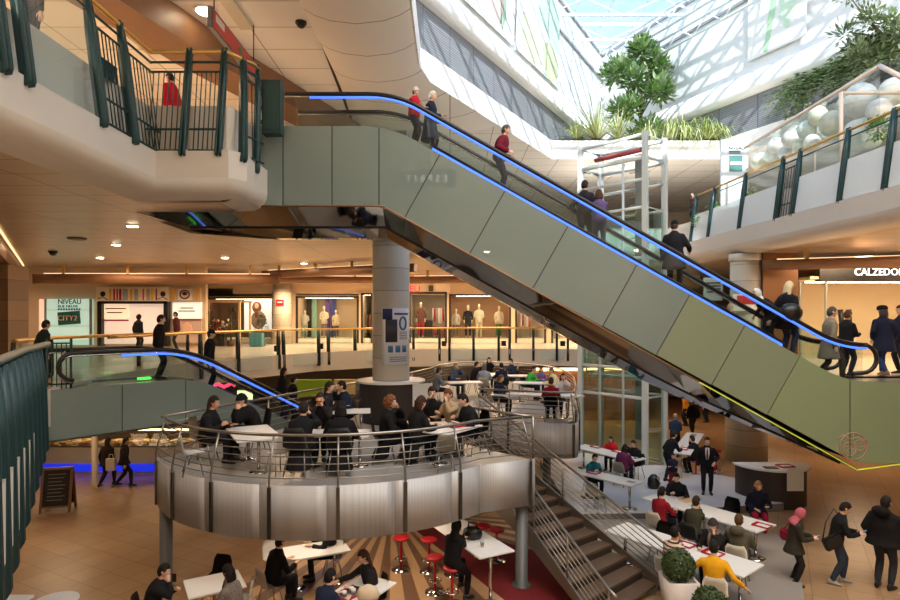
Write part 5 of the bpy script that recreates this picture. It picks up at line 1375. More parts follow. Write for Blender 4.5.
m = MB(); a2, b2 = V((a_.x, a_.y, Z2)), V((b_.x, b_.y, Z2)); m.quad(a_, b_, b2, a2); part('glass_front', m, glass('tent_glass', (240,246,246), .2, milk=.08), root)
# right banner and left banners on the upper walls
def on_wall(x, z_or_y, A, B, off=.15):
    A, B = V(A), V(B); k = (x-HX)/F; fa, fb = A.x-k*A.y, B.x-k*B.y; t = fa/(fa-fb); p = A.lerp(B, t); n = V((-(B-A).y, (B-A).x)).normalized()*-off
    p = p+n; return V((p.x, p.y, EYE-(z_or_y-HY)/F*p.y))
WLa, WLb = (-.95, 19.5), (9.8, 38); WRa, WRb = (9.8, 38), (17.7, 20)
PRINT = mat('banner_white', (244,244,240), .6)
def banner(x0, x1, zt, zb, A, B, label, strokes, off=-.12):
    A2, B2 = [V((*p, 0)) for p in offset_path([A, B], .28)] if 0 else (V((*A, 0)), V((*B, 0)))
    n = V((-(B2-A2).y, (B2-A2).x, 0)).normalized()
    k0, k1 = [(x-HX)/F for x in (x0, x1)]; pts = []
    for k in (k0, k1):
        fa, fb = A2.x-k*A2.y, B2.x-k*B2.y; pts.append(A2.lerp(B2, fa/(fa-fb)))
    p, q = pts; o = n*.20; root = thing('banner', label, 'banner', (p+o+V((0, 0, zb))))
    P = lambda u, v, e=0: p.lerp(q, u)+o-n*(e)+V((0, 0, zb+(zt-zb)*v))
    m = MB(); m.extrude([P(0, 0), P(1, 0), P(1, 1), P(0, 1)], n*.02); part('cloth', m, PRINT, root)
    for rgb, pl in strokes:
        m = MB(); m.extrude([P(u, v, .012) for u, v in pl], n*.006); part('print_shape', m, mat('print_%d_%d_%d' % rgb, rgb, .6, var=.2, vscale=2), root)
    return root
def blob(cx, cy, rx, ry, n=16): return [(cx+rx*math.cos(2*PI*k/n)*(1+.2*math.sin(3*k)), cy+ry*math.sin(2*PI*k/n)) for k in range(n)]
banner(745, 803, 23.5, 17.6, WRa, WRb, 'pale hanging banner with a green slanting stroke at upper right', [((186,222,184), [(.28, .02), (.36, .0), (.78, .95), (.62, .97)]), ((176,220,170), [(0, .55), (.06, .5), (.10, 1), (0, 1)]), ((214,236,210), blob(.7, .3, .14, .18)), ((220,238,222), blob(.2, .75, .12, .2))])
banner(462, 517, 21.8, 17.35, WLa, WLb, 'hanging banner with a pale pink face-like blot and dark green streak, upper middle', [((236,208,196), blob(.62, .42, .17, .42)), ((150,176,150), [(.78, .05), (.86, .2), (.9, 1), (.78, 1)]), ((150,160,190), [(.40, .5), (.44, .45), (.5, 1), (.44, 1)]), ((90,110,100), [(.74, .1), (.77, .1), (.80, .9), (.76, .9)])])
banner(521, 563, 21.6, 17.35, WLa, WLb, 'hanging banner with green foliage print beside the plants, upper middle', [((186,208,188), [(.5, .6), (1, .4), (1, 1), (.5, 1)]), ((224,222,188), blob(.3, .3, .2, .3)), ((200,212,168), blob(.75, .22, .2, .22)), ((176,190,214), [(.05, .6), (.08, .6), (.5, 1), (.42, 1)])])
# ------------------------------------------------------------------ chairs, tables, stools
LEGM = mat('chair_leg_steel', (150,150,148), .3, metal=.9)
def shell_mb():
    m = MB(); rows = []
    prof = [(.23, .43), (.19, .445), (.08, .44), (-.06, .425), (-.16, .44), (-.205, .50), (-.225, .60), (-.245, .72), (-.26, .82)]
    for j, (y, z) in enumerate(prof):
        t = j/(len(prof)-1); wd = .225 if t < .5 else .225-.03*(t-.5)*2
        if j == 0: wd = .20
        if j == len(prof)-1: wd = .15
        rows.append([V((wd*q/4, y+.035*(q/4)**2*(1 if t > .5 else 0), z+.05*(abs(q)/4)**3*(1 if t < .6 else .2))) for q in range(-4, 5)])
    m.strip(rows)
    r = bmesh.ops.solidify(m.bm, geom=list(m.bm.faces), thickness=.014); return m
SHELL = smooth(shell_mb().mesh('seat_shell'))
def legm(sx, sy):
    m = MB(); m.tube([(sx*.13, sy*.10, .425), (sx*.19, sy*.20-.01, 0)], .012, 6); return m.mesh('leg')
LEGS = [legm(a, b) for a in (-1, 1) for b in (-1, 1)]
_ch = {}
def chair(X, Y, Z, heading, kind, label, s=1.0):
    if kind not in _ch:
        r = thing('chair', label, 'chair')
        sh_ = SHELL.copy(); part('seat_shell', sh_, {'black': BLACK, 'beige': BEIGE, 'white': WTOP}[kind], r, world=False)
        for l in LEGS: part('leg', l.copy(), LEGM, r, world=False)
        _ch[kind] = r
    else: r = copy_tree(_ch[kind]); r['label'] = label
    r.location = (X, Y, Z); r.rotation_euler = (0, 0, math.radians(heading-90)); r.scale = (s, s, s)
    r['group'] = {'black': 'black shell chairs', 'beige': 'beige shell chairs', 'white': 'white shell chairs'}[kind]
    return r
_st = []
def stool(X, Y, Z, label, s=1.0):
    if not _st:
        r = thing('bar_stool', label, 'stool')
        m = MB(); m.lathe((0, 0, 0), [(.15, .66), (.175, .675), (.18, .70), (.16, .72), (.05, .715)], 24); part('seat', m, RED, r, world=False, sm=True)
        m = MB(); m.lathe((0, 0, 0), [(.03, .02), (.03, .66)], 12); part('column', m, RED, r, world=False)
        m = MB(); m.tube([(.13*math.cos(2*PI*k/20), .13*math.sin(2*PI*k/20), .24) for k in range(20)], .011, 6, loop=True); m.tube([(-.13, 0, .24), (.13, 0, .24)], .008, 6); part('foot_ring', m, CHROME, r, world=False)
        m = MB(); m.lathe((0, 0, 0), [(.21, 0), (.21, .012), (.05, .03), (.03, .05)], 24); part('base', m, CHROME, r, world=False)
        _st.append(r)
    else: r = copy_tree(_st[0]); r['label'] = label
    r.location = (X, Y, Z); r.scale = (s, s, s); r['group'] = 'red bar stools'; return r
def table(X, Y, Z, L, W, rz_, h, label, s=1.0, kind='panel', ends=2):
    r = thing('table', label, 'table', (X, Y, Z), math.radians(rz_), None, s)
    m = MB(); m.box((0, 0, h-.018), (L, W, .036)); bmesh.ops.bevel(m.bm, geom=list(m.bm.edges), offset=.008, segments=2, affect='EDGES'); part('tabletop', m, WTOP, r, world=False)
    xs = [-L/2+.25, L/2-.25] if ends == 2 else ([0] if ends == 1 else [-L/2+.25, 0, L/2-.25])
    for x in xs:
        m = MB(); m.lathe((x, 0, 0), [(.035, .02), (.035, h-.03)], 12); part('leg', m, CHROME, r, world=False)
        m = MB(); m.lathe((x, 0, 0), [(.20, 0), (.20, .012), (.05, .03)], 20); part('foot', m, CHROME, r, world=False)
    return r
DS = .88
table(-3.85, 11.75, ZD, 1.75, .95, 118, .74, 'white table at the left end of the round deck', DS)
table(-2.25, 11.75, ZD, 1.6, .8, 0, .74, 'white table between the three burger eaters on the round deck', DS)
table(-2.45, 14.45, ZD, 1.2, .75, 8, .74, 'white table of the couple beside the dark counter on the round deck', DS)
table(.02, 12.25, ZD, 1.45, .85, 55, .74, 'white table with the red tray at the right end of the round deck', DS)
P2T = [(.5, 20.6, 1.3, 10, 'first white table behind the grey-jacketed person on the rear deck'), (1.55, 23.3, 1.4, 60, 'white table amid the dark-clothed group at the back of the rear deck'), (2.75, 22.9, 1.2, 0, 'short white table at the back of the rear deck, near the middle'), (3.0, 20.4, 1.9, -12, 'long white table beside the person in green on the rear deck'), (2.1, 17.4, 2.0, -8, 'long white table nearest the stairs on the rear deck'), (3.35, 17.15, .8, 30, 'small white table by the rear deck railing, beside the red jacket')]
for x, y, L, a, lb in P2T: table(x, y, ZD, L, .75, a, .74, lb, .9, ends=2 if L > 1.3 else 1)
# terrace levels at right
TER = mat('terrace_white_floor', (206,204,206), .35, var=.04, vscale=1); RIS = mat('terrace_grey', (120,114,110), .5)
m = MB(); m.prism([(3.3, 16.0), (6.3, 16.1), (7.0, 16.5), (9.4, 16.9), (9.6, 19.3), (7.6, 21.2), (6.9, 21.2), (5.2, 23.2), (3.3, 22)], 0, .22, 0, 0, 1); struct('floor', m, [TER, RIS])
m = MB(); m.prism([(2.9, 15.2), (3.7, 13.6), (4.8, 10.2), (6.0, 10.0), (8.3, 14.4), (7.4, 16.3), (6.3, 16.0), (3.2, 15.9)], 0, .10, 0, 0, 1); struct('floor', m, [mat('terrace_grey_floor', (150,142,134), .4, var=.05), RIS])
table(5.25, 20.0, .22, 2.6, .7, -55, .74, 'white table before the lift, shared by the red, black and plum jackets', 1)
table(4.45, 16.95, .22, 1.9, .65, -48, .74, 'short white table beside the person in turquoise', 1)
table(6.1, 14.4, .10, 3.0, .82, -55, .74, 'long white table with the dark-haired man at its far end, nearer the right column', 1, ends=3)
table(4.62, 12.15, .10, 3.0, .85, -51, .74, 'long white table beside the stairs, with the striped and yellow sweaters', 1, ends=3)
table(8.35, 21.0, 0, 3.9, .62, 61, 1.08, 'high white bar table to the left of the right column', 1, ends=3)
table(-4.2, 10.7, 0, .95, .8, 30, .74, 'white table at bottom left, next to the grey post', 1, ends=1)
table(-2.75, 12.25, 0, 1.3, .75, 25, .74, 'white table half hidden under the round deck', 1)
table(-1.6, 10.35, 0, 1.3, .75, 60, .74, 'white table at bottom centre carrying the printed tray', 1)
table(.42, 12.1, 0, 2.0, .78, -62, 1.05, 'high white table under the deck with the black bag on it', 1)
m = MB(); m.lathe((-6.6, 10.05, 0), [(.22, 0), (.22, .02), (.04, .03), (.04, .70), (.32, .70), (.34, .715), (.34, .74), (.32, .745)], 28); single('round_table', m, WTOP, 'round white table cut by the lower left edge of the photo', 'table')
m = MB(); m.box((-7.45, 9.95, .72), (.7, .6, .04)); m.lathe((-7.45, 9.95, 0), [(.2, 0), (.2, .02), (.04, .03), (.04, .7)], 16); single('square_table', m, WTOP, 'square white table in the lower left corner behind the round one', 'table')
chair(-4.5, 11.55, 0, 255, 'black', 'empty black chair behind the bottom-left table, right of the grey post')
chair(-3.75, 10.65, 0, 195, 'white', 'empty white chair between bottom-left table and the patterned woman')
chair(-3.6, 12.45, 0, 330, 'white', 'empty white chair with a coat over it, under the left of the deck')
chair(-1.0, 9.85, 0, 120, 'black', 'empty black chair at bottom centre, right of the printed tray')
chair(4.62, 13.2, .10, 220, 'black', 'empty black chair at the left end of the long table beside the stairs')
chair(6.95, 15.0, .10, 215, 'black', 'empty black chair across the long table, in front of the suited man')
chair(3.95, 16.2, .22, 40, 'beige', 'empty beige chair in front of the short table beside the stairs railing')
chair(-4.75, 11.1, ZD, 25, 'white', 'white chair pulled up at the near left of the left deck table', DS)
chair(-3.2, 11.15, ZD, 140, 'white', 'white chair right of the left deck table', DS)
chair(-.1, 11.35, ZD, 100, 'beige', 'empty beige chair in front of the table with the red tray', DS)
for x, y, lb in ((-1.06, 13.0, 'red bar stool furthest left under the round deck'), (-.45, 12.9, 'red bar stool behind the high table, next to the leftmost'), (-.30, 11.95, 'red bar stool just left of the woman in the black headscarf'), (1.05, 13.5, 'red bar stool at the far right end of the high table, near the stairs'), (.75, 13.75, 'red bar stool behind the far right one, deepest under the deck'), (9.0, 20.4, 'red bar stool at the right of the high bar table near the column'), (9.5, 21.4, 'red bar stool behind the other at the high bar table near the column')):
    stool(x, y, 0, lb)
# ground inlay of radiating stripes and the red carpet below the deck
TAN = mat('inlay_tan', (190,152,112), .4, var=.06, coat=.1); BRN = mat('inlay_brown', (122,92,68), .35, var=.08, coat=.2); CARP = mat('carpet_red', (112,20,24), .9, var=.15, vscale=30)
m = MB(); c = V(CC); n = 36
for k in range(n):
    a = math.radians(238)+math.radians(112)*k/n; b_ = math.radians(238)+math.radians(112)*(k+1)/n
    deg = math.degrees(a)
    mi = 2 if (296 < deg < 320) else (k % 2)
    P = lambda r, t: (c.x+r*math.cos(t), c.y+r*math.sin(t), .006)
    m.quad(P(1.2, a), P(7.1, a), P(7.1, b_), P(1.2, b_), mi)
struct('floor', m, [TAN, BRN, CARP])
# trays, cups, papers
tray((.12, 12.35, ZD+.656), .6, 'red tray with paper liner on the deck table, in front of the man at right', DS)
root = tray((-1.72, 10.25, .745), .9, 'dark printed tray with red edge on the bottom-centre table', 1.1, False)
m = MB(); m.box((0, 0, .016), (.34, .24, .008)); part('printed_liner', m, mat('tray_print', (60,66,70), .5, var=.5, vscale=30), root, world=False)
for x, y, q in ((-.08, .03, .05), (.05, -.04, .06), (.1, .06, .04)):
    m = MB(); m.lathe((x, y, .02), [(.035, 0), (.04, q)], 12); part('food_pot', m, WTOP, root, world=False)
def on_table(o): return o
trays = [(5.62, 20.05, .965, -.9, 'red tray in front of the person in plum, before the lift'), (5.05, 20.75, .965, -.9, 'red tray in front of the person in the red jacket'), (4.15, 17.35, .965, -.8, 'red tray in front of the person in turquoise'), (6.92, 13.3, .845, -.9, 'red tray at the near right end of the longer right table'), (5.15, 11.75, .845, -.9, 'red tray between the knit-hatted woman and the man in yellow'), (4.78, 12.2, .845, -.9, 'red tray beside the striped sweater'), (7.75, 19.9, 1.085, 1.06, 'red tray at the near end of the high bar table')]
for x, y, z, a, lb in trays: tray((x, y, z), a, lb, .85)
def cup(p, label, r=.035, h=.10, m_=None, grp=None):
    root = thing('cup', label, 'cup', p); m = MB(); m.lathe((0, 0, 0), [(r*.75, 0), (r, h), (r*1.06, h), (r*1.06, h+.008), (r*.9, h+.008)], 16); part('cup_body', m, m_ or WTOP, root, world=False)
    m = MB(); m.lathe((0, 0, h*.3), [(r*.86, 0), (r*.96, h*.4)], 16); part('sleeve', m, mat('cup_sleeve', (150,120,90), .7), root, world=False)
    return root
cup((-.28, 12.1, ZD+.656), 'clear grey cup on the deck table left of the red tray', m_=mat('cup_grey', (140,150,160), .2))
cup((.62, 11.55, 1.055), 'glass cup on the high table beside the black bag', .04, .12, mat('cup_glass', (190,200,200), .1))
cup((5.9, 14.6, .845), 'white cup on the long table in front of the olive jacket')
cup((-2.6, 11.95, ZD+.656), 'white cup on the deck table left of the burger eater')
m = MB(); p = V((.45, 12.0, 1.055)); m.loft([[p+V((rx*math.cos(t), ry*math.sin(t), z)) for t in [2*PI*k/16 for k in range(16)]] for rx, ry, z in ((.17, .11, 0), (.20, .14, .08), (.18, .13, .18), (.10, .06, .23))]); root = thing('handbag', 'black leather bag standing on the high table under the deck', 'bag', p); part('bag_body', m, RUBBER, root, sm=True)
m = MB(); m.tube([p+V((-.10, 0, .18)), p+V((-.07, 0, .32)), p+V((.07, 0, .32)), p+V((.10, 0, .18))], .014, 6); part('bag_handle', m, RUBBER, root)
def sheet(p, sx, sy, a, label, rgb=(236,232,226)):
    m = MB(); m.box((0, 0, .003), (sx, sy, .006), rz=a); 
    for k in range(3): m.box((.0, 0, .007), (sx*.5, .01, .001), rz=a)
    me = m.mesh('paper'); o = link('paper', me, mat('paper_%d_%d_%d' % rgb, rgb, .6)); o.location = p; tag(o, label, 'paper')
sheet((-3.9, 11.9, ZD+.654), .42, .30, .6, 'open white paper on the left deck table')
sheet((-.25, 12.75, ZD+.654), .4, .3, .3, 'crumpled pale food wrapper on the deck table before the man in beige', (226,200,170))
sheet((6.0, 15.15, .845), .4, .3, .4, 'tan food wrapper before the man in black on the long table', (214,180,130))
sheet((4.95, 16.4, .965), .22, .16, -.8, 'printed leaflet at the near end of the short table beside the stairs', (150,150,150))
sheet((9.0, 22.2, 1.085), .5, .2, 1.06, 'printed leaflet at the far end of the high bar table', (150,150,150))
sheet((9.05, 11.85, .004), .3, .18, .3, 'crumpled white paper lying on the floor by the big man in black')
# black rucksack on the terrace
p = V((6.25, 18.4, .22)); root = thing('rucksack', 'black rucksack with pale straps on the floor beside the plum jacket', 'bag', p)
m = MB(); m.loft([[p+V((rx*math.cos(t), ry*math.sin(t), z)) for t in [2*PI*k/14 for k in range(14)]] for rx, ry, z in ((.16, .12, 0), (.20, .16, .12), (.18, .14, .30), (.08, .06, .42))]); part('bag_body', m, RUBBER, root, sm=True)
m = MB(); m.tube([p+V((.1, -.15, .05)), p+V((.14, -.2, .2)), p+V((.05, -.12, .38))], .014, 6); part('strap', m, mat('strap_grey', (150,150,156), .6), root)

# ------------------------------------------------------------------ ground floor left: food counter, chalk board, pole
Yf = 21.0
root = thing('food_counter', 'lit food display counter with a blue-glowing foot at the left of the ground floor', 'display counter', (-12.5, Yf, 0))
m = MB(); m.box((-12.4, Yf+.5, .45), (6.4, 1.0, .9)); part('counter_body', m, BEIGE, root)
m = MB(); m.box((-12.4, Yf-.03, .2), (6.4, .05, .24)); part('blue_light_foot', m, emit('blue_foot', (30,50,230), .8), root)
m = MB(); m.box((-12.4, Yf+.45, .93), (6.4, .9, .06)); part('display_shelf', m, STEEL, root)
m = MB(); m.quad((-15.6, Yf, .9), (-9.2, Yf, .9), (-9.2, Yf+.25, 1.42), (-15.6, Yf+.25, 1.42)); m.quad((-15.6, Yf+.25, 1.42), (-9.2, Yf+.25, 1.42), (-9.2, Yf+.8, 1.42), (-15.6, Yf+.8, 1.42)); part('glass_cover', m, EG, root)
m = MB(); m.box((-12.4, Yf+.7, 1.39), (6.2, .12, .05)); part('counter_light', m, emit('counter_light', (255,226,170), 6), root)
m = MB(); rq = random.Random(8)
for k in range(260):
    x = -15.4+6.1*rq.random(); y = Yf+.12+.7*rq.random(); s_ = rq.uniform(.06, .11); m.ball((x, y, .99), (s_*1.4, s_, s_*.7), 8, 6, mi=k % 3)
o = single('pastries', m, [mat('bread_gold', (222,170,92), .6), mat('bread_pale', (240,216,170), .6), mat('bread_brown', (160,96,50), .6)], 'pastries and rolls filling the lit food counter', 'food'); o['kind'] = 'stuff'
m = MB(); m.box((-12.4, Yf+2.2, 1.6), (7.5, .1, 3.2)); struct('wall_counter', m, WALLG)
m = MB(); m.lathe((-11.6, 19.6, 0), [(.16, 0), (.16, .02), (.10, .02), (.10, 3.2)], 16); single('pole', m, mat('pole_beige', (176,160,140), .5), 'slim beige pole in front of the food counter, left of the two women', 'pole')
root = thing('chalkboard', 'dark A-shaped chalkboard with a wooden frame on the ground floor at left', 'signboard', (-11.1, 17.0, 0), .25)
for s in (-1, 1):
    R_ = Matrix.Rotation(s*.22, 4, 'X')
    m = MB(); m.box((0, 0, .68), (.66, .025, 1.0)); me = m.mesh('board'); me.transform(Matrix.Translation((0, s*-.30+s*.0, 0)) @ R_ if 0 else Matrix.Translation((0, -s*.26, 0)) @ Matrix.Rotation(-s*.2, 4, 'X')); part('board', me, mat('chalk_black', (34,30,28), .7), root, world=False)
    m = MB()
    for x in (-.36, .36): m.box((x, 0, .62), (.06, .05, 1.24))
    m.box((0, 0, 1.2), (.78, .05, .06)); m.box((0, 0, .16), (.72, .05, .05)); me = m.mesh('wood_frame'); me.transform(Matrix.Translation((0, -s*.26, 0)) @ Matrix.Rotation(-s*.2, 4, 'X')); part('wood_frame', me, WOOD, root, world=False)
m = MB()
for k in range(8): m.box((-.02*(k % 3), -.02, 1.05-.1*k), (.44-.05*(k % 3), .006, .014))
me = m.mesh('chalk_lines'); me.transform(Matrix.Translation((0, -.26, 0)) @ Matrix.Rotation(-.2, 4, 'X')); part('chalk_lines', me, mat('chalk', (150,146,140), .8), root, world=False)
# boards and lights seen beyond the round deck
m = MB(); m.box((-5.1, 22.0, 2.86), (1.5, .1, .62)); single('signboard', m, mat('lime_panel', (156,190,40), .5), 'lime green board beyond the left of the round deck', 'board')
m = MB(); m.box((-3.85, 22.0, 2.9), (.8, .1, .55)); single('signboard', m, mat('yellow_panel', (226,190,120), .5), 'yellow board right of the lime green one, beyond the round deck', 'board')
m = MB(); m.tube([at(213, 386, 20), at(218, 384, 20), at(224, 387, 20), at(232, 383, 20), at(235, 386, 20)], .06, 8); single('neon_sign', m, emit('pink_neon', (255,60,90), 3), 'pinkish red glowing squiggle sign behind the smaller escalator', 'neon sign')
m = MB(); m.box(at(245, 395, 20), (.5, .05, .3)); single('lit_sign', m, emit('cream_sign', (255,240,180), 2), 'small cream lit sign under the first gallery, behind the smaller escalator', 'sign')
root = thing('serving_counter', 'orange lit food stall far back under the gallery, right of the rear deck', 'stall', (7.0, 32, 0))
m = MB(); m.box((7.5, 32, 1.3), (6, .8, 2.6)); part('stall_front', m, mat('stall_orange', (150,100,64), .5, var=.3, vscale=3), root)
m = MB(); m.box((7.5, 31.5, 2.7), (6.2, .3, .12)); part('stall_light', m, emit('stall_light', (255,200,130), 5), root)
m = MB(); m.box((5.3, 31.5, 2.95), (1.3, .08, .22)); part('dark_sign', m, RUBBER, root)
m = MB(); m.box((12, 39.5, 1.7), (16, .1, 3)); struct('wall_low', m, WALLG)
# planters by the stairs
def planter(X, Y, h, r, label):
    root = thing('potted_bush', label, 'potted plant', (X, Y, 0)); rp_ = random.Random(int(X*10))
    m = MB(); m.loft([[V((X+s*math.cos(PI/4+PI/2*k), Y+s*math.sin(PI/4+PI/2*k), z)) for k in range(4)] for s, z in ((.24, 0), (.38, h), (.34, h), (.33, h-.06))]); part('pot', m, mat('pot_pale', (206,196,190), .5), root)
    m = MB(); m.ball((X, Y, h+r*.75), r*.86, 18, 12)
    for k in range(1500):
        t = rp_.uniform(0, 2*PI); z = rp_.uniform(-.9, 1); q = math.sqrt(1-z*z); d = V((q*math.cos(t), q*math.sin(t), z)); p = V((X, Y, h+r*.75))+d*r*rp_.uniform(.85, 1.03)
        a = V((rp_.uniform(-1, 1), rp_.uniform(-1, 1), rp_.uniform(-1, 1))).normalized()*.030; b = d.cross(a).normalized()*.016; m.quad(p-a, p+b, p+a, p-b)
    part('clipped_foliage', m, mat('box_green', (58,76,36), .6, var=.5, vscale=14), root)
planter(3.98, 10.45, .95, .28, 'clipped round bush in a pale square pot at the foot of the stairs')
planter(4.22, 9.75, .62, .27, 'second clipped round bush, lower right of the first by the stairs')

# ------------------------------------------------------------------ roof garden plants
def leafmat(n, rgb, v=.45): return mat('leaf_'+n, rgb, .5, var=v, vscale=1.6)
def leaf(m, p, d, L, W, rnd, mi=0):
    d = d.normalized(); s = d.cross(V((rnd.uniform(-.4, .4), rnd.uniform(-.4, .4), 1))); s = s.normalized() if s.length > 1e-3 else V((1, 0, 0)); n = s.cross(d)
    a, b, c, e = p, p+d*L*.45+s*W/2-n*W*.15, p+d*L, p+d*L*.45-s*W/2-n*W*.15
    vs = [m.bm.verts.new(q) for q in (a, b, c, e)]; f1 = m.bm.faces.new((vs[0], vs[1], vs[2])); f2 = m.bm.faces.new((vs[0], vs[2], vs[3])); f1.material_index = f2.material_index = mi
SOIL = mat('soil', (70,56,44), .9)
m = MB(); m.prism([(5.2, 29.9), (13.2, 29.9), (10, 37.2)], 14.15, 14.3); struct('trim_7', m, SOIL)
BARK = mat('bark', (110,96,80), .8, var=.2)
def tree(base, top, R, n, L, W, name, label, mat_, seed, lumps=9):
    rnd = random.Random(seed); root = thing(name, label, 'tree', base); base, top = V(base), V(top)
    m = MB(); m.tube([base, base.lerp(top, .5)+V((.1, .1, 0)), top], [.10, .07, .03], 8)
    lc = []
    for k in range(lumps):
        t = rnd.uniform(0, 2*PI); z = rnd.uniform(-1, 1); q = math.sqrt(1-z*z)*rnd.uniform(.3, 1); c = top+V((q*math.cos(t)*R[0], q*math.sin(t)*R[1], z*R[2])); lc.append(c); m.tube([base.lerp(top, .6), base.lerp(top, .8).lerp(c, .5)+V((0, 0, -.1)), c], [.04, .03, .01], 6)
    part('trunk', m, BARK, root)
    m = MB()
    for k in range(n):
        c = lc[k % lumps]; d = V((rnd.gauss(0, 1), rnd.gauss(0, 1), rnd.gauss(0, .8))).normalized(); p = c+d*rnd.uniform(.1, .75)*min(R)*.62
        leaf(m, p, d+V((0, 0, .5+rnd.uniform(-.3, .3))), L*rnd.uniform(.7, 1.2), W*rnd.uniform(.7, 1.2), rnd, k % 3)
    part('foliage', m, mat_, root); return root
tree((10.2, 32.5, 14.3), (10.4, 32.5, 17.6), (1.9, 1.3, 2.5), 3200, .42, .20, 'broadleaf_tree', 'broad-leaved green tree in the roof planter at the far corner', [leafmat('fresh', (126,164,84)), leafmat('mid', (100,134,76)), leafmat('greyish', (150,166,130))], 3, 16)
def spiky(X, Y, Z, n, L, seed, label, droop=.5, mats=None):
    rnd = random.Random(seed); root = thing('spiky_plant', label, 'plant', (X, Y, Z), 0, 'spiky plants in the roof planter'); m = MB()
    for k in range(n):
        t = rnd.uniform(0, 2*PI); e = rnd.uniform(.25, 1.4); l = L*rnd.uniform(.6, 1.1); d = V((math.cos(t)*math.cos(e), math.sin(t)*math.cos(e), math.sin(e))); s = V((-math.sin(t), math.cos(t), 0))*.035
        pts = [V((X, Y, Z))+d*l*q-V((0, 0, droop*l*q*q*q)) for q in (0, .35, .7, 1)]
        rows = [[p-s*(1-.9*i/3), p+s*(1-.9*i/3)] for i, p in enumerate(pts)]; m.strip(rows, mi=k % 2)
    part('blades', m, mats or [leafmat('spiky', (150,168,84), .4), leafmat('spiky_pale', (196,200,150), .3)], root)
    m = MB(); m.lathe((X, Y, Z-.1), [(.14, 0), (.10, .25), (.02, .3)], 10); part('crown_base', m, BARK, root)
for i, (X, L, lb) in enumerate(((6.3, 1.0, 'small yellowish spiky plant at the left end of the roof planter'), (7.4, 2.1, 'tall upright spiky plant left of the planter tree'), (8.4, 1.6, 'spiky plant at the left foot of the planter tree'), (9.9, 1.3, 'spiky plant in front of the planter tree'), (11.0, 1.5, 'spiky plant at the right foot of the planter tree'), (11.9, 1.9, 'arching spiky plant right of the planter tree'), (12.9, 1.6, 'drooping spiky plant at the right end of the roof planter'), (13.3, 1.2, 'last small spiky plant by the grey louvre at right'))):
    spiky(X, 29.98+(.2 if i % 2 else 0), 14.3, 90, L*1.75, 10+i, lb, .8 if X > 9.5 else .4)
def fern(c, n, L, seed, label, w=1.2):
    rnd = random.Random(seed); root = thing('trailing_fern', label, 'plant', c, 0, 'trailing ferns along the right parapet'); m = MB(); c = V(c)
    for k in range(n):
        o = c+V((rnd.uniform(-.45, .45)*w, rnd.uniform(-1, 1)*w, rnd.uniform(-.1, .35))); t = rnd.uniform(PI*.6, PI*1.5); d = V((math.cos(t), math.sin(t), rnd.uniform(-.1, .5))); l = L*rnd.uniform(.6, 1.2); st_ = 9
        for j in range(1, st_):
            q = j/st_; p = o+d*l*q+V((0, 0, -1.1*l*q*q)); tg = (d+V((0, 0, -2.2*q))).normalized(); s = tg.cross(V((0, 0, 1))).normalized()
            for sd in (-1, 1): leaf(m, p, s*sd+tg*.5, .26*(1-q*.6)*L, .07*L, rnd, k % 3)
    part('fronds', m, [leafmat('fern', (112,140,82)), leafmat('fern_dark', (88,112,72)), leafmat('fern_pale', (160,176,132))], root)
for x, y, Y, n, L, lb in ((800, 88, 25.6, 42, 1.3, 'trailing fern at the left end of the right parapet, by the grey louvre'), (822, 82, 24.6, 42, 1.5, 'trailing fern second from the left on the right parapet'), (846, 70, 23.6, 42, 1.5, 'trailing fern below the leafy tree on the right parapet'), (872, 58, 22.6, 42, 1.5, 'trailing fern above the tent ridge at right'), (898, 48, 21.8, 36, 1.4, 'trailing fern at the right edge of the photo')):
    fern(at(x, y, Y), n, L, int(x), lb)
tree(at(915, 62, 21.5), at(868, 22, 21.5), (2.0, 1.0, 1.25), 1800, .24, .10, 'leafy_tree', 'fine-leaved tree leaning in from the upper right corner', [leafmat('ficus', (134,156,108)), leafmat('ficus_grey', (162,172,142)), leafmat('ficus_dark', (106,126,88))], 9, 16)
def bush(c, R, n, seed, label):
    rnd = random.Random(seed); root = thing('bush', label, 'bush', V(c)-V((0, 0, R))); m = MB()
    m2 = MB(); m2.tube([V(c)-V((0, 0, R)), V(c)], .03, 6); part('stem', m2, BARK, root)
    for k in range(n):
        d = V((rnd.gauss(0, 1), rnd.gauss(0, 1), rnd.gauss(0, 1))).normalized(); leaf(m, V(c)+d*R*rnd.uniform(.3, 1), d+V((0, 0, .4)), .11, .05, rnd, k % 2)
    part('foliage', m, [leafmat('bush', (128,168,92)), leafmat('bush_dark', (100,136,80))], root)
bush(at(878, 128, 16.6), .34, 420, 1, 'green bush behind the right gallery railing, beside the eggs')
bush(at(752, 198, 22.5), .40, 240, 2, 'green bush low behind the left part of the right gallery railing')
bush(at(715, 212, 25.2), .40, 240, 3, 'green bush at the foot of the white NIVEAU sign board')
bush(at(700, 222, 26.0), .35, 200, 4, 'small green bush at the far end of the right gallery railing')

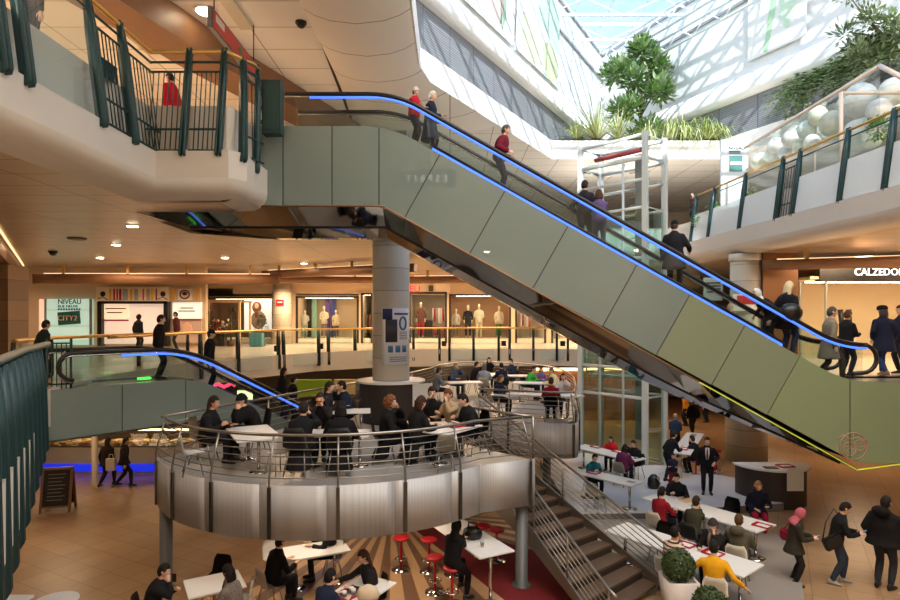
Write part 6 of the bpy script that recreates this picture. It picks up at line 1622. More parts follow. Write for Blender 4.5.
# greenery and crates set out before the dark brown shop window
for x, h, lb in ((209, 1.5, 'small dark conifer at the left of the pergola frame'), (231, 1.7, 'dark conifer inside the pergola frame'), (262, 1.3, 'dark conifer right of the pergola frame, before the lit fashion poster')):
    Yp = 30.9; X = (x-HX)/F*Yp; root = thing('potted_conifer', lb, 'potted plant', (X, Yp, Z1)); rc = random.Random(x)
    m = MB(); m.lathe((X, Yp, Z1), [(.16, 0), (.22, .3), (.19, .3), (.18, .26)], 14); part('pot', m, mat('pot_brown', (96,66,48), .6), root)
    m = MB()
    for k in range(420):
        q = rc.random(); r_ = .42*(1-q)+.03; t = rc.uniform(0, 2*PI); p = V((X+r_*math.cos(t), Yp+r_*math.sin(t), Z1+.3+q*h)); leaf(m, p, V((math.cos(t), math.sin(t), .2)), .16, .05, rc, k % 2)
    m.tube([(X, Yp, Z1+.25), (X, Yp, Z1+.3+h)], [.04, .01], 6); part('needles', m, [leafmat('conifer', (56,74,50)), leafmat('conifer_dark', (42,56,42))], root)
m = MB(); m.box((at(257, 345, 30.4).x, 30.4, Z1+.35), (.62, .5, .7)); bmesh.ops.bevel(m.bm, geom=list(m.bm.edges), offset=.03, segments=2, affect='EDGES'); single('crate', m, mat('crate_teal', (70,130,140), .6), 'teal blue crate on the floor right of the pergola frame', 'crate')
root = thing('flower_display', 'cluster of red and cream flowers on a dark stand inside the pergola frame', 'flowers', (at(219, 340, 31.2).x, 31.2, Z1)); rc = random.Random(5); cx = at(219, 340, 31.2).x
m = MB(); m.box((cx, 31.2, Z1+.4), (.7, .5, .8)); part('stand', m, FRAMED, root)
m = MB()
for k in range(46): m.ball((cx+rc.uniform(-.4, .4), 31.2+rc.uniform(-.25, .25), Z1+.85+rc.uniform(0, .5)), rc.uniform(.05, .09), 8, 6, mi=k % 3)
part('blossoms', m, [mat('bloom_red', (170,40,50), .6), mat('bloom_cream', (226,206,180), .6), leafmat('bloom_green', (70,96,60))], root)
# ------------------------------------------------------------------ the people in the photo
BK = (26,26,30); NV = (30,36,56); CH = (52,52,54); DBR = (40,30,26); BLOND = (190,160,110); GREY = (150,146,142); BRN = (78,52,34)
def at_x(x, Y): return (x-HX)/F*Y
def st_(who, label, x, Y, Z, head, **k): return person(who, label, at_x(x, Y), Y, Z, head, **k)
def seated(who, label, x, Y, Z, head, ch='beige', **k):
    s = k.get('s', 1.0); i = person(who, label, at_x(x, Y), Y, Z, head, pose='sit', **k)
    if ch in ('beige', 'black', 'white'):
        h = math.radians(head); chair(i['X']-.03*math.cos(h)*s, Y-.03*math.sin(h)*s, Z, head, ch, f'{ch} shell chair under the {who}', s)
    elif ch == 'stool': stool(i['X'], Y, Z, f'red bar stool under the {who}', s)
    return i
# on the long escalator
def ez(X): return prof_z(PTOP, X)-.12 if True else 0
def on_esc(who, label, x, head, Y=14.15, **k):
    X = at_x(x, Y); n0 = int((X-sx0)/((sx1-sx0)/n_steps)); 
    z = prof_z(PTOP, min(max(X, sx0-2), 11))-.12
    if sx0 < X < sx1: z = prof_z(PTOP, sx0+(sx1-sx0)*n0/n_steps)-.12
    else: z = prof_z(PTOP, X)-.04
    return person(who, label, X, Y, z, head, **k)
n_steps = 42
i = on_esc('white-haired woman on the escalator', 'white-haired woman in a long dark coat on the upper escalator, behind the red jacket', 430, 340, 14.3, la='rail', ra='cross', tc=NV, hem=.45, hair='mid', hc=(222,218,212), s=.97)
on_esc('person in red with a white hat', 'person in red jacket and pale knit hat on the escalator, before the white-haired woman', 414, 330, 13.95, top='puffer', tc=(178,30,42), hair='beanie', hc=(206,200,200), s=.80, la='cross', ra='cross')
on_esc('man in the maroon jacket', 'man in a maroon jacket and dark jeans leaning on the escalator handrail', 499, 350, 14.0, la='rail', ra='rail', lean=14, top='puffer', tc=(112,28,48), bot=(38,44,66), hair='short', hc=(90,80,74))
on_esc('dark-coated rider', 'person in a dark jacket on the escalator, behind the woman in purple', 584, 60, 14.4, tc=(36,36,44), la='rail', hair='short')
on_esc('woman in purple', 'woman in a purple jacket on the escalator before the lift, bag in arms', 599, 75, 14.0, top='jacket', tc=(96,78,124), la='cross', ra='cross', bot=(70,70,84), hair='mid', hc=BRN, s=.9)
on_esc('man in the black coat and cap', 'man in a long black coat and dark cap on the escalator below the glass lift', 674, 60, 14.1, tc=(28,30,36), hem=.35, hair='cap', hc=(24,26,32), ra='rail', s=1.03, fat=1.1)
person('bald man beyond the escalator', 'bald man looking out from beyond the lower part of the escalator', at_x(730, 19.9), 19.9, Z1, 255, top='jacket', tc=(84,72,64), hair=None, s=1.16, la='pocket')
i = on_esc('woman with the white headscarf', 'woman in a white headscarf and black jacket bending forward on the lower escalator', 772, 190, 14.1, lean=44, la='fwd', ra='rail', top='jacket', tc=BK, hair='scarf', hc=(214,214,210), s=.95, hem=.2)
i = on_esc('blonde woman in the black coat', 'blonde woman in a black coat with a dark bag behind her, low on the escalator', 787, 20, 14.0, tc=(24,26,32), hem=.3, hair='long', hc=(218,200,160), la='bag', bot=(40,56,90), s=1.04)
p = i['W'] @ V((.28, -.22, 1.0)); root = thing('rucksack', 'round black bag on the shoulder of the blonde woman on the escalator', 'bag', p)
m = MB(); m.ball(p, (.26, .20, .22), 16, 10); part('bag_body', m, RUBBER, root); m = MB(); m.tube([p+V((-.2, 0, .12)), p+V((-.22, .02, .4)), p+V((-.05, .05, .45))], .02, 6); part('strap', m, RUBBER, root)
i = person('man in the grey coat', 'grey-haired man in a beige-grey coat at the foot of the long escalator', at_x(829, 14.2), 14.2, 3.95, 350, 'walk', tc=(128,118,102), hem=.4, hair='short', hc=(80,74,68), bot=(72,66,60), la='fwd', ra='down', s=1.05)
person('dark person by the grey coat', 'person in black partly hidden behind the man in the grey coat', at_x(846, 15.4), 15.4, 3.95, 10, tc=BK, hair='short', hc=BRN, la='phone', ra='phone', sk='mid', s=1.0)
person('woman in the black hat', 'woman in navy coat, round black hat and boots walking away at right', at_x(884, 15.4), 15.4, 3.95, 85, 'walk', tc=(30,36,56), hem=.32, hair='furhat', hc=(24,22,22), bot=(36,56,100), shoe=(120,96,74), la='pocket', ra='pocket', s=1.08)
person('person at the right edge', 'person in dark blue cut by the photo edge, beside the black-hatted woman', at_x(903, 16.0), 16.0, 3.95, 180, tc=(34,40,62), hair='short', hc=BRN, s=1.08)
# upper-left gallery
person('person in red on the upper gallery', 'person in a red jacket walking behind the upper-left railing', -6.72, 14.5, Z2, 170, 'walk', top='puffer', fat=1.15, tc=(176,26,44), bot=(190,180,170), hair='short', hc=DBR)
person('dark figure at the top left', 'dark-haired person in black leaning forward behind the glass at the top left corner', -6.9, 9.9, Z2, 250, 'walk', lean=18, tc=(60,54,56), hair='mid', hc=(44,38,36))
person('person behind the right gallery railing', 'dark-clothed person behind the far end of the right gallery railing', at_x(694, 27.0), 27.0, Z2, 200, tc=(60,44,40), hair='short', lean=8, s=.8)
# lower-left escalator and first-floor left
c2_ = L2(.9, pz2(.9)-.12, .75)
person('man in the dark cap on the small escalator', 'man in a dark jacket and cap at the top of the smaller escalator', c2_.x, c2_.y, c2_.z, 20, tc=(22,24,30), hair='cap', hc=(26,26,30), bot=(30,38,62), s=1.0)
for s_, o_, h_, nm in ((3.1, .6, 'mid', 'dark-haired person in black far down the smaller escalator, nearer of two'), (3.7, .95, 'short', 'dark-clothed person far down the smaller escalator, further of two')):
    c2_ = L2(s_, pz2(s_)-.12, o_); person(nm, nm, c2_.x, c2_.y, c2_.z, 40, tc=(28,24,26), hair=h_, fat=1.1)
c2_ = L2(-.4, 3.88, .85)
person('dark rider behind the capped man', 'dark-clothed person just behind the capped man on the smaller escalator', c2_.x, c2_.y, c2_.z, 30, tc=(30,24,26), hair='short', s=.97)
person('person before the wall screen', 'silhouetted person with curly hair in front of the large white wall screen', at_x(138, 26.4), 26.4, 3.95, 70, tc=(24,22,24), hair='curly', hc=(20,16,16), sk='dark', s=.95)
person('person before the smaller screen', 'person in a dark red coat before the smaller white screen', at_x(177, 26.8), 26.8, 3.95, 200, tc=(70,30,34), hair='short', s=1.02)
person('dark figure at the near left railing', 'dark figure standing at the end of the near-left teal railing', at_x(41, 13.4), 13.4, 3.95, 60, tc=(28,36,36), hair='short', s=.86, lean=10)
# two women on the ground floor at left
person('woman with the pale bag', 'woman in a dark coat carrying a pale bag before the food counter, left of two', at_x(107, 19.4), 19.4, 0, 80, 'walk', tc=(40,32,30), hem=.2, hair='mid', hc=DBR, bot=(46,38,36), s=.93)
p = V((at_x(111, 19.2), 19.2, .55)); root = thing('shopping_bag', 'pale shopping bag between the two women by the food counter', 'bag', p-V((0, 0, 0)))
m = MB(); m.box(p+V((0, 0, .2)), (.28, .12, .38)); part('bag_body', m, mat('bag_pale', (206,196,180), .6), root); m = MB(); m.tube([p+V((-.08, 0, .38)), p+V((-.05, 0, .52)), p+V((.05, 0, .52)), p+V((.08, 0, .38))], .012, 6); part('bag_handle', m, BRN and mat('bag_pale', (206,196,180), .6), root)
person('woman walking beside the food counter', 'woman in a brown dark coat walking before the food counter, right of two', at_x(124, 19.4), 19.4, 0, 20, 'walk', tc=(46,36,36), hem=.15, hair='mid', hc=DBR, bot=(40,36,38), s=.93, la='bag')
# round deck
q = dict(s=1.1, seat=.33, table=.62)
seated('woman in black at the left deck table', 'dark-haired woman in black sitting at the left side of the left deck table', 206, 12.0, ZD, 0, tc=BK, hair='mid', hc=(34,26,24), la='table', ra='fork', lean=12, sk='mid', **q)
seated('person in black with the camera', 'person in a black puffer jacket bowed over the right side of the left deck table', 256, 12.9, ZD, 215, 'black', top='puffer', tc=(24,24,26), hair='beanie', hc=(24,24,26), lean=26, la='chin', ra='chin', **q)
seated('man in black with his back turned', 'man in black with his back to the viewer, left of two at the burger table', 300, 11.15, ZD, 80, 'black', tc=BK, hem=.9, hair='short', hc=DBR, lean=14, la='fork', ra='eat', **q)
seated('girl with the burger', 'dark-haired person in black eating a burger, facing the viewer across the burger table', 321, 12.6, ZD, 275, 'black', top='jacket', tc=(30,26,28), hair='mid', hc=(50,34,26), la='eat', ra='eat', lean=10, **q)
seated('person in the long black coat', 'person in a long black coat with back turned, right of two at the burger table', 340, 11.15, ZD, 95, 'black', tc=(22,22,26), hem=.9, hair='mid', hc=(24,20,20), lean=14, la='table', ra='table', **q)
seated('woman with the striped scarf', 'woman with dark hair sitting left at the couple\'s table beside the counter', 324, 14.6, ZD, 355, 'black', tc=(40,36,40), hair='mid', hc=DBR, la='table', ra='fork', lean=10, **q)
seated('man in the navy coat', 'man in a navy coat sitting right at the couple\'s table beside the counter, facing left', 349, 14.9, ZD, 190, 'black', tc=(30,36,54), hair='short', hc=(24,20,20), la='fork', ra='eat', lean=14, **q)
seated('curly-haired woman', 'woman with curly brown hair and long black coat eating on the round deck', 386, 12.0, ZD, 5, 'black', tc=(22,22,24), hem=.9, hair='curly', hc=(120,78,50), la='eat', ra='fork', lean=6, **q)
seated('person in black beside the curly-haired woman', 'person in black with dark brown hair sitting right of the curly-haired woman, back half turned', 413, 11.95, ZD, 40, 'black', tc=(24,24,26), hem=.9, hair='mid', hc=(60,36,26), la='fork', ra='table', lean=16, **q)
seated('man in the black jacket and white shirt', 'dark-haired man in black jacket facing the viewer, beside the beige sweater', 431, 13.7, ZD, 280, 'black', top='jacket', tc=(28,26,28), hair='short', hc=(46,32,24), la='fork', ra='eat', lean=8, hp=12, **q)
seated('man in the beige sweater', 'man in a beige sweater eating at the far side of the red-tray table', 453, 13.35, ZD, 230, 'beige', top='sweater', tc=(176,150,118), hair='short', hc=(104,70,44), la='eat', ra='table', lean=12, hp=12, **q)
seated('man in black bent over the red tray', 'dark-haired man in black bent over the red tray on the round deck', 474, 12.75, ZD, 205, 'black', tc=(26,26,30), hair='short', hc=(28,22,20), la='table', ra='fork', lean=20, hp=20, **q)
# rear deck
q = dict(s=.9)
seated('person in the grey jacket on the rear deck', 'person in a grey jacket with back half turned, leftmost on the rear deck', 436, 20.0, ZD, 20, 'black', tc=(110,112,116), hair='short', hc=(60,50,44), la='table', ra='table', lean=10, **q)
seated('blue-grey person on the rear deck', 'light-haired person in blue-grey, second from the left on the rear deck', 455, 21.8, ZD, 300, 'black', tc=(70,80,100), hair='mid', hc=(150,120,84), la='eat', ra='table', **q)
seated('man in black on the rear deck', 'man in black leaning in, left of the group at the back of the rear deck', 473, 22.8, ZD, 10, 'black', tc=(30,28,32), hair='short', la='fork', ra='eat', lean=14, **q)
seated('person in the pale grey coat', 'person in a pale grey coat with back turned in the middle of the rear deck', 484, 21.6, ZD, 80, 'beige', tc=(150,152,160), hem=.5, hair='mid', hc=(110,96,84), la='table', ra='table', **q)
seated('person facing from the far end of the rear deck', 'dark-haired person in black facing the viewer at the far end of the rear deck', 489, 25.0, ZD, 270, 'black', tc=(34,32,36), hair='mid', la='eat', ra='eat', **q)
seated('man in navy on the rear deck', 'man in navy with back turned, right of the pale grey coat on the rear deck', 502, 22.0, ZD, 110, 'black', tc=(32,40,64), hair='short', la='table', ra='table', **q)
seated('rightmost of the back group', 'person in dark navy facing left, rightmost of the back group on the rear deck', 512, 24.2, ZD, 215, 'black', tc=(40,50,76), hair='short', la='table', ra='fork', **q)
seated('person in green', 'person in a bright green top bent over the long rear table', 528, 21.3, ZD, 320, 'black', top='sweater', tc=(66,170,66), hair='short', lean=26, la='table', ra='table', **q)
seated('small person in violet', 'small person in violet by the far railing of the rear deck', 541, 22.6, ZD, 260, 'black', top='jacket', tc=(110,96,140), hair='mid', hc=BRN, s=.75, la='table', ra='table')
seated('person in the cream jacket', 'person in a cream jacket at the right end of the long rear table', 556, 20.2, ZD, 190, 'beige', top='puffer', tc=(206,196,160), hair='short', hc=(120,90,60), la='table', ra='table', lean=16, **q)
seated('brown-haired woman by the stair head', 'brown-haired woman in navy sitting behind the rail near the head of the stairs', 497, 17.7, ZD, 330, 'beige', tc=(36,40,60), hair='mid', hc=(120,84,54), la='table', ra='table', lean=12, **q)
seated('person in the red jacket on the rear deck', 'person in a dark red jacket with back turned by the rear deck railing', 551, 16.75, ZD, 80, 'black', top='jacket', tc=(150,30,40), bot=(24,24,28), hair='short', hc=BRN, la='table', ra='table', **q)
seated('woman in white on the rear deck', 'woman in a white top facing the viewer at the right end of the rear deck', 563, 18.1, ZD, 265, 'black', top='sweater', tc=(214,208,206), hair='mid', hc=(90,56,36), la='eat', ra='table', **q)
# terrace before the lift
q = dict(s=.95)
seated('person in turquoise', 'person in a turquoise jacket at the short table beside the stairs', 591, 17.75, .22, 290, 'beige', top='jacket', tc=(30,110,124), hair='short', hc=(34,28,28), la='table', ra='fork', lean=20, **q)
seated('child in the red jacket', 'dark-haired child in a bright red jacket at the table before the lift', 612, 20.75, .22, 235, 'beige', top='puffer', tc=(190,30,44), hair='mid', hc=DBR, la='table', ra='table', lean=12, s=.85)
seated('man in black before the lift', 'person in black with short hair facing left at the table before the lift', 636, 19.5, .22, 220, 'black', tc=(28,28,32), hair='short', la='table', ra='eat', lean=14, **q)
seated('person in plum', 'person in a plum jacket with back turned at the table before the lift', 622, 18.7, .22, 45, 'beige', top='puffer', tc=(100,40,80), bot=(34,34,42), hair='mid', hc=DBR, la='table', ra='table', lean=18, **q)
st_('bald man in blue', 'bald man in a dark blue jacket standing behind the high bar table', 675, 23.4, 0, 60, top='jacket', tc=(44,62,92), hair='fringe', hc=(150,140,130), la='phone', ra='phone')
st_('man in black leaning on the high table', 'dark-haired man in black leaning over the near end of the high bar table', 668, 19.1, .22, 20, top='jacket', tc=(24,28,36), hair='short', la='fwd', ra='phone', lean=24, s=.97)
st_('child in navy', 'small child in a navy jacket standing below the high bar table', 673, 18.2, .22, 250, top='puffer', tc=(36,40,62), bot=(120,24,36), hair='short', s=.66, la='cross', ra='cross')
st_('man in the black suit', 'man in black suit, pale shirt and tie standing with a hand on his hip', 707, 17.8, .22, 250, top='jacket', tc=(26,26,30), bot=(24,24,28), hair='short', hc=(40,34,30), la='hip', ra='down', s=1.0, fat=1.1)
i = PEOPLE[-1]
m = MB(); m.loft([[V((wd, .150, z)), V((wd, .176, z)), V((-wd, .176, z)), V((-wd, .150, z))] for wd, z in ((.03, 1.06), (.06, 1.22), (.055, 1.40))]); link('shirt_front', m.mesh('shirt_front'), mat('shirt_white', (222,214,212), .7), i['root'])
m = MB(); m.loft([[V((wd, .170, z)), V((wd, .184, z)), V((-wd, .184, z)), V((-wd, .170, z))] for wd, z in ((.012, 1.06), (.026, 1.12), (.016, 1.39))]); link('tie', m.mesh('tie'), fabric((110,50,60)), i['root'])
seated('dark person at the high table', 'person in black on a stool at the high bar table, behind the suited man', 696, 20.0, .0, 120, 'stool', tc=(24,24,28), hair='short', seat=.70, table=1.08, la='table', ra='eat', lean=14, legs=((-.10, .30, .28), (.10, .30, .28)), s=.95)
st_('standing person in yellow at the back', 'distant person in a yellow jacket beyond the high bar table', 686, 30, 0, 180, top='jacket', tc=(220,150,30), hair='short')
st_('dark walker at the back', 'distant person in black walking beyond the high bar table', 693, 27.5, 0, 90, pose='walk', tc=(20,20,24), hair='short')
st_('distant person under the escalator edge', 'distant person in dark trousers seen below the escalator edge', 707, 31, 0, 120, tc=(40,36,36), hair='short')
# long tables at right
seated('man in black at the far end', 'dark-haired man in black facing the viewer at the far end of the long right table', 677, 15.75, .10, 245, 'black', tc=(28,30,38), hair='short', la='table', ra='fork', lean=14, hp=14)
seated('woman in the red top', 'woman with tied dark hair and dark red top at the longer right table', 659, 14.2, .10, 35, 'beige', top='sweater', tc=(134,24,36), hair='tail', hc=(30,22,20), la='table', ra='table', lean=10)
seated('man in the olive sweater', 'man in an olive green sweater with back turned at the long right table', 693, 13.45, .10, 40, 'black', top='sweater', tc=(62,62,46), hair='short', hc=(50,38,30), la='fork', ra='chin', lean=12)
seated('person in the grey-green hooded coat', 'person in a grey-green hooded coat at the right end of the long table', 738, 12.2, .10, 55, 'beige', top='puffer', tc=(88,84,68), bot=(40,40,44), hair='short', hc=(84,56,36), la='table', ra='table', lean=8)
m = MB(); m.ball((0, -.12, 1.07), (.15, .07, .10), 14, 8); link('hood', m.mesh('hood'), fabric((88,84,68)), PEOPLE[-1]['root'])
i = seated('fair-haired woman in navy', 'fair-haired woman in a long navy coat and red trousers sitting by the half-round counter', 757, 15.3, 0, 255, 'black', tc=(30,34,54), hem=.6, bot=(150,30,60), hair='mid', hc=(176,136,84), la='table', ra='lap', lean=12, hp=16, legs=((-.10, .36, .085), (.10, .40, .085)))
i = seated('woman in the knit hat', 'woman in dark knit hat facing the viewer at the table beside the stairs', 716, 12.15, .10, 225, 'black', tc=(32,30,30), hair='beanie', hc=(60,54,52), la='chin', ra='table', lean=12, hp=12)
neckscarf(i, (120,104,92))
STRIPE = bpy.data.materials.new('striped_knit'); STRIPE.use_nodes = True
nt = STRIPE.node_tree; bb = nt.nodes['Principled BSDF']; bb.inputs['Roughness'].default_value = .9
tc_ = nt.nodes.new('ShaderNodeTexCoord'); wv = nt.nodes.new('ShaderNodeTexWave'); wv.bands_direction = 'Z'; wv.inputs['Scale'].default_value = 4.5; wv.inputs['Distortion'].default_value = .3
cr = nt.nodes.new('ShaderNodeValToRGB'); cr.color_ramp.interpolation = 'CONSTANT'; cr.color_ramp.elements[0].color = (.03, .02, .02, 1); cr.color_ramp.elements[1].position = .36; cr.color_ramp.elements[1].color = (*lin((206,180,158)), 1)
nt.links.new(tc_.outputs['Object'], wv.inputs['Vector']); nt.links.new(wv.outputs['Fac'], cr.inputs['Fac']); nt.links.new(cr.outputs['Color'], bb.inputs['Base Color'])
seated('man in the striped sweater', 'man in a cream sweater with dark stripes at the table beside the stairs', 671, 11.55, .10, 30, 'beige', top='sweater', tc=(206,180,158), stripe=STRIPE, hair='short', hc=(28,24,22), la='table', ra='chin', lean=10, sk='tan')
seated('man in the yellow sweater', 'man in a mustard yellow sweater seen from behind, arms spread, at bottom right', 714, 10.75, .10, 70, 'beige', top='sweater', tc=(222,160,26), bot=(28,30,44), hair='short', hc=(30,26,26), la=((-.46, .34, .80), 'relaxed'), ra=((.50, -.02, .62), 'relaxed'), lean=8, wide=1.05)
# queue of three at right
i = st_('woman in the pink headscarf', 'woman in a pink headscarf and dark parka looking at her phone at lower right', 794, 12.3, 0, 335, top='coat', tc=(52,48,40), hem=.22, bot=(40,36,36), hair='scarf', hc=(178,92,104), la='phone', ra='phone', lean=8, hp=20, s=.93, pose='stand')
W = i['W']; p = W @ V((-.30, -.10, .98)); root = thing('handbag', 'dark red handbag behind the arm of the woman in the pink headscarf', 'bag', p)
m = MB(); m.box(p, (.20, .28, .24), rz=.4); bmesh.ops.bevel(m.bm, geom=list(m.bm.edges), offset=.04, segments=3, affect='EDGES'); part('bag_body', m, mat('bag_crimson', (140,20,50), .4), root)
m = MB(); m.tube([p+V((-.05, .05, .1)), W @ V((-.2, .0, 1.42)), p+V((.05, -.05, .1))], .012, 6); part('strap', m, mat('bag_crimson', (140,20,50), .4), root)
def phone(i, label, off=(.0, .07, .03)):
    W = i['W']; c = (i['wr'][-1]+i['wr'][1])/2+V(off); me = MB(); me.box((0, 0, 0), (.075, .15, .01)); mm = me.mesh('phone_body'); mm.transform(Matrix.Rotation(.5, 4, 'X')); r = thing('phone', label, 'phone', W @ c, math.radians(i['head']-90)); part('phone_body', mm, RUBBER, r, world=False)
    s2 = MB(); s2.box((0, 0, .006), (.066, .13, .002)); mm = s2.mesh('phone_screen'); mm.transform(Matrix.Rotation(.5, 4, 'X')); part('phone_screen', mm, emit('screen_glow', (120,140,160), .2), r, world=False)
phone(i, 'dark phone in the hands of the woman in the pink headscarf')
i = st_('man with the shoulder bag', 'man in black jacket and jeans at his phone, shoulder bag at his hip', 836, 12.35, 0, 340, top='jacket', tc=(28,28,30), bot=(52,60,76), shoe=(150,146,140), hair='short', hc=(30,24,22), la='phone', ra='phone', lean=12, hp=24, s=1.0, legs=((-.10, .14, .085), (.11, -.10, .085)))
phone(i, 'dark phone in the hands of the man with the shoulder bag')
W = i['W']; p = W @ V((.25, -.12, .92)); root = thing('shoulder_bag', 'black shoulder bag with flap at the hip of the man on his phone', 'bag', p)
Rb = Matrix.Rotation(-.45, 3, 'Y'); m = MB(); m.box(p, (.36, .12, .25), R=Rb); bmesh.ops.bevel(m.bm, geom=list(m.bm.edges), offset=.02, segments=2, affect='EDGES'); part('bag_body', m, RUBBER, root)
m = MB(); m.box(p+Rb @ V((0, -.08, .04)), (.34, .02, .17), R=Rb); part('bag_flap', m, BLACK, root)
m = MB(); m.tube([p+Rb @ V((-.17, 0, .11)), W @ V((.10, -.21, 1.25)), W @ V((-.10, -.02, 1.50)), W @ V((.08, .18, 1.25)), p+Rb @ V((.17, 0, .11))], .014, 6); part('strap', m, RUBBER, root)
i = st_('big man in the black parka', 'heavy man in a black parka seen from behind, last of the three in the queue', 884, 12.1, 0, 35, top='puffer', tc=(26,24,24), hem=.12, bot=(50,52,58), hair='short', hc=(36,28,24), la='pocket', ra='phone', lean=6, fat=1.15, wide=1.12, s=1.09)
m = MB(); m.ball((0, -.13, 1.46), (.16, .07, .10), 14, 8); link('hood', m.mesh('hood'), fabric((26,24,24)), i['root'])
# bottom row
i = seated('man with the phone at bottom left', 'man in black holding up a phone, seated at the bottom-left table beside the grey post', 150, 10.1, 0, 10, 'black', tc=(30,28,32), hair='short', hc=(30,24,22), la='fork', ra='chin', lean=20, hp=8)
r_ = i['W'] @ (i['wr'][1]+V((0, .09, .05))); m = MB(); m.box(r_, (.07, .012, .14)); single('phone', m, RUBBER, 'phone raised by the man at the bottom-left table', 'phone')
seated('woman in the patterned top', 'dark-haired woman in a black and white patterned top at the lower edge, left of centre', 236, 10.0, 0, 160, 'white', top='sweater', tc=(90,84,78), hair='mid', hc=(26,20,20), la='table', ra='chin', lean=14, sk='tan', stripe=mat('leopard_knit', (110,100,92), .9, var=.85, vscale=34))
seated('person in black under the deck', 'person in a black coat sitting at the half-hidden table under the round deck, in profile', 272, 11.3, 0, 45, 'beige', tc=(24,22,24), hem=.6, hair='short', hc=(26,22,20), la='table', ra='table', lean=16)
seated('person across the half-hidden table', 'person in black across the half-hidden table under the deck, mostly legs seen', 331, 12.6, 0, 195, 'black', tc=(28,28,34), hair='short', la='table', ra='table', lean=10)
seated('man in navy at the bottom edge', 'dark-haired man in navy at the lower edge beside the printed tray', 322, 9.75, 0, 55, 'black', top='jacket', tc=(30,38,62), hair='short', hc=(24,20,20), la='table', ra='table', lean=16)
seated('woman with the printed tray', 'long-haired woman in black reaching towards the printed tray at bottom centre', 372, 10.75, 0, 205, 'black', top='jacket', tc=(32,28,32), hair='long', hc=(74,46,32), la='table', ra='reach', lean=12, hp=16)
i = seated('woman in the black headscarf', 'woman in black headscarf and long black coat on a red bar stool', 452, 11.45, 0, 45, 'stool', tc=(22,20,22), hem=.7, hair='scarf', hc=(22,20,22), seat=.70, table=1.05, la='table', ra='chin', lean=10, bot=(22,20,22), legs=((-.10, .34, .26), (.10, .30, .10)))
m = MB(); p = at(368, 594, 9.9); m.loft([[V((p.x+rx*math.cos(t), p.y+rx*.7*math.sin(t), p.z+z)) for t in [2*PI*k/14 for k in range(14)]] for rx, z in ((.16, -.12), (.2, 0), (.15, .10), (.05, .15))]); single('bundled_scarf', m, mat('cream_wool', (206,186,160), .9, var=.2), 'cream wool bundle on the near end of the bottom-centre table', 'scarf', sm=True)
# burger held by the eater
i = [p_ for p_ in PEOPLE if p_['who'] == 'girl with the burger'][0]
c = i['W'] @ ((i['wr'][-1]+i['wr'][1])/2+V((0, .04, .09))); root = thing('burger', 'burger held up by the dark-haired person facing the viewer on the deck', 'burger', c-V((0, 0, .03)))
m = MB(); m.ball(c+V((0, 0, .012)), (.055, .055, .03), 14, 8); part('bun_top', m, mat('bun', (206,136,64), .5), root); m = MB(); m.lathe(c, [(.056, -.012), (.058, .0), (.056, .008)], 14); part('patty', m, mat('patty', (80,46,28), .7), root); m = MB(); m.lathe(c, [(.05, -.03), (.055, -.012)], 14); part('bun_base', m, mat('bun', (206,136,64), .5), root)
# ------------------------------------------------------------------ daylight and lamps
wd = bpy.data.worlds.new('sky'); SC.world = wd; wd.use_nodes = True
nt = wd.node_tree; bg = nt.nodes['Background']; sky = nt.nodes.new('ShaderNodeTexSky'); sky.sky_type = 'NISHITA'; sky.sun_disc = False
sky.sun_elevation = math.radians(40); sky.sun_rotation = math.radians(180); sky.altitude = 200; sky.air_density = 1.6; sky.dust_density = .3; sky.ozone_density = 2.5
nt.links.new(sky.outputs['Color'], bg.inputs['Color']); bg.inputs['Strength'].default_value = .42
sun = bpy.data.lights.new('sun', 'SUN'); sun.energy = 9; sun.angle = math.radians(.6); sun.color = (1, .97, .92)
so = bpy.data.objects.new('sun', sun); COL.objects.link(so); d = V((.06, -1, .85)); so.rotation_euler = d.to_track_quat('Z', 'Y').to_euler(); so.location = (0, 0, 40)
W1 = (255,216,172); W2 = (255,228,200)
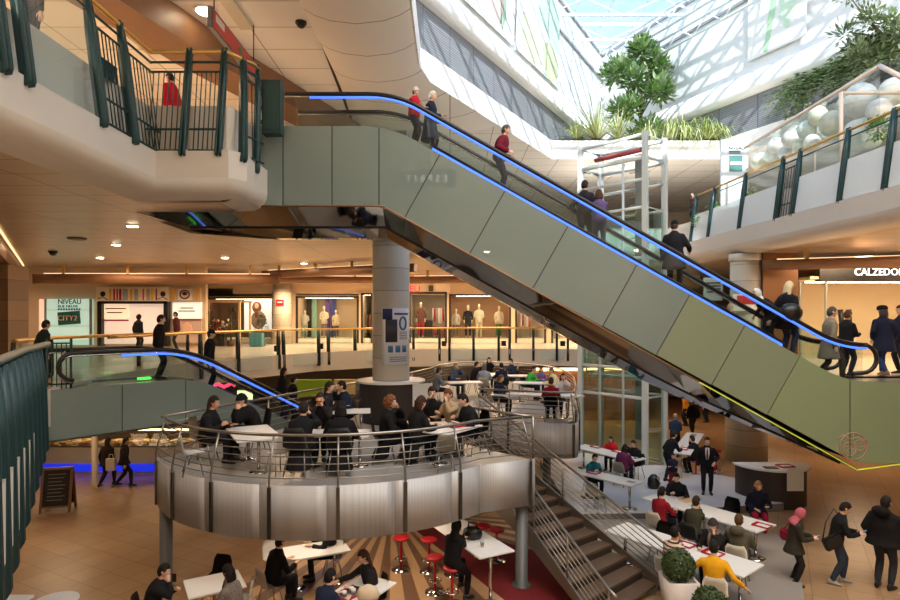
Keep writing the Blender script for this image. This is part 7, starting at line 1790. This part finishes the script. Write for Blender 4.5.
# first floor, under the second gallery
for x in (-20, -14.5, -10): 
    for y, e in ((12, 25), (19, 35), (25.8, 150)): lamp('ceiling_lamp_or_fill', (x, y, 7.7), 2.0, e if x > -20 or y > 20 else 30, W1)
for x in (-8, -3, 2, 7): lamp('ceiling_lamp_or_fill', (x, 31, 7.0), 2.2, 440, W1)
for x, y in ((-5.5, 24.5), (0, 25.5)): lamp('ceiling_lamp_or_fill', (x, y, 7.7), 1.6, 190, W1)
for x, y in ((14, 17), (19, 19), (14.5, 20.8), (20, 14)): lamp('ceiling_lamp_or_fill', (x, y, 7.5), 1.8, 300, W1)
# second floor, left and right
for x, y in ((-9, 9), (-9.5, 15), (-8, 20), (-14, 12), (-15, 20)): lamp('ceiling_lamp_or_fill', (x, y, 13.1), 2.0, 300, W1)
# ground floor, under the first gallery
for x, y, e in ((-12, 18.5, 70), (-11, 13.5, 80), (-7, 30, 160), (0, 31, 160), (8, 31, 110), (15, 22, 130), (15, 28, 130), (16, 15.5, 120), (10.5, 31, 90), (-13, 27, 140)): lamp('ceiling_lamp_or_fill', (x, y, 3.05), 1.4, e*.62, W1)
for x, y, e in ((-3.2, 12.0, 26), (-.9, 12.4, 26), (-3, 14.5, 20)): lamp('deck_lamp', (x, y, 2.05), .5, e, W2)
# pendant fill of the hall: lamps hanging under the viewer's gallery
for x, y, z, e in ((-6, 2.5, 8.0, 0), ): pass

# added unseen fill: in the solid roof and along the front galleries
for x, y in ((2, 5), (8, 5), (14, 5), (2, -2), (9, -2), (16, -2)): lamp('roof_fill', (x, y, 22.2), 6.0, 800, (255,246,234))
for x, y, z in ((-4, 3, 13.1), (-10, 2, 13.1), (-4, -4, 7.7), (2, -6, 9), (10, -5, 9)): lamp('ceiling_lamp_or_fill', (x, y, z), .22, 170, W2)  # added fill; also gives the downlight glints in the green glass

# added unseen fill lights on the second gallery that wash the white ceiling
for p, q, e in (((12.5, 9, 10.0), (-2, 14, 13.2), 500), ((-6.6, 6, 10.0), (-2.5, 15, 13.2), 110), ((12.5, 4, 10.0), (-3, 6, 13.2), 400), ((8, 31.5, 10.0), (9, 30.5, 13.2), 160), ((13.5, 27, 10.0), (14, 29, 13.2), 140), ((15, 22, 10.0), (18, 24, 13.2), 160)):
    o = lamp('ceiling_fill', p, .8, e, (255,244,230)); o.rotation_euler = (V(p)-V(q)).to_track_quat('Z', 'Y').to_euler()

lamp('ceiling_lamp_or_fill', (-7.2, 9, 7.7), 1.2, 80, W1)  # added light to lift the smaller escalator's side and the teal fins
